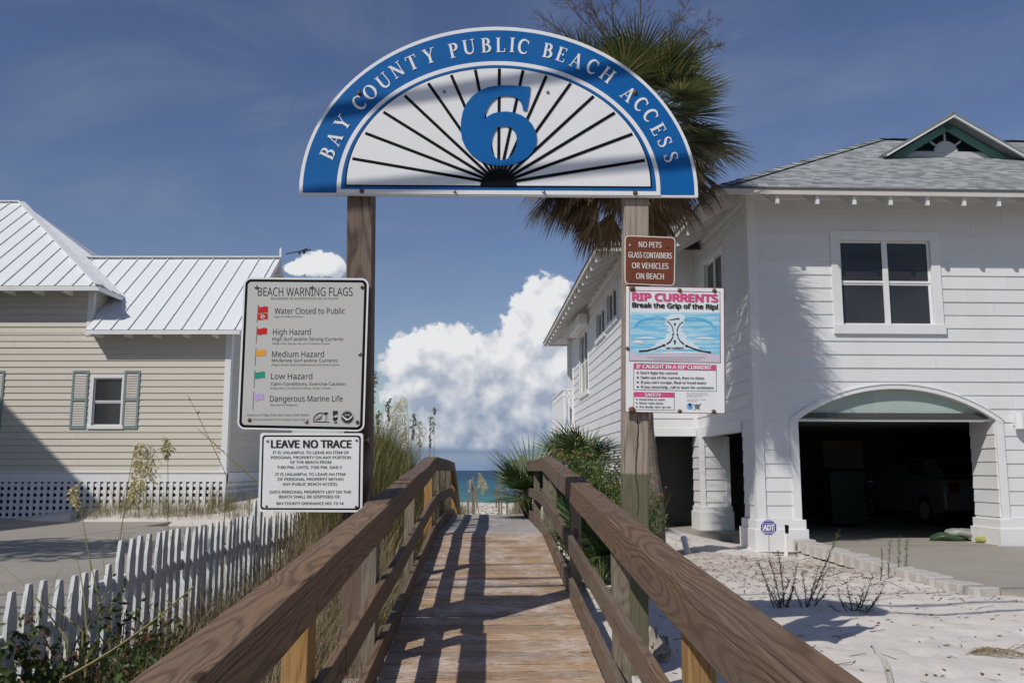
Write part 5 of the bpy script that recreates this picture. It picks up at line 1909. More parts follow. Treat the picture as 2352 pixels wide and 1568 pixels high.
    mb.box((WS + 0.0, 16.2, zf2), (WS + 0.16, 16.36, EAVE), (O, EX, ED, UP))
    mb.box((WS + 0.0, 16.2, -2.0), (WS + 0.16, 16.36, zf2 - 0.3), (O, EX, ED, UP))
    mb.build('porch_post', M['white_paint'], root)
    # ---- inside the carport
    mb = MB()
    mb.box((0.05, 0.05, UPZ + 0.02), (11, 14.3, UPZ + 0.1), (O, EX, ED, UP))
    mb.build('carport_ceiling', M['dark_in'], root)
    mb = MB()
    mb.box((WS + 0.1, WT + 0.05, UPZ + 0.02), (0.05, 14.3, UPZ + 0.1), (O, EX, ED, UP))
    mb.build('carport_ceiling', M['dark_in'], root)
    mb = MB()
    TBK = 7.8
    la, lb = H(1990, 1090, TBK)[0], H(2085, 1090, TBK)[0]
    for lo_, hi_ in (((1.0, TBK, GFL), (la, TBK + 0.1, UPZ)), ((lb, TBK, GFL), (11.0, TBK + 0.1, UPZ)), ((10.9, 0.8, GFL), (11.0, TBK, UPZ)), ((1.0, 2.4, GFL), (1.1, TBK, UPZ)), ((-1.2, 8.0, GFL), (1.0, 8.1, UPZ)), ((-1.3, 14.2, -1.6), (1.6, 14.3, UPZ)), ((5.2, 14.2, -1.6), (11, 14.3, UPZ)), ((10.9, 7.8, -1.6), (11.0, 14.2, UPZ))):  # the farthest walls, under the wing, are added to block light from behind
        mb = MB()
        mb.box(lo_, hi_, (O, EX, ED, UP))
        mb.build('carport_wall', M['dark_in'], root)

    def lattice(s0, s1, t, z0, z1, step=0.085, wd=0.05):
        L = MB()
        W, Hh = s1 - s0, z1 - z0
        for sg in (1, -1):
            k = -Hh
            while k < W + Hh:
                # diagonal strip from (k,0) to (k+sg*H, H), clipped
                pts = []
                for i in range(2):
                    pass
                x0, x1 = (k, k + Hh) if sg > 0 else (k + Hh, k)
                ta, tb_ = 0.0, 1.0
                dx = x1 - x0
                lo, hi = sorted(((0 - x0) / dx, (W - x0) / dx))
                ta, tb_ = max(ta, lo), min(tb_, hi)
                if tb_ - ta > 0.02:
                    a = HP(s0 + x0 + dx * ta, t + (0.008 if sg > 0 else -0.008), z0 + Hh * ta)
                    b = HP(s0 + x0 + dx * tb_, t + (0.008 if sg > 0 else -0.008), z0 + Hh * tb_)
                    L.beam([a, b], wd, 0.008, side=ED.cross(b - a))
                k += step * 1.414
        return L
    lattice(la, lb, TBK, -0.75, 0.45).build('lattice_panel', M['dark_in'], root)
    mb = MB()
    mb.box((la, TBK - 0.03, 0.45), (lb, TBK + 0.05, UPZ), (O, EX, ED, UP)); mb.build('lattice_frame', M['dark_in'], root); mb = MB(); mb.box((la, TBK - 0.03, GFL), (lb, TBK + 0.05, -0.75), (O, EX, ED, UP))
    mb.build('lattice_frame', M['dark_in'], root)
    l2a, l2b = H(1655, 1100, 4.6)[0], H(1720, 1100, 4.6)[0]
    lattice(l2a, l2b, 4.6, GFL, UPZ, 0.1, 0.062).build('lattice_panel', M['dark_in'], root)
    mb = MB()
    d0, d1 = H(1893, 1090, TBK - 0.05)[0], H(1985, 1090, TBK - 0.05)[0]
    dt = TBK - 0.05
    mb.box((d0, dt, GFL), (d1, dt + 0.04, H(1940, 1012, dt)[1]), (O, EX, ED, UP))
    for (zc0, zc1) in ((-0.95, -0.25), (-0.05, 0.5)):
        for (u0, u1) in ((0.12, 0.46), (0.54, 0.88)):
            mb.box((d0 + (d1 - d0) * u0, dt - 0.012, zc0), (d0 + (d1 - d0) * u1, dt, zc1), (O, EX, ED, UP))
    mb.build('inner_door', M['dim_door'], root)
    mb = MB()
    e0, e1 = H(1500, 1100, 5.0)[0], H(1600, 1100, 5.0)[0]
    mb.box((e0 - 0.3, 5.0, -1.2), (e1 + 0.2, 5.06, UPZ), (O, EX, ED, UP))
    mb.build('entrance_door', plain('dark_door_paint', (0.10, 0.10, 0.095), 0.5, 0.1), root)
    # wall light at the right edge
    c = pplane(2343, 966, HP(0, -0.12, 0), ED)
    mb = MB()
    mb.tube([c - UP * 0.13, c + UP * 0.13], 0.085, 16)
    mb.box((-0.06, 0.0, -0.07), (0.06, 0.12, 0.07), (c, EX, ED, UP))
    mb.build('wall_lamp', M['white_paint'], root)
    return sl, sr


HS_L, HS_R = build_white_house()


# concrete floor of the carport, driveway and entrance slab
def build_concrete():
    mb = MB()
    mb.box((HS_L - 0.4, 0.0, GFL - 0.15), (10.9, 7.8, GFL), (C0, EX, ED, UP))
    struct(mb.build('carport_floor', M['concrete']))
    mb = MB()
    top = [Vector((4.60, 14.58, GFL - 0.004)), Vector((5.05, 10.3, -1.262)), Vector((5.45, 9.3, -1.285)), Vector((6.6, 8.4, -1.30)), Vector((30, 6.0, -1.33)), Vector((30, 14.6, GFL - 0.004))]
    mb.prism(top, [p - UP * 0.15 for p in top])
    struct(mb.build('driveway', M['concrete']))
    mb = MB()
    e0, e1 = H(1490, 1232, 3.0)[0], H(1700, 1232, 3.0)[0]
    mb.box((e0, 2.35, -1.6), (e1 + 0.2, 5.0, -1.145), (C0, EX, ED, UP))
    mb.box((e1 - 0.35, 1.5, -1.6), (e1 + 0.6, 2.35, -1.20), (C0, EX, ED, UP))
    struct(mb.build('entrance_slab', M['concrete']))
    # left driveway in panels with open joints
    mb = MB()
    xs = [-22, -15.6, -11.9, -8.2, -4.9, -3.15]
    ys = [4.0, 8.4, 12.6, 16.8, 20.6, 23.9]
    for a, b in zip(xs, xs[1:]):
        for c, d in zip(ys, ys[1:]):
            if b > -4 and c > 9:
                continue
            if b > -6 and c > 18:
                continue
            za = -1.225 + R.uniform(-0.004, 0.004)
            mb.box((a + 0.008, c + 0.008, za - 0.15), (b - 0.008, d - 0.008, za))
    struct(mb.build('driveway', M['concrete']))


build_concrete()


# ---- beige house on the left
def build_beige_house():
    root = thing('beige_house', 'beige lap sided cottage with white metal roofs and green shutters', 'house', (-12, 26, -1.25))
    n = Vector((0, -1, 0))
    X = Vector((1, 0, 0))
    O = Vector((0, 24, 0))
    L = lambda px, py: (pix(px, py, 24).x, pix(px, py, 24).z)
    xm = L(214, 700)[0]
    xr = L(526, 900)[0]
    zt = L(300, 1083)[1]
    w0, wz1 = L(217, 868)
    w1, wz0 = L(276, 977)
    mb = MB()
    hole = [(w0, w1, wz0, wz1)]
    lap_wall(mb, O, X, n, -24, xr - 0.1, zt, 3.62, 0.172, hole, None, 0.028)
    lap_wall(mb, O, X, n, -24, xm - 0.1, 3.62, 4.75, 0.172, (), None, 0.028)
    Y = Vector((0, 1, 0))
    lap_wall(mb, Vector((xr, 24, 0)), Y, X, 0.1, 7.0, zt, 3.62, 0.172)
    lap_wall(mb, Vector((xm, 24, 0)), Y, X, 0.1, 3.2, 3.3, 4.9, 0.172)
    gz_ = 3.62
    while gz_ < 6.2:         # gable end boards
        hwid = (6.20 - gz_) / 0.75
        lap_wall(mb, Vector((xr, 27.2, 0)), Y, X, -hwid, hwid, gz_, gz_ + 0.172, 0.172)
        gz_ += 0.172
    mb.build('wall', M['beige_siding'], root)
    mb = MB()
    fbox(mb, O, X, n, xr - 0.13, xr + 0.03, zt, 3.62, -0.1, 0.035)
    mb.box((xr - 0.02, 24.0, zt), (xr + 0.036, 24.13, 3.62))
    fbox(mb, O, X, n, xm - 0.13, xm + 0.03, 3.55, 4.75, -0.1, 0.035)
    zb = L(300, 1106)[1]
    fbox(mb, O, X, n, -24, xr + 0.045, zb, zt - 0.03, -0.1, 0.034)
    fbox(mb, O, X, n, -24, xr + 0.055, zt - 0.03, zt + 0.01, -0.1, 0.06)
    mb.box((xr - 0.02, 24.0, zb), (xr + 0.045, 31, zt - 0.02))
    mb.build('trim', M['white_paint'], root, bevel=0.004)
    # crawl space lattice
    mb = MB()
    z0 = -1.26
    z = z0
    k = 0
    while z < zb - 0.03:
        mb.box((-24, 23.99 + 0.004, z), (xr + 0.02, 24.012, z + 0.085))
        z += 0.168
    x = xr - 0.06
    while x > -17.5:
        mb.box((x, 23.962, z0), (x + 0.088, 23.988, zb - 0.002))
        x -= 0.172
    y = 24.05
    while y < 31:
        mb.box((xr + 0.0, y, z0), (xr + 0.02, y + 0.085, zb)); y += 0.172
    z = z0
    while z < zb - 0.03:
        mb.box((xr + 0.021, 24, z), (xr + 0.03, 31, z + 0.085)); z += 0.168
    mb.build('crawl_space_lattice', M['white_paint'], root)
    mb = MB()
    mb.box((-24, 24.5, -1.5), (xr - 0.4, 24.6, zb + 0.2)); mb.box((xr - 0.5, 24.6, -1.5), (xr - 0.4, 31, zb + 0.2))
    mb.build('crawl_space_shade', plain('dark_crawl_space', (0.02, 0.02, 0.02), 0.9, 0.1), root)  # near-black sheets behind the lattice stand in for the shade under the floor
    # window and louvred shutters
    window(root, O, X, n, w0, w1, wz0, wz1, 1, 2, 0.09)

    def shutter(a, b, c, d):
        mb = MB()
        e_ = 0.05
        fbox(mb, O, X, n, a, a + e_, c, d, 0.012, 0.045); fbox(mb, O, X, n, b - e_, b, c, d, 0.012, 0.045)
        for (p, q) in ((c, c + 0.08), (d - 0.06, d), ((c + d) / 2 - 0.035, (c + d) / 2 + 0.035)):
            fbox(mb, O, X, n, a + e_, b - e_, p, q, 0.012, 0.044)
        sh = mb.build('shutter', M['shutter'], root)
        mb = MB()
        z = c + 0.09
        while z < d - 0.09:
            if abs(z - (c + d) / 2 + 0.02) > 0.06:
                P = lambda s, zz, o: O + X * s + UP * zz + n * o
                mb.add([P(a + e_, z, 0.040), P(b - e_, z, 0.040), P(b - e_, z + 0.034, 0.018), P(a + e_, z + 0.034, 0.018)], [(0, 1, 2, 3)])
            z += 0.044
        mb.build('slat', M['soffit'], sh)
    za, zd = L(180, 985)[1], L(180, 851)[1]
    shutter(L(166, 900)[0], L(203, 900)[0], za, zd)
    shutter(L(285, 900)[0], L(321, 900)[0], za, zd)
    shutter(L(-40, 900)[0], L(9, 900)[0], za, zd)
    shutter(L(-190, 900)[0], L(-140, 900)[0], za, zd)
    # roofs
    mr = MB()
    ms = MB()
    PR = 0.75

    def seam(p, q, up):
        d_ = (q - p).normalized()
        mr.beam([p + up * 0.016, q + up * 0.016], 0.028, 0.032, side=d_.cross(up))
        sd = d_.cross(up).normalized()
        ms.quad(p + up * 0.002 + sd * 0.016, q + up * 0.002 + sd * 0.016, q + up * 0.034 + sd * 0.0155, p + up * 0.034 + sd * 0.0155)
    upf = Vector((0, -PR, 1)).normalized()
    # main hip roof
    ec = pix(228, 656, 23.4)
    z0m = ec.z
    q5 = 5.0
    A, B = Vector((-30, 23.4, z0m)), Vector((ec.x, 23.4, z0m))
    HPk = Vector((ec.x - q5, 23.4 + q5, z0m + q5 * PR))
    A2 = Vector((-30, 23.4 + q5, z0m + q5 * PR))
    Cc = Vector((ec.x, 23.4 + 2 * q5, z0m))
    mr.add([A, B, HPk, A2], [(0, 1, 2, 3)]); mr.add([B, Cc, HPk], [(0, 1, 2)]); mr.add([Cc, Vector((-30, 33.4, z0m)), A2, HPk], [(0, 1, 2, 3)])
    x = ec.x - 0.25
    while x > -19:
        p = min(q5, ec.x - x)
        seam(Vector((x, 23.4, z0m)), Vector((x, 23.4 + p, z0m + p * PR)), upf)
        x -= 0.462
    upr = Vector((PR, 0, 1)).normalized()
    y = 23.7
    while y < 28.4:
        p = y - 23.4
        seam(Vector((ec.x, y, z0m)), Vector((ec.x - p, y, z0m + p * PR)), upr)
        y += 0.462
    mr.beam([B + UP * 0.03, HPk + UP * 0.03], 0.22, 0.03); mr.beam([HPk + UP * 0.03, A2 + UP * 0.03], 0.20, 0.03)
    # lower wing gable roof
    e1 = pix(553, 757, 23.5)
    z0e = e1.z
    xl, xe = pix(196, 757, 23.5).x, -7.1
    q3 = 3.7
    zr = z0e + q3 * PR
    mr.add([Vector((xl, 23.5, z0e)), Vector((xe, 23.5, z0e)), Vector((xe, 27.2, zr)), Vector((-13.4, 27.2, zr)), Vector((-13.4, 24.06, z0e + 0.56 * PR)), Vector((xl, 24.06, z0e + 0.56 * PR))], [(0, 1, 2, 3, 4, 5)])
    mr.add([Vector((xe, 27.2, zr)), Vector((xe, 30.9, z0e)), Vector((-13.4, 30.9, z0e)), Vector((-13.4, 27.2, zr))], [(0, 1, 2, 3)])
    x = xe - 0.16
    while x > -13.2:
        y0 = 23.5 if x > xl else 24.06
        seam(Vector((x, y0, z0e + (y0 - 23.5) * PR)), Vector((x, 27.2, zr)), upf)
        x -= 0.462
    mr.beam([Vector((-13.4, 27.2, zr + 0.035)), Vector((xe + 0.02, 27.2, zr + 0.035))], 0.24, 0.03)
    rf = mr.build('roof', M['metal_roof'], root)
    ms.build('seam_shadow_edge', M['seam'], rf)
    mb = MB()
    mb.box((-30, 23.39, z0m - 0.13), (ec.x + 0.0, 23.42, z0m - 0.012))
    mb.box((ec.x - 0.03, 23.42, z0m - 0.13), (ec.x, 33.4, z0m - 0.012))
    mb.box((xl, 23.49, z0e - 0.12), (xe, 23.52, z0e - 0.012))
    for sg in (-1, 1):
        p, q = Vector((xe, 27.2 + sg * 3.7, z0e)), Vector((xe, 27.2, zr))
        mb.beam([p - UP * 0.09, q - UP * 0.09], 0.03, 0.15, side=X)
    mb.quad(Vector((-30, 23.42, z0m - 0.03)), Vector((ec.x, 23.42, z0m - 0.03)), Vector((ec.x, 24.02, z0m - 0.02)), Vector((-30, 24.02, z0m - 0.02)))
    mb.quad(Vector((ec.x, 23.42, z0m - 0.032)), Vector((ec.x, 33, z0m - 0.032)), Vector((xm, 33, z0m - 0.022)), Vector((xm, 23.42, z0m - 0.022)))
    mb.quad(Vector((xl, 23.52, z0e - 0.03)), Vector((xe, 23.52, z0e - 0.03)), Vector((xe, 24.02, z0e + 0.30)), Vector((xl, 24.02, z0e + 0.30)))
    mb.quad(Vector((xl, 23.5, z0e - 0.1)), Vector((xl, 24.0, z0e - 0.1)), Vector((xl, 24.0, z0e + 0.36)), Vector((xl, 23.5, z0e)))
    for sg in (-1, 1):
        mb.quad(Vector((xr, 27.2, zr - 0.05)), Vector((xe, 27.2, zr - 0.05)), Vector((xe, 27.2 + sg * 3.7, z0e - 0.05)), Vector((xr, 27.2 + sg * 3.7, z0e - 0.05)))
    mb.build('fascia', M['white_paint'], rf)
    mb = MB()
    x = -7.85
    while x > xl:
        mb = MB(); mb.box((x, 23.54, z0e - 0.16), (x + 0.06, 24.0, z0e - 0.03)); mb.build('rafter_end', M['white_paint'], rf); x -= 0.77
    x = xm - 0.6
    while x > -18:
        mb = MB(); mb.box((x, 23.45, z0m - 0.16), (x + 0.06, 24.0, z0m - 0.03)); mb.build('rafter_end', M['white_paint'], rf); x -= 0.77
    # small weather mast on the gable
    mb = MB()
    pt = Vector((xe + 0.02, 27.2, zr))
    tp = pix(655, 574, 27.2)
    mb.box((xe - 0.01, 27.16, zr - 0.55), (xe + 0.05, 27.24, zr + 0.32))
    mt = mb.build('mast', M['white_paint'], root)
    mb = MB()
    y = 27.2
    Pq = lambda a, b: pix(a, b, y)
    mb.tube([Pq(657, 583), Pq(672, 580), Pq(690, 577), Pq(707, 570)], 0.018, 6)
    mb.tube([Pq(697, 575), Pq(699, 582)], 0.045, 8); mb.tube([Pq(688, 577), Pq(688, 583)], 0.035, 8)
    for an in (0, 120, 240):
        c = Pq(706, 574) + Vector((0.07 * cos(radians(an)), 0.07 * sin(radians(an)), 0))
        mb.tube([c - UP * 0.02, c + UP * 0.02], 0.035, 6)
    mb.build('wind_gauge', M['wire'], mt)


build_beige_house()


# ---- the next house and an oak to the left, both outside the picture; they throw the shadows on the left
def build_neighbours():
    mb = MB()
    root = thing('neighbour_house', 'tall gabled house just outside the picture on the left', 'house', (-25, 12, -1.3))
    mb.box((-34.8, 8, -1.5), (-17.8, 16, 9.3))
    mb.add([Vector((-34.8, 16, 9.3)), Vector((-17.8, 16, 9.3)), Vector((-26.2, 16, 17.4)), Vector((-34.8, 8, 9.3)), Vector((-17.8, 8, 9.3)), Vector((-26.2, 8, 17.4))], [(0, 1, 2), (5, 4, 3)])
    mb.build('wall', M['beige_siding'], root)
    mb = MB()
    mb.add([Vector((-17.1, 16.4, 8.85)), Vector((-17.1, 7.6, 8.85)), Vector((-26.2, 7.6, 17.55)), Vector((-26.2, 16.4, 17.55)), Vector((-35.4, 16.4, 8.85)), Vector((-35.4, 7.6, 8.85))], [(0, 1, 2, 3), (3, 2, 5, 4)])
    mb.build('roof', M['metal_roof'], root)
    for (z0, z1) in ((0.5, 2.2), (4.5, 6.2)):
        for xx in (-31, -27, -23):
            window(root, Vector((0, 8, 0)), Vector((1, 0, 0)), Vector((0, -1, 0)), xx, xx + 1.2, z0, z1)


build_neighbours()


# ------------------------------------------------------------------ picket fence, edging blocks, small things in the yard
def build_fence():
    root = thing('picket_fence', 'white picket fence with chipped paint running in steps beside the footbridge', 'fence', (-2.6, 7, -1.4))
    X0 = -2.40
    fx = lambda y: X0 - 0.026 * y
    meshes = {}

    def picket(h):
        k = round(h, 2)
        if k not in meshes:
            mb = MB()
            w, t = 0.046, 0.011
            prof = [(-w, 0), (w, 0), (w, h - 0.13), (0.019, h), (-0.019, h), (-w, h - 0.13)]
            a = [Vector((t, p[0], p[1])) for p in prof]
            b = [Vector((-t, p[0], p[1])) for p in prof]
            n_ = len(prof)
            base = mb.add(a + b, [tuple(range(n_)), tuple(range(2 * n_ - 1, n_ - 1, -1))] + [(i, n_ + i, n_ + (i + 1) % n_, (i + 1) % n_) for i in range(n_)])
            meshes[k] = mb
        return meshes[k]
    y = 3.75
    i = 0
    while y < 15.2:
        if y < 5.93:
            top = -0.60
        elif y < 9.5:
            top = -0.447
        elif y < 9.85:
            top = -0.29
        else:
            top = -0.50 - 0.012 * (y - 9.85)
        top += R.uniform(-0.012, 0.012)
        zb = -1.62
        src = picket(top - zb)
        mb = MB()
        ang = R.uniform(-0.03, 0.03)
        lean = R.uniform(-0.018, 0.018)
        P = []
        for v in src.v:
            P.append(Vector((fx(y) + v[0] + R.uniform(-.001, .001) + lean * v[2] * 0.5, y + v[1] + v[0] * ang + lean * v[2], zb + v[2])))
        mb.add(P, src.f, [Vector((v[2] + i * 20, v[1], v[0])) for v in src.v])
        mb.build('picket', M['picket'], root, wattr=True)
        y += 0.166
        i += 1
    for (a, b, zz) in ((3.6, 5.9, -0.86), (3.6, 5.9, -1.36), (5.75, 9.5, -0.73), (5.75, 9.5, -1.25), (9.5, 15.2, -0.80), (9.5, 15.2, -1.25)):
        mb = MB()
        mb.beam([Vector((fx(a) - 0.030, a, zz)), Vector((fx((a + b) / 2) - 0.030, (a + b) / 2, zz - 0.004)), Vector((fx(b) - 0.030, b, zz))], 0.035, 0.085, seed=(3000 + a * 20 + zz * 40, 0, 0))
        mb.build('rail', M['picket'], root, wattr=True)
    for (yy, zt) in ((3.9, -0.80), (5.9, -0.70), (7.7, -0.66), (9.6, -0.60), (12.0, -0.62), (14.5, -0.62)):
        mb = MB()
        mb.beam([Vector((fx(yy) - 0.095, yy, -1.8)), Vector((fx(yy) - 0.095, yy, zt))], 0.09, 0.09, seed=(3400 + yy * 20, 0, 0))
        mb.build('post', M['picket'], root, wattr=True, bevel=0.005)


build_fence()


def build_blocks():
    a, b = Vector((4.50, 14.42, 0)), Vector((5.06, 9.9, 0))
    N = 17
    d = (b - a).normalized()
    sd = Vector((-d.y, d.x, 0))
    bw = (b - a).length / N
    mb = MB()
    prof = [(-bw * 0.46, -0.12), (bw * 0.46, -0.12), (bw * 0.48, 0.13), (bw * 0.30, 0.16), (-bw * 0.30, 0.16), (-bw * 0.48, 0.13)]
    h = 0.17
    mb.prism([Vector((p[0], p[1], 0)) for p in prof], [Vector((p[0], p[1], -h)) for p in prof])
    src = mb.build('edging_block', M['block'], None, bevel=0.010)
    for k in range(N):
        o = src if k == 0 else src.copy()
        if k:
            COL.objects.link(o)
        t = (k + 0.5) / N
        p = a + (b - a) * t
        p.z = -1.045 - 0.20 * t ** 0.8 + R.uniform(-0.012, 0.012)
        ang = atan2(d.y, d.x) + R.uniform(-0.07, 0.07)
        o.matrix_basis = Matrix.Translation(p) @ Matrix.Rotation(ang, 4, 'Z') @ Matrix.Rotation(R.uniform(-0.04, 0.04), 4, 'X') @ Matrix.Scale(-1, 4, (0, 1, 0))
        WM[o.name] = o.matrix_basis.copy()
        end = 'standing against the base of the white pier' if k == 0 else ('nearly sunk in the sand at the near end of the row' if k == N - 1 else 'in the stepped row between sand and driveway')
        tag(o, 'pale concrete edging block ' + end, 'edging block', 'concrete edging blocks beside the driveway')
    # a second, lower course where the wall is tallest
    for k in range(6):
        o = src.copy()
        COL.objects.link(o)
        t = (k + 1.0) / N
        p = a + (b - a) * t - sd * 0.01
        p.z = -1.045 - 0.20 * t ** 0.8 - 0.185
        o.matrix_basis = Matrix.Translation(p) @ Matrix.Rotation(atan2(d.y, d.x), 4, 'Z') @ Matrix.Scale(-1, 4, (0, 1, 0))
        tag(o, 'stained concrete edging block in the lower course, half buried under the upper row', 'edging block', 'concrete edging blocks beside the driveway')


build_blocks()


def build_yard_things():
    # security sign
    Y = 13.9
    root = thing('security_sign', 'blue octagonal security sign on a thin stake in front of the white pier', 'sign', ground_pt(1767, 1272, -1.3))
    cx, cy, r = 1765.5, 1211, 20.5
    oc = lambda rr: [(cx + rr * cos(radians(22.5 + 45 * i)), cy + rr * sin(radians(22.5 + 45 * i))) for i in range(8)]
    mb = MB(); layer(mb, oc(r), Y, Y + 0.008); mb.build('panel', M['sign_white'], root)
    M['navy'] = plain('security_sign_blue', (0.035, 0.035, 0.33), 0.4, 0.05)
    idc = lambda x, y: (x, y)
    flat(root, oc(r - 1.6), idc, Y - 0.0012, M['navy'], 'face')
    t = MB()
    mp = lambda x, y: pix(x, y, Y - 0.0026)
    text(t, 'ADT', cx - 12, cx + 12.5, cy + 6.5, 13, mp, 0.06)
    text(t, 'Secured by', cx - 9.5, cx + 10, cy - 14, 3.2, mp, 0.03)
    text(t, '800.ADT.ASAP', cx - 11, cx + 11, cy + 14.0, 2.6, mp, 0.03)
    text(t, 'www.adt.com', cx - 8, cx + 8, cy + 17.5, 2.0, mp, 0.03)
    q = [(cx - 14, cy - 10), (cx + 14, cy - 10), (cx + 14, cy + 10), (cx - 14, cy + 10)]
    q2 = [(cx - 13, cy - 9), (cx + 13, cy - 9), (cx + 13, cy + 9), (cx - 13, cy + 9)]
    t.add([mp(*p) for p in q + q2], [(i, (i + 1) % 4, 4 + (i + 1) % 4, 4 + i) for i in range(4)])
    t.build('lettering', M['sign_white'], root)
    mb = MB(); mb.tube([pix(1767, 1290, Y + 0.014), pix(1765.5, 1188, Y + 0.014)], 0.008, 6); mb.build('stake', M['pipe'], root)
    # pipe with a black cap
    root = thing('pipe_stub', 'upright thin white pipe with a black cap beside the security sign', 'pipe', ground_pt(1806, 1275, -1.3))
    mb = MB(); mb.tube([pix(1808, 1292, 14.0), pix(1806, 1212, 14.0)], 0.018, 10); mb.tube([pix(1803, 1292, 14.02), pix(1803.5, 1208, 14.02)], 0.012, 8); mb.build('pipe', M['pvc'], root)
    mb = MB(); mb.tube([pix(1807.5, 1224, 14.0), pix(1807, 1206, 14.0), pix(1807, 1205, 14.0)], [0.026, 0.032, 0.036], 10); mb.build('cap', M['black'], root)
    # loose pipes on the sand
    mb = MB(); mb.tube([pix(1694, 1256, 15.2), pix(1715, 1257, 15.0), pix(1732, 1264, 14.7), pix(1745, 1274, 14.3)], 0.022, 8)
    tag(mb.build('bent_pipe', M['pvc']), 'bent white plastic pipe lying on the sand near the entrance slab', 'pipe')
    mb = MB(); a = pix(1580, 1270, 13.3); b = pix(1571, 1239, 13.7); mb.tube([a, b], 0.045, 12); mb.tube([b, b + (b - a).normalized() * 0.03], 0.055, 12)
    tag(mb.build('drain_pipe', M['pvc']), 'short white drain pipe with a collar poking out of the sand by the handrail', 'pipe')
    mb = MB(); mb.box((H(1560, 1240, 2.1)[0], 2.1, -1.5), (H(1610, 1240, 2.1)[0], 2.32, -1.22), (C0, EX, ED, UP))
    tag(mb.build('timber_step', M['white_paint'], None, bevel=0.01), 'low white painted timber step below the dark entrance', 'step')
    # crumpled netting by the sign post
    r2 = random.Random(4)
    mb = MB()
    c = ground_pt(1497, 1500, -1.29)
    n, m = 30, 16
    pts = []
    for j in range(m):
        for i in range(n):
            an = 2 * pi * i / n
            ph = pi / 2 * j / (m - 1)
            rr = 0.20 * cos(ph) * (1 + 0.35 * noise.noise(Vector((cos(an) * 1.4, sin(an) * 1.4, j * 0.25))) + 0.22 * noise.noise(Vector((cos(an) * 5, sin(an) * 5, j * 0.8))))
            pts.append(c + Vector((rr * cos(an) * 0.7, rr * sin(an) * 1.5, -0.03 + 0.17 * sin(ph) * (1 + 0.5 * noise.noise(Vector((cos(an) * 2, sin(an) * 2, j * 0.45))) + 0.25 * noise.noise(Vector((cos(an) * 6, sin(an) * 6, j)))))))
    mb.add(pts, [(j * n + i, j * n + (i + 1) % n, (j + 1) * n + (i + 1) % n, (j + 1) * n + i) for j in range(m - 1) for i in range(n)])
    tag(mb.build('netting_heap', M['net'], None, smooth=True), 'crumpled heap of old netting on the sand beside the green stained post', 'netting')
    # things in the carport
    T0 = 4.6
    root = thing('wheeled_bin', 'tall dark wheeled rubbish bin standing in the shady carport', 'bin', HP(H(1945, 1190, T0)[0], T0, GFL))
    s0, s1 = H(1905, 1130, T0)[0], H(1988, 1130, T0)[0]
    zt = H(1945, 1084, T0)[1]
    mb = MB()
    f = lambda s, t, z: HP(s, t, z)
    k = 0.05
    lo = [f(s0 + k, T0, GFL + 0.06), f(s1 - k, T0, GFL + 0.06), f(s1 - k, T0 + 0.55, GFL + 0.06), f(s0 + k, T0 + 0.55, GFL + 0.06)]
    hi = [f(s0, T0 - 0.06, zt), f(s1, T0 - 0.06, zt), f(s1, T0 + 0.62, zt), f(s0, T0 + 0.62, zt)]
    mb.add(lo + hi, [(3, 2, 1, 0), (0, 1, 5, 4), (1, 2, 6, 5), (2, 3, 7, 6), (3, 0, 4, 7)])
    mb.build('body', M['bin'], root, bevel=0.02)
    mb = MB(); mb.add([f(s0 - 0.03, T0 - 0.1, zt), f(s1 + 0.03, T0 - 0.1, zt), f(s1 + 0.03, T0 + 0.64, zt), f(s0 - 0.03, T0 + 0.64, zt), f(s0 + 0.04, T0, zt + 0.09), f(s1 - 0.04, T0, zt + 0.09), f(s1 - 0.02, T0 + 0.6, zt + 0.09), f(s0 + 0.02, T0 + 0.6, zt + 0.09)], [(3, 2, 1, 0), (0, 1, 5, 4), (1, 2, 6, 5), (2, 3, 7, 6), (3, 0, 4, 7), (4, 5, 6, 7)]); mb.build('lid', M['bin'], root, bevel=0.015)
    for s in (s0 + 0.03, s1 - 0.03):
        mb = MB(); mb.tube([f(s - 0.03, T0 + 0.55, GFL + 0.11), f(s + 0.03, T0 + 0.55, GFL + 0.11)], 0.11, 14); mb.build('wheel', M['tyre'], root)
    # parked car, nose away, only its rear quarter shows
    cs, ct = H(2170, 1150, 4.3)[0], 4.3
    root = thing('parked_car', 'white car parked in the dark carport behind the right pier', 'car', HP(cs + 0.9, ct + 2, GFL))
    prof = [(0.0, 0.35), (0.02, 0.75), (0.10, 0.98), (0.45, 1.04), (0.95, 1.42), (1.5, 1.48), (2.4, 1.44), (3.05, 1.02), (4.2, 0.88), (4.42, 0.6), (4.42, 0.3), (3.9, 0.25), (0.4, 0.25)]
    mb = MB()
    w = 1.75
    for (ss, kk) in ((0, 1),):
        A = [f(cs + (0.16 if z > 1.1 else 0.0), ct + t, GFL + z) for t, z in prof]
        B = [f(cs + w - (0.16 if z > 1.1 else 0.0), ct + t, GFL + z) for t, z in prof]
        nn = len(prof)
        mb.add(A + B, [tuple(range(nn)), tuple(range(2 * nn - 1, nn - 1, -1))] + [(i, nn + i, nn + (i + 1) % nn, (i + 1) % nn) for i in range(nn)])
    mb.build('body', M['car'], root, bevel=0.05)
    mb = MB()
    mb.add([f(cs + 0.25, ct + 0.47, GFL + 1.08), f(cs + w - 0.25, ct + 0.47, GFL + 1.08), f(cs + w - 0.32, ct + 0.88, GFL + 1.40), f(cs + 0.32, ct + 0.88, GFL + 1.40)], [(0, 1, 2, 3)])
    mb.add([f(cs + 0.05, ct + 0.75, GFL + 1.06), f(cs + 0.05, ct + 2.9, GFL + 1.06), f(cs + 0.13, ct + 2.35, GFL + 1.40), f(cs + 0.13, ct + 1.1, GFL + 1.40)], [(0, 1, 2, 3)])
    mb.build('window', M['glass'], root)
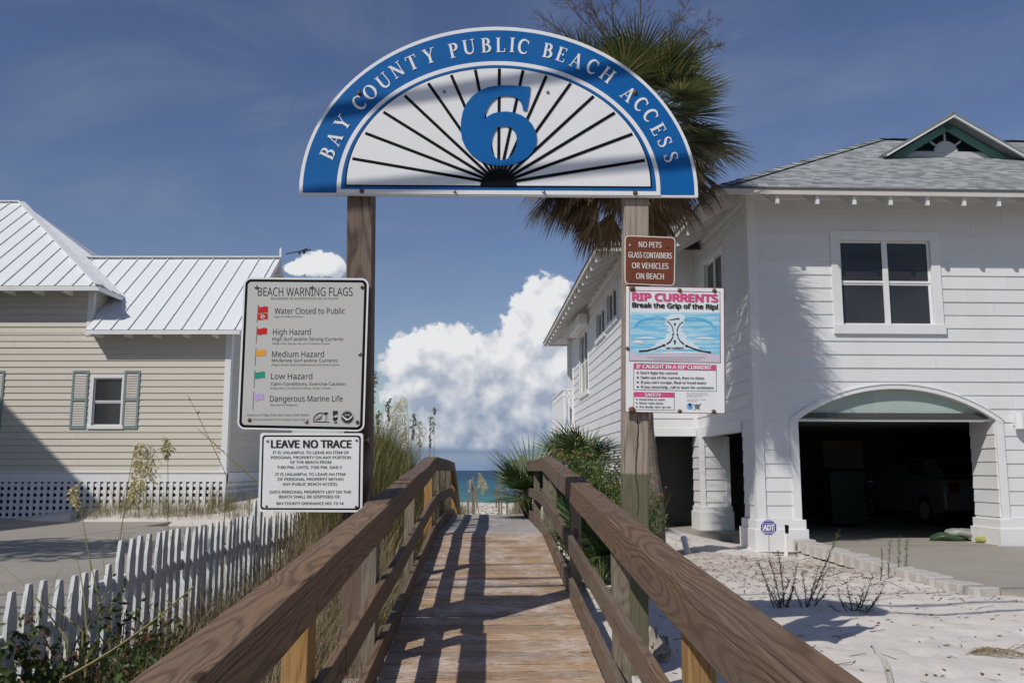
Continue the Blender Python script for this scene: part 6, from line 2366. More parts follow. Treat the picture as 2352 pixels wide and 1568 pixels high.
    for t in (0.85, 3.55):
        for s in (cs + 0.08, cs + w - 0.08):
            mb = MB(); mb.tube([f(s - 0.10, ct + t, GFL + 0.32), f(s + 0.10, ct + t, GFL + 0.32)], 0.32, 20)
            wh = mb.build('wheel', M['tyre'], root)
            mb = MB(); mb.tube([f(s - 0.112, ct + t, GFL + 0.32), f(s + 0.112, ct + t, GFL + 0.32)], 0.2, 16); mb.build('rim', M['pipe'], wh)
    for s in (cs + 0.12, cs + w - 0.3):
        mb = MB(); mb.box((s, ct - 0.02, GFL + 0.72), (s + 0.18, ct + 0.06, GFL + 0.92), (C0, EX, ED, UP)); mb.build('tail_light', M['dark_red'], root)
    # sacks by the right pier
    for (px, py, mt, lab, rx) in ((2178, 1222, 'bag_g', 'flat green and white sack lying on the carport floor', 0.30), (2205, 1213, 'bag_w', 'pale rumpled sack on top of the green sack', 0.26), (2236, 1226, 'bag_y', 'yellow green sack leaning at the foot of the right pier', 0.20)):
        mb = MB()
        c = HP(H(px, py, 0.95)[0], 0.95 if mt != 'bag_y' else 0.5, GFL + (0.05 if mt != 'bag_w' else 0.12))
        n, m = 16, 8
        pts = []
        for j in range(m):
            for i in range(n):
                an = 2 * pi * i / n
                ph = -pi / 2 + pi * j / (m - 1)
                k_ = cos(ph) ** 0.5 if cos(ph) > 0 else 0
                q = 1 + 0.22 * noise.noise(Vector((cos(an) * 2.5 + px, sin(an) * 2.5, j * 0.8)))
                pts.append(c + EX * (rx * k_ * cos(an) * q) + ED * (0.22 * k_ * sin(an) * q) + UP * (0.065 * sin(ph) * q + 0.02 * cos(an * 3)))
        mb.add(pts, [(j * n + i, j * n + (i + 1) % n, (j + 1) * n + (i + 1) % n, (j + 1) * n + i) for j in range(m - 1) for i in range(n)])
        tag(mb.build('sack', M[mt], None, smooth=True), lab, 'sack', 'sacks on the carport floor')


build_yard_things()


def build_beach_rails():
    for sd, lab in ((-1, 'left row of grey posts with a metal pipe rail going down to the beach'), (1, 'right row of grey posts with a metal pipe rail going down to the beach')):
        if sd < 0:
            posts = [(1076, 1103, 1150, 23.2), (1086, 1094, 1165, 24.2), (1090, 1115, 1160, 26.5), (1096, 1122, 1160, 29.0)]
            pipe = [(1077, 1128, 23.1), (1079, 1105, 24.5), (1080, 1103, 25.2)]
        else:
            posts = [(1146, 1080, 1135, 24.0), (1152, 1105, 1140, 26.0), (1165, 1100, 1150, 22.8), (1140, 1118, 1160, 29)]
            pipe = [(1145, 1084, 24.0), (1160, 1104, 23.2), (1166, 1122, 22.6)]
        root = thing('beach_handrail', lab, 'handrail', (posts[0][0] * 0 + pix(posts[0][0], 1150, 24).x, 24, -1.2))
        for k, (px, y0, y1, Y) in enumerate(posts):
            mb = MB()
            tp = pix(px, y0, Y)
            mb.beam([Vector((tp.x + sd * 0.0, Y, gz(tp.x, Y) - 0.3)), tp], 0.048, 0.048, seed=(7000 + k * 40 + sd * 300, 0, 0), side=(1, 0, 0))
            mb.build('post', M['old_post'], root, wattr=True)
        mb = MB()
        mb.tube([pix(*p) for p in pipe], 0.028, 8)
        mb.build('pipe_rail', M['pipe'], root)
    # a leaning timber frame seen past the crest on the right, by the palmetto
    root = thing('beach_gate', 'weathered timber gate frame half hidden behind the palmetto at the beach end', 'gate', BP(0.95, 21, -1.2))
    for (px, y0, Y, w) in ((1200, 1045, 19.0, 0.10), (1187, 1058, 20.0, 0.13), (1213, 1060, 18.4, 0.11)):
        mb = MB()
        tp = pix(px, y0, Y)
        mb.beam([Vector((tp.x, Y, -1.6)), tp], w, 0.10, seed=(7700 + px, 0, 0), side=(1, 0, 0))
        mb.build('post', M['old_post'], root, wattr=True)
    mb = MB(); mb.beam([pix(1178, 1066, 19.9), pix(1222, 1066, 18.6)], 0.05, 0.2, seed=(8100, 0, 0)); mb.build('crossbar', M['rail_grey'], root, wattr=True)


build_beach_rails()


# overhead cables between two poles behind the photographer; they draw the soft lines across the sign and the sand
def build_power_line():
    root = thing('power_line', 'overhead cables on two poles behind the viewpoint, outside the picture', 'power line', (0, 1.2, -1.5))
    L = -SUN_DIR

    def upstream(px, py, k):
        return pix(px, py, SY - 0.04) - L * k
    for (a, b, k, rad) in (((740, 256), (1452, 150), 4.2, 0.034), ((700, 446), (1598, 366), 4.2, 0.034), ((740, 330 - 420), (1452, 225 - 420), 5.0, 0.024)):
        p, q = upstream(*a, k), upstream(*b, k)
        d = (q - p)
        sag = 0.012
        pts = []
        for i in range(41):
            t = -13 + 27 * i / 40
            pt = p + d * t
            pt.z = (p.z + q.z) / 2 + (q.z - p.z) * (max(-1.5, min(2.5, t)) - 0.5) + sag * ((t - 0.5) ** 2) * 0.12
            pts.append(pt)
        mb = MB(); mb.tube(pts, rad, 8); mb.build('cable', M['wire'], root)
    for x in (-31, 32):
        mb = MB(); mb.tube([Vector((x, 3.6, -1.8)), Vector((x, 3.6, 9.5))], [0.16, 0.11], 10); mb.build('pole', M['old_post'], root, wattr=True)


build_power_line()
# ------------------------------------------------------------------ plants
def blade(mb, base, az, lean, L, w, droop=0.6, n=4, rng=R):
    """one grass blade: leaves base at angle lean from upright, bends over by droop radians"""
    p = Vector(base)
    h = Vector((cos(az), sin(az), 0))
    sd = Vector((-sin(az), cos(az), 0))
    pts = []
    for i in range(n + 1):
        t = i / n
        ww = w * (1 - t) ** 0.7 * (0.75 + 0.25 * min(1, t * 4)) / 2 + 0.0004
        pts += [p - sd * ww, p + sd * ww]
        a = lean + droop * t * t
        p = p + (h * sin(a) + UP * cos(a)) * (L / n)
    mb.add(pts, [(2 * i, 2 * i + 1, 2 * i + 3, 2 * i + 2) for i in range(n)])


def tuft(mb, c, n, L, w=0.006, spread=0.12, lean=0.5, droop=0.9, rng=R):
    for _ in range(n):
        a = rng.uniform(0, 2 * pi)
        r = spread * sqrt(rng.random())
        b = Vector(c) + Vector((r * cos(a), r * sin(a), -0.03))
        blade(mb, b, a + rng.uniform(-0.8, 0.8), lean * rng.random(), L * rng.uniform(0.45, 1.1), w * rng.uniform(0.7, 1.3), droop * rng.uniform(0.3, 1.4), 4)


def on_ground(x, y):
    return Vector((x, y, gzn(x, y)))


def fan(mb, hub, fwd, up, r, n=26, spread=2.3, droop=0.5, w=0.035, rng=R):
    """fan leaf: n blades spread round the leaf axis fwd, tips drooping"""
    f = fwd.normalized()
    sd = f.cross(up).normalized()
    nn = sd.cross(f).normalized()
    for i in range(n):
        t = -1 + 2 * (i + 0.5) / n
        a = t * spread / 1.0
        L = r * (1.0 - 0.28 * abs(t) ** 1.5) * rng.uniform(0.9, 1.06)
        d = (f * cos(a) + sd * sin(a) + nn * (0.16 * (1 - abs(t)) + rng.uniform(-0.05, 0.05))).normalized()
        tn = (f * -sin(a) + sd * cos(a)).normalized()
        p = Vector(hub)
        pts = []
        m = 4
        dr = droop * rng.uniform(0.6, 1.4)
        fold = nn * 0.25
        for k in range(m + 1):
            q = k / m
            ww = w * (0.35 + 1.3 * q if q < 0.5 else 1.0 * (1 - q) / 0.5 + 0.02) / 2
            pts += [p - (tn + fold) * ww, p + (tn - fold * 0.4) * ww]
            d2 = (d + Vector((0, 0, -1)) * dr * q * q).normalized()
            p = p + d2 * (L / m)
        mb.add(pts, [(2 * k, 2 * k + 1, 2 * k + 3, 2 * k + 2) for k in range(m)])


def build_palm():
    rng = random.Random(21)
    base = on_ground(1.95, 12.8)
    top = pix(1448, 306, 12.9)
    root = thing('sabal_palm', 'tall cabbage palm with a shaggy skirt of dead fronds behind the arch sign', 'palm tree', base)
    n = 26
    pth = [base - UP * 0.2 + (top - base + UP * 0.2) * (i / n) + Vector((0.03 * sin(i * 0.5), 0.02 * cos(i * 0.7), 0)) for i in range(n + 1)]
    rad = [0.175 - 0.045 * min(1, i / 6) + 0.010 * (i % 2) for i in range(n + 1)]
    mb = MB(); mb.tube(pth, rad, 14); mb.build('trunk', M['trunk'], root)
    mb = MB()
    pet = MB()

    def leaf(mb2, az, el, plen, r, n_, spread, droop, w, pw=0.014):
        d = Vector((cos(az) * cos(el), sin(az) * cos(el), sin(el)))
        c = top + d * 0.10
        p1 = c + d * plen * 0.6
        d2 = (d + Vector((0, 0, -0.25))).normalized()
        p2 = p1 + d2 * plen * 0.4
        pet.tube([c, p1, p2], [pw, pw * 0.8, pw * 0.6], 4, False)
        side = d2.cross(UP)
        upv = side.cross(d2) if side.length > 0.1 else Vector((1, 0, 0))
        fan(mb2, p2, d2 + Vector((0, 0, -0.15)), upv, r, n_, spread, droop, w, rng)
    # green crown: fronds in every direction, the lower ones drooping
    for k in range(104):
        u = (k + 0.5) / 104
        el = math.asin(0.97 - u * 1.42) + rng.uniform(-0.14, 0.14)
        az = k * 2.39996 + rng.uniform(-0.3, 0.3)
        leaf(mb, az, el, rng.uniform(0.62, 1.10), rng.uniform(0.68, 0.90), 36, 1.6, 0.3 + 0.35 * max(0, 0.4 - el), 0.030)
    mb.build('crown', M['frond'], root)
    mb = MB()
    for k in range(84):
        el = -0.42 - 0.62 * rng.random()
        az = k * 2.39996 + rng.uniform(-0.3, 0.3)
        leaf(mb, az, el, rng.uniform(0.6, 1.3), rng.uniform(0.6, 0.85), 26, 0.75, 1.5, 0.024, 0.012)
    for k in range(34):     # a longer ragged bunch hanging on the left
        leaf(mb, pi + rng.uniform(-0.9, 0.6), -0.36 - 0.4 * rng.random(), rng.uniform(0.9, 1.4), rng.uniform(0.55, 0.8), 22, 0.7, 1.7, 0.022, 0.012)
    mb.build('dead_frond_skirt', M['frond_dead'], root)
    pet.build('leaf_stem', M['frond'], root)
    # branching dry flower stalks above the crown
    for (tx, ty, bx, by) in ((1225, 28, 1340, 110), (1262, -30, 1350, 60), (1300, -60, 1372, 40), (1400, -80, 1410, 60), (1475, -90, 1470, 60), (1640, 40, 1570, 110), (1590, -10, 1540, 80), (1655, 105, 1580, 130), (1330, 5, 1390, 90)):
        mb = MB()
        Y = 12.9 + rng.uniform(-0.7, 0.7)
        a, b, e = top + Vector((0, 0, 0.2)), pix(bx, by, Y), pix(tx, ty, Y)
        mid = (a + b) / 2
        pts = [a, mid, b, b + (e - b) * 0.5 + UP * 0.03, e]
        mb.tube(pts, [0.012, 0.010, 0.008, 0.006, 0.003], 4, False)
        L = (e - b).length
        for j in range(26):
            t = rng.uniform(-0.35, 1.0)
            p = b + (e - b) * t
            d = ((e - b).normalized() * 0.6 + Vector((rng.uniform(-1, 1), rng.uniform(-1, 1), rng.uniform(-0.7, 0.9)))).normalized()
            l1 = L * rng.uniform(0.2, 0.5) * (1.1 - 0.5 * t)
            q = p + d * l1 + Vector((0, 0, -0.05)) * l1
            mb.tube([p, (p + q) / 2 + UP * 0.02, q], [0.004, 0.003, 0.0018], 3, False)
            for _ in range(9):
                s = p + (q - p) * rng.uniform(0.3, 1)
                d3 = (d * 0.5 + Vector((rng.uniform(-1, 1), rng.uniform(-1, 1), rng.uniform(-1, 1)))).normalized()
                mb.tube([s, s + d3 * rng.uniform(0.04, 0.13)], [0.0022, 0.0013], 3, False)
        mb.build('flower_stalk', M['twig'], root)


build_palm()


def build_palmettos():
    rng = random.Random(9)
    spec = [(pix(1345, 1052, 14.6), 0.66, 17, 'low fan palm with broad green leaves against the white house wall', [(2.0, 0.5), (1.1, 1.0), (2.7, 0.2), (1.6, 0.75), (0.4, 0.9), (3.0, 0.55), (2.4, 0.9), (1.3, 0.3)]),
            (BP(0.70, 15.6, -0.42), 0.85, 26, 'spiky fan palm spilling its leaves over the handrail at the crest', None),
            (BP(1.20, 10.3, -0.95), 0.80, 12, 'fan palm with long narrow leaves half hidden beside the right handrail', None),
            (pix(1290, 1075, 16.8), 0.62, 12, 'small fan palm low behind the flowering shrub', None)]
    for (c, r, nl, lab, dirs) in spec:
        root = thing('palmetto', lab, 'fan palm', (c.x, c.y, gz(c.x, c.y)), 'fan palms on the right of the footbridge')
        mb, pm = MB(), MB()
        foot = Vector((c.x + 0.05, c.y, gz(c.x, c.y) - 0.05))
        for k in range(nl):
            az = k * 2.39996 + rng.uniform(-0.4, 0.4)
            el = rng.uniform(-0.25, 1.15)
            d = Vector((cos(az) * cos(el), sin(az) * cos(el), sin(el)))
            h = c + d * 0.22 + Vector((0, 0, rng.uniform(-0.1, 0.1)))
            pm.tube([foot, (foot + h) / 2 + Vector((0, 0, 0.12)), h], [0.012, 0.010, 0.007], 4, False)
            upv = d.cross(UP).cross(d)
            fan(mb, h, d, upv if upv.length > 0.1 else Vector((1, 0, 0)), r * rng.uniform(0.75, 1.1), 24, 1.5, 0.28, 0.034, rng)
        mb.build('leaf', M['palmetto'], root)
        pm.build('stem', M['palmetto'], root)


build_palmettos()


def leafcloud(mb, c, rad, n, size, rng, squash=0.0):
    for _ in range(n):
        while True:
            v = Vector((rng.uniform(-1, 1), rng.uniform(-1, 1), rng.uniform(-1, 1)))
            if v.length <= 1 and v.length > 0.25:
                break
        q = 1 + 0.30 * noise.noise(Vector((v.x * 2 + c.x, v.y * 2 + c.y, v.z * 2)))
        p = c + Vector((v.x * rad[0], v.y * rad[1], v.z * rad[2])) * q
        d = Vector((rng.uniform(-1, 1), rng.uniform(-1, 1), rng.uniform(-0.4, 1))).normalized()
        t = d.orthogonal().normalized()
        t = (Matrix.Rotation(rng.uniform(0, 6.28), 3, d) @ t)
        b = d.cross(t)
        s = size * rng.uniform(0.6, 1.3)
        mb.add([p - t * s, p + b * s * 0.42 + d * s * 0.12, p + t * s, p - b * s * 0.42 + d * s * 0.12], [(0, 1, 2, 3)])


def build_shrubs():
    rng = random.Random(12)
    root = thing('flowering_shrub', 'dense green shrub dotted with small pink flowers beside the right handrail', 'shrub', BP(1.35, 12.4, -1.3))
    mb, st, fl = MB(), MB(), MB()
    for (c, rd, n) in ((BP(1.35, 12.6, -0.55), (0.55, 1.9, 0.72), 5200), (BP(1.62, 11.3, -0.75), (0.5, 1.1, 0.62), 2300), (BP(1.3, 14.0, -0.35), (0.5, 0.9, 0.7), 1800)):
        leafcloud(mb, c, rd, n, 0.030, rng)
        for k in range(70):
            a = rng.uniform(0, 6.28)
            e = c + Vector((rd[0] * cos(a) * rng.uniform(0.4, 1.1), rd[1] * sin(a) * rng.uniform(0.4, 1.1), rd[2] * rng.uniform(0.5, 1.22)))
            b = Vector((c.x + rng.uniform(-.2, .2), c.y + rng.uniform(-.5, .5), gz(c.x, c.y) - 0.05))
            st.tube([b, (b + e) / 2 + Vector((rng.uniform(-.1, .1), rng.uniform(-.1, .1), 0)), e], [0.008, 0.006, 0.003], 3, False)
            for j in range(14):
                p = e - (e - b) * rng.uniform(0, 0.35)
                leafcloud(mb, p, (0.05, 0.05, 0.05), 1, 0.030, rng)
            if rng.random() < 0.75:
                for j in range(5):
                    leafcloud(fl, e + UP * 0.01, (0.022, 0.022, 0.012), 1, 0.012, rng)
    mb.build('foliage', M['shrub'], root)
    st.build('branch', M['twig'], root)
    fl.build('blossom', M['flower'], root)
    # vine on the front of the fence, left foreground
    root = thing('vine', 'leafy dark green vine tangled over the front pickets of the white fence', 'vine', on_ground(-2.25, 4.6))
    mb, st = MB(), MB()
    for k in range(64):
        b = on_ground(-2.15 + rng.uniform(-0.35, 0.25), rng.uniform(3.6, 5.9))
        a = rng.uniform(0, 6.28)
        h = rng.uniform(0.25, 0.72) * (1.0 if b.y < 5.2 else 0.75)
        e = b + Vector((0.3 * cos(a), 0.35 * sin(a), h))
        m = (b + e) / 2 + Vector((rng.uniform(-.1, .1), rng.uniform(-.1, .1), 0.06))
        st.tube([b, m, e], [0.006, 0.005, 0.003], 3, False)
        for j in range(105):
            t = rng.random() ** 0.8
            p = b + (e - b) * t
            leafcloud(mb, p, (0.10, 0.10, 0.10), 1, 0.029, rng)
    mb.build('foliage', M['vine'], root)
    st.build('stem', M['twig'], root)
    # oak outside the picture on the left (its shadow lies on the left driveway)
    root = thing('oak_tree', 'round oak tree just outside the picture on the left', 'tree', (-11.6, 11.0, -1.3))
    mb = MB()
    for (c, n) in ((Vector((-11.6, 11.0, 3.9)), 1500), (Vector((-12.9, 10.2, 4.4)), 900), (Vector((-10.6, 10.0, 4.6)), 900)):
        leafcloud(mb, c, (1.7, 1.6, 1.2), n, 0.14, rng)
    mb.build('crown', M['shrub'], root)
    mb = MB(); mb.tube([Vector((-11.6, 11, -1.5)), Vector((-11.7, 11, 1)), Vector((-11.5, 11, 3.4))], [0.22, 0.17, 0.10], 10); mb.tube([Vector((-11.65, 11, 1.2)), Vector((-12.8, 10.3, 4.0))], [0.1, 0.05], 8); mb.tube([Vector((-11.65, 11, 1.6)), Vector((-10.7, 10.1, 4.2))], [0.1, 0.05], 8)
    mb.build('trunk', M['trunk'], root)


build_shrubs()


def build_grass():
    rng = random.Random(31)
    # dune grass on the left of the crest
    mb = MB()
    for _ in range(430):
        l, y = rng.uniform(-2.25, -0.95), rng.uniform(10.8, 18.0)
        p = on_ground(axis_x(y) + l, y)
        tuft(mb, p, 30, rng.uniform(0.65, 1.2) * (1.0 if l < -1.2 else 0.8) * sstep(7.5, 11.0, y), 0.007, 0.16, 0.45, 1.0, rng)
    for _ in range(60):
        l, y = rng.uniform(1.5, 3.0), rng.uniform(15.5, 19)
        tuft(mb, on_ground(axis_x(y) + l, y), 20, 0.8, 0.007, 0.16, 0.45, 1.0, rng)
    # tufts beside the beach path
    for _ in range(150):
        sd = rng.choice((-1, 1))
        l, y = sd * rng.uniform(0.9, 2.6), rng.uniform(21.0, 29)
        tuft(mb, on_ground(axis_x(y) + l, y), 18, rng.uniform(0.35, 0.75), 0.008, 0.14, 0.5, 1.0, rng)
    for _ in range(90):
        sd = rng.choice((-1, 1))
        l, y = sd * rng.uniform(0.66, 1.15), rng.uniform(22.3, 28)
        tuft(mb, on_ground(axis_x(y) + l, y), 16, rng.uniform(0.25, 0.6), 0.008, 0.12, 0.6, 1.0, rng)
    # against the fence, hiding the feet of the farther pickets
    for _ in range(190):
        y = rng.uniform(5.9, 14.5)
        l = rng.uniform(-2.32, -1.7)
        tuft(mb, on_ground(axis_x(y) + l, y), 8, rng.uniform(0.2, 0.42), 0.006, 0.13, 0.8, 1.1, rng)
    # at the foot of the beige house
    for _ in range(80):
        x, y = rng.uniform(-10.8, -6.6), rng.uniform(22.7, 23.85)
        tuft(mb, on_ground(x, y), 18, rng.uniform(0.35, 0.85), 0.007, 0.12, 0.4, 0.8, rng)
    for _ in range(70):
        x, y = rng.uniform(-6.6, -3.6), rng.uniform(15, 23.5)
        tuft(mb, on_ground(x, y), 16, rng.uniform(0.3, 0.6), 0.007, 0.15, 0.5, 0.9, rng)
    struct(mb.build('dune_grass', M['grass']), 'stuff', 'long olive dune grass bending over the sand beside the footbridge')
    # dry straw on the bank by the fence and under the rails
    mb = MB()
    for _ in range(520):
        y = 4.6 + 10.5 * rng.random() ** 0.8
        l = rng.uniform(-2.25, -0.85)
        tuft(mb, on_ground(axis_x(y) + l, y), 24, rng.uniform(0.22, 0.66), 0.0045, 0.15, 1.0, 1.1, rng)
    for _ in range(330):      # a taller tangle along the foot of the fence
        y = rng.uniform(5.2, 11.5)
        l = rng.uniform(-2.2, -0.95)
        tuft(mb, on_ground(axis_x(y) + l, y), 20, rng.uniform(0.35, 0.72), 0.0045, 0.14, 0.9, 1.3, rng)
    for _ in range(75):
        x, y = rng.uniform(-10.8, -6.8), rng.uniform(22.6, 23.7)
        tuft(mb, on_ground(x, y), 16, 0.35, 0.006, 0.15, 0.9, 0.9, rng)
    for _ in range(26):
        y = rng.uniform(6, 10); l = rng.uniform(0.8, 1.15)
        tuft(mb, on_ground(axis_x(y) + l, y), 9, 0.14, 0.004, 0.10, 1.1, 1.0, rng)
    struct(mb.build('dry_grass', M['grass_dry']), 'stuff', 'dry straw coloured grass matted on the bank by the picket fence')
    mb = MB()
    for _ in range(150):
        y = rng.uniform(4.6, 13.5)
        l = rng.uniform(-2.3, -0.8)
        tuft(mb, on_ground(axis_x(y) + l, y), 9, rng.uniform(0.2, 0.5), 0.007, 0.12, 0.6, 0.9, rng)
    for _ in range(26):      # creeping leaves close to the rail
        y = rng.uniform(5.0, 8.6)
        l = rng.uniform(-1.7, -0.85)
        c = on_ground(axis_x(y) + l, y)
        leafcloud(mb, c + UP * 0.06, (0.18, 0.2, 0.07), 45, 0.028, rng)
    for (px, py) in ((1600, 1283), (1572, 1290), (1640, 1276), (1618, 1275), (2005, 1290)):
        tuft(mb, ground_pt(px, py, -1.29), 8, 0.16, 0.006, 0.05, 0.8, 0.7, rng)
    struct(mb.build('green_weeds', M['grass_green']), 'stuff', 'small green weeds and runners on the bank and sand')
    # needles and scraps of leaf on the sand
    mb = MB()
    for _ in range(2600):
        if rng.random() < 0.74:
            x, y = rng.uniform(1.6, 5.2), rng.gauss(12.2, 1.3)
        else:
            x, y = rng.uniform(1.0, 7.5), rng.uniform(5.6, 12.0)
        p = on_ground(x, y) + UP * 0.006
        a = rng.uniform(0, pi)
        l = rng.uniform(0.008, 0.045) if rng.random() < 0.8 else rng.uniform(0.05, 0.13)
        w = rng.uniform(0.0025, 0.006) if l > 0.03 else rng.uniform(0.004, 0.010)
        d = Vector((cos(a), sin(a), rng.uniform(-0.05, 0.15)))
        s = Vector((-sin(a), cos(a), 0.2))
        mb.add([p - d * l - s * w, p + d * l - s * w, p + d * l + s * w, p - d * l + s * w], [(0, 1, 2, 3)])
    for _ in range(260):
        y = rng.uniform(22, 30); p = on_ground(axis_x(y) + rng.uniform(-0.9, 0.9), y) + UP * 0.01
        a = rng.uniform(0, pi); l = rng.uniform(0.02, 0.07); d = Vector((cos(a), sin(a), 0.1)); s = Vector((-sin(a), cos(a), 0.3)) * 0.02
        mb.add([p - d * l - s, p + d * l - s, p + d * l + s, p - d * l + s], [(0, 1, 2, 3)])
    struct(mb.build('leaf_litter', M['litter']), 'stuff', 'brown needles and leaf scraps scattered over the white sand')


build_grass()


def sea_oat(name_lab, base_px, tip_px, Y, droop, plume, seed, mat='oat', dense=1.0):
    """one sea oat: stalk from base to tip with a hanging seed head of length plume (m) leaning by droop (-1 left .. 1 right)"""
    rng = random.Random(seed)
    tip = pix(*tip_px, Y)
    bx = pix(base_px[0], base_px[1], Y)
    base = Vector((bx.x, Y, gz(bx.x, Y) - 0.05))
    root = thing('sea_oat', name_lab, 'grass plant', base, 'tall sea oats with seed heads')
    mb = MB()
    pts = []
    for i in range(9):
        t = i / 8
        p = base + (tip - base) * t
        p.x += droop * 0.06 * (t ** 3 - t)
        pts.append(p)
    mb.tube(pts, [0.0045 * (1 - 0.55 * i / 8) for i in range(9)], 4, False)
    for k in range(4):
        b = base + UP * rng.uniform(0.0, 0.4)
        blade(mb, b, rng.uniform(0, 6.28), rng.uniform(0.15, 0.5), rng.uniform(0.4, 0.8), 0.008, 1.1)
    mb.build('stalk', M['oat_stalk'], root)
    h = MB()
    axis = (tip - base).normalized()
    nb = int((28 if mat == 'oat_green' else 32) * dense)
    for k in range(nb):
        t = k / nb
        p = tip - axis * plume * t
        L = plume * (0.18 + 0.42 * sin(pi * min(1, t * 1.1 + 0.12))) * rng.uniform(0.7, 1.2) * (0.30 if mat == 'oat_green' else 0.85)
        side = Vector((droop * 0.9 + rng.uniform(-0.45, 0.45), rng.uniform(-0.5, 0.5), 0.55))
        q = Vector(p)
        d = side.normalized()
        ns = 9
        for j in range(ns):
            d = (d + Vector((0, 0, -0.24))).normalized()
            q2 = q + d * (L / ns)
            h.tube([q, q2], 0.0011, 3, False)
            s = rng.uniform(0.011, 0.019)
            a = Vector((rng.uniform(-1, 1), rng.uniform(-1, 1), rng.uniform(-1.6, -0.2))).normalized()
            b = a.orthogonal().normalized() * 0.36
            h.add([q2, q2 + a * s + b * s, q2 + a * s * 2.2, q2 + a * s - b * s], [(0, 1, 2, 3)])
            q = q2
    h.build('seed_head', M[mat], root)


def build_oats():
    lab = 'sea oat stalk '
    sea_oat(lab + 'tallest of those beside the left post, seed head upright', (848, 1120), (859, 852), 11.5, -0.1, 0.42, 1, 'oat_green', 0.8)
    sea_oat(lab + 'with a short green head low beside the left post', (866, 1120), (870, 946), 12.0, -0.05, 0.28, 2, 'oat_green', 0.7)
    sea_oat(lab + 'with a slim head between the left post and the big drooping head', (888, 1120), (894, 916), 12.4, -0.15, 0.30, 3, 'oat_green', 0.8)
    sea_oat(lab + 'with the biggest drooping pale head in the dune grass', (940, 1120), (935, 915), 11.8, -0.75, 0.60, 4, 'oat', 1.6)
    sea_oat(lab + 'leaning right just behind the big drooping head', (930, 1120), (951, 950), 12.1, 0.2, 0.34, 5, 'oat_green', 0.9)
    sea_oat(lab + 'with a thin pale head against the cloud', (968, 1120), (963, 968), 12.6, 0.1, 0.34, 6, 'oat', 0.8)
    sea_oat(lab + 'close to the rail crest with a narrow head', (984, 1120), (989, 956), 12.2, 0.2, 0.42, 7, 'oat_green', 0.8)
    sea_oat(lab + 'bare and straight next to the rail crest', (996, 1120), (998, 936), 12.4, 0.0, 0.08, 8, 'oat_green', 0.3)
    sea_oat(lab + 'golden and heavy headed in front of the beige house lattice', (258, 1300), (310, 1022), 6.5, 0.8, 0.40, 9, 'oat', 2.0)
    sea_oat(lab + 'with a small pale head right of the golden one', (395, 1260), (385, 1008), 7.5, -0.2, 0.16, 10, 'oat', 0.7)
    sea_oat(lab + 'drooping left over the dark lattice', (255, 1330), (175, 1118), 6.4, -0.6, 0.14, 11, 'oat', 0.8)
    sea_oat(lab + 'fine and pale beyond the left rail on the way to the beach', (1094, 1150), (1098, 1085), 21.5, 0.8, 0.35, 12, 'oat', 1.0)
    sea_oat(lab + 'pale and arching over the beach posts', (1098, 1160), (1108, 1100), 22.5, 0.9, 0.35, 13, 'oat', 1.0)
    # long loose stalks and arching blades in the left foreground
    rng = random.Random(77)
    for (a, b, c, Y, w, l) in (((520, 1092), (478, 1000), (431, 905), 7.0, 0.003, 'thin dark bare stalk leaning left before the beige siding'), ((640, 1150), (560, 1080), (455, 985), 6.6, 0.0045, 'thin orange stalk leaning left across the siding corner'),
                               ((140, 1560), (300, 1480), (445, 1345), 4.2, 0.006, 'long yellow green stalk leaning right across the pickets'), ((300, 1568), (420, 1485), (560, 1452), 4.0, 0.005, 'pale green arching stalk below the handrail')):
        mb = MB()
        P = [pix(*a, Y), pix(*b, Y), pix(*c, Y)]
        pts = []
        for i in range(13):
            t = i / 12
            pts.append(P[0] * (1 - t) ** 2 + P[1] * 2 * t * (1 - t) + P[2] * t * t)
        g0 = Vector((pts[0].x, Y, gz(pts[0].x, Y) - 0.05))
        mb.tube([g0 if g0.z < pts[0].z else pts[0]] + pts, [w] * 3 + [w * (1 - 0.6 * i / 11) for i in range(11)], 4, False)
        for k in range(22 if 'pickets' in l or 'below' in l else 4):
            t = rng.uniform(0.75, 1)
            p = pts[int(t * 12)]
            d = Vector((rng.uniform(-1, 1), rng.uniform(-1, 1), rng.uniform(-0.6, 0.8))).normalized() * 0.02
            n_ = d.orthogonal().normalized() * 0.004
            mb.add([p, p + d + n_, p + d * 2, p + d - n_], [(0, 1, 2, 3)])
        tag(mb.build('grass_stalk', M['oat_stalk']), l, 'stalk')
    root = thing('arching_grass', 'green grass clump with long arching blades behind the low front pickets', 'grass plant', on_ground(-2.75, 5.2))
    mb = MB()
    for (a, b, c, Y) in (((95, 1470), (120, 1290), (165, 1285), 5.2), ((200, 1470), (185, 1230), (160, 1290), 5.2), ((155, 1470), (60, 1330), (-10, 1290), 5.0), ((190, 1450), (110, 1370), (20, 1345), 5.1), ((80, 1480), (100, 1330), (215, 1300), 5.3), ((60, 1470), (40, 1380), (-20, 1310), 5.0), ((230, 1420), (215, 1280), (180, 1205), 5.4)):
        P = [pix(*a, Y), pix(*b, Y), pix(*c, Y)]
        pts = [P[0] * (1 - t) ** 2 + P[1] * 2 * t * (1 - t) + P[2] * t * t for t in [i / 10 for i in range(11)]]
        fl = []
        for i, p in enumerate(pts):
            w = 0.005 * (1 - i / 10.5)
            fl += [p - Vector((w, 0, w * 0.4)), p + Vector((w, 0, w * 0.4))]
        g0 = pts[0] - UP * 0.35
        fl = [g0 - Vector((0.005, 0, 0)), g0 + Vector((0.005, 0, 0))] + fl
        mb.add(fl, [(2 * i, 2 * i + 1, 2 * i + 3, 2 * i + 2) for i in range(11)])
    mb.build('blade', M['oat_stalk'], root)


build_oats()


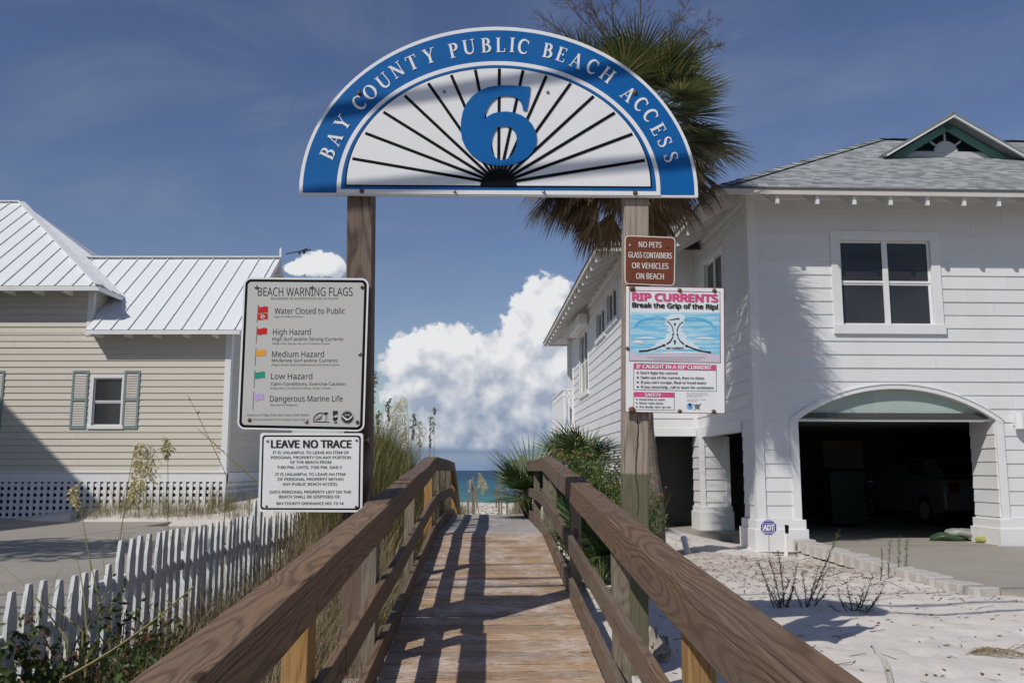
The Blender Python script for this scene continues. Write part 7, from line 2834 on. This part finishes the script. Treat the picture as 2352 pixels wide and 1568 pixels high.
def build_sand_weeds():
    rng = random.Random(41)

    def weed(lab, stems, green, Y=None):
        first = stems[0]
        g0 = ground_pt(first[0], first[1], -1.285)
        root = thing('sand_weed', lab, 'weed', g0, 'spindly weeds growing in the sand')
        st, lf = MB(), MB()
        for (bx, by, tx, ty) in stems:
            b = ground_pt(bx, by, -1.285)
            Y_ = b.y
            e = pix(tx, ty, Y_)
            b = Vector((b.x, Y_, gzn(b.x, Y_) - 0.03))
            m = (b + e) / 2 + Vector((rng.uniform(-0.03, 0.03), rng.uniform(-.04, .04), -0.02))
            pts = [b * (1 - t) ** 2 + m * 2 * t * (1 - t) + e * t * t for t in [i / 10 for i in range(11)]]
            st.tube(pts, [0.006 * (1 - 0.75 * i / 10) for i in range(11)], 4, False)
            L = (e - b).length
            for k in range(int(L * 170)):
                t = rng.uniform(0.12, 1)
                p = b * (1 - t) ** 2 + m * 2 * t * (1 - t) + e * t * t
                d = ((e - b).normalized() * 0.7 + Vector((rng.uniform(-1, 1), rng.uniform(-1, 1), rng.uniform(-0.2, 0.8)))).normalized()
                s = rng.uniform(0.018, 0.060)
                n_ = d.orthogonal().normalized() * 0.0035
                lf.add([p - n_, p + d * s * 0.5 - n_ * 1.2, p + d * s, p + d * s * 0.5 + n_ * 1.2], [(0, 1, 2, 3)])
        st.build('stem', M['twig'], root)
        lf.build('leaf', M['grass_green'] if green else M['vine'], root)
    weed('leaning spindly weed with one long bristly stem pointing right at the driveway', [(1850, 1392, 1926, 1220), (1850, 1392, 1880, 1300), (1853, 1392, 1842, 1310), (1848, 1392, 1800, 1388), (1880, 1330, 1905, 1300), (1862, 1392, 1905, 1345), (1845, 1392, 1822, 1345), (1868, 1380, 1890, 1335)], False)
    weed('cluster of upright thin dark stems left of the leaning weed', [(1790, 1392, 1742, 1290), (1795, 1392, 1766, 1280), (1800, 1390, 1788, 1268), (1805, 1392, 1830, 1300), (1786, 1392, 1812, 1330), (1780, 1392, 1760, 1340), (1795, 1392, 1775, 1345), (1802, 1392, 1822, 1350)], False)
    weed('low bushy green weed with fine upright shoots on the shadow line', [(1960, 1402, 1945, 1340), (1965, 1402, 1985, 1345), (1972, 1402, 2005, 1318), (1980, 1405, 2030, 1340), (1950, 1402, 1925, 1360), (1985, 1404, 2015, 1372), (1968, 1402, 1965, 1370), (1975, 1402, 1940, 1385), (1940, 1404, 1905, 1390), (1955, 1404, 1990, 1395)], True)
    weed('thin green weed with two upright shoots growing along the driveway joint', [(2020, 1330, 2025, 1260), (2060, 1320, 2064, 1230), (2040, 1325, 2044, 1245), (2080, 1320, 2084, 1236)], True)
    root = thing('dead_grass_clump', 'yellow dead grass runner sprawling on the sand at the bottom right', 'grass plant', ground_pt(2230, 1500, -1.28))
    mb = MB()
    for k in range(26):
        a = rng.uniform(-0.5, 0.75) - 0.35
        p = ground_pt(2215, 1492, -1.27)
        L = rng.uniform(0.25, 0.75)
        pts = []
        q = Vector(p)
        for i in range(8):
            q = q + Vector((cos(a + 0.05 * i), sin(a + 0.05 * i), 0)) * (L / 8)
            pts.append(Vector((q.x, q.y, gzn(q.x, q.y) + 0.008 + 0.05 * sin(pi * i / 7) * rng.random())))
        mb.tube(pts, 0.0022, 3, False)
    mb.build('blade', M['grass_dry'], root)
    root = thing('grass_sprig', 'few thin dark grass blades curving up beside the right handrail at the bottom', 'grass plant', ground_pt(2030, 1575, -1.28))
    mb = MB()
    for k in range(9):
        blade(mb, ground_pt(2040 + k * 2, 1580, -1.28), pi + rng.uniform(-0.5, 0.5), 0.15, rng.uniform(0.2, 0.34), 0.006, 1.2)
    mb.build('blade', M['grass_green'], root)


build_sand_weeds()
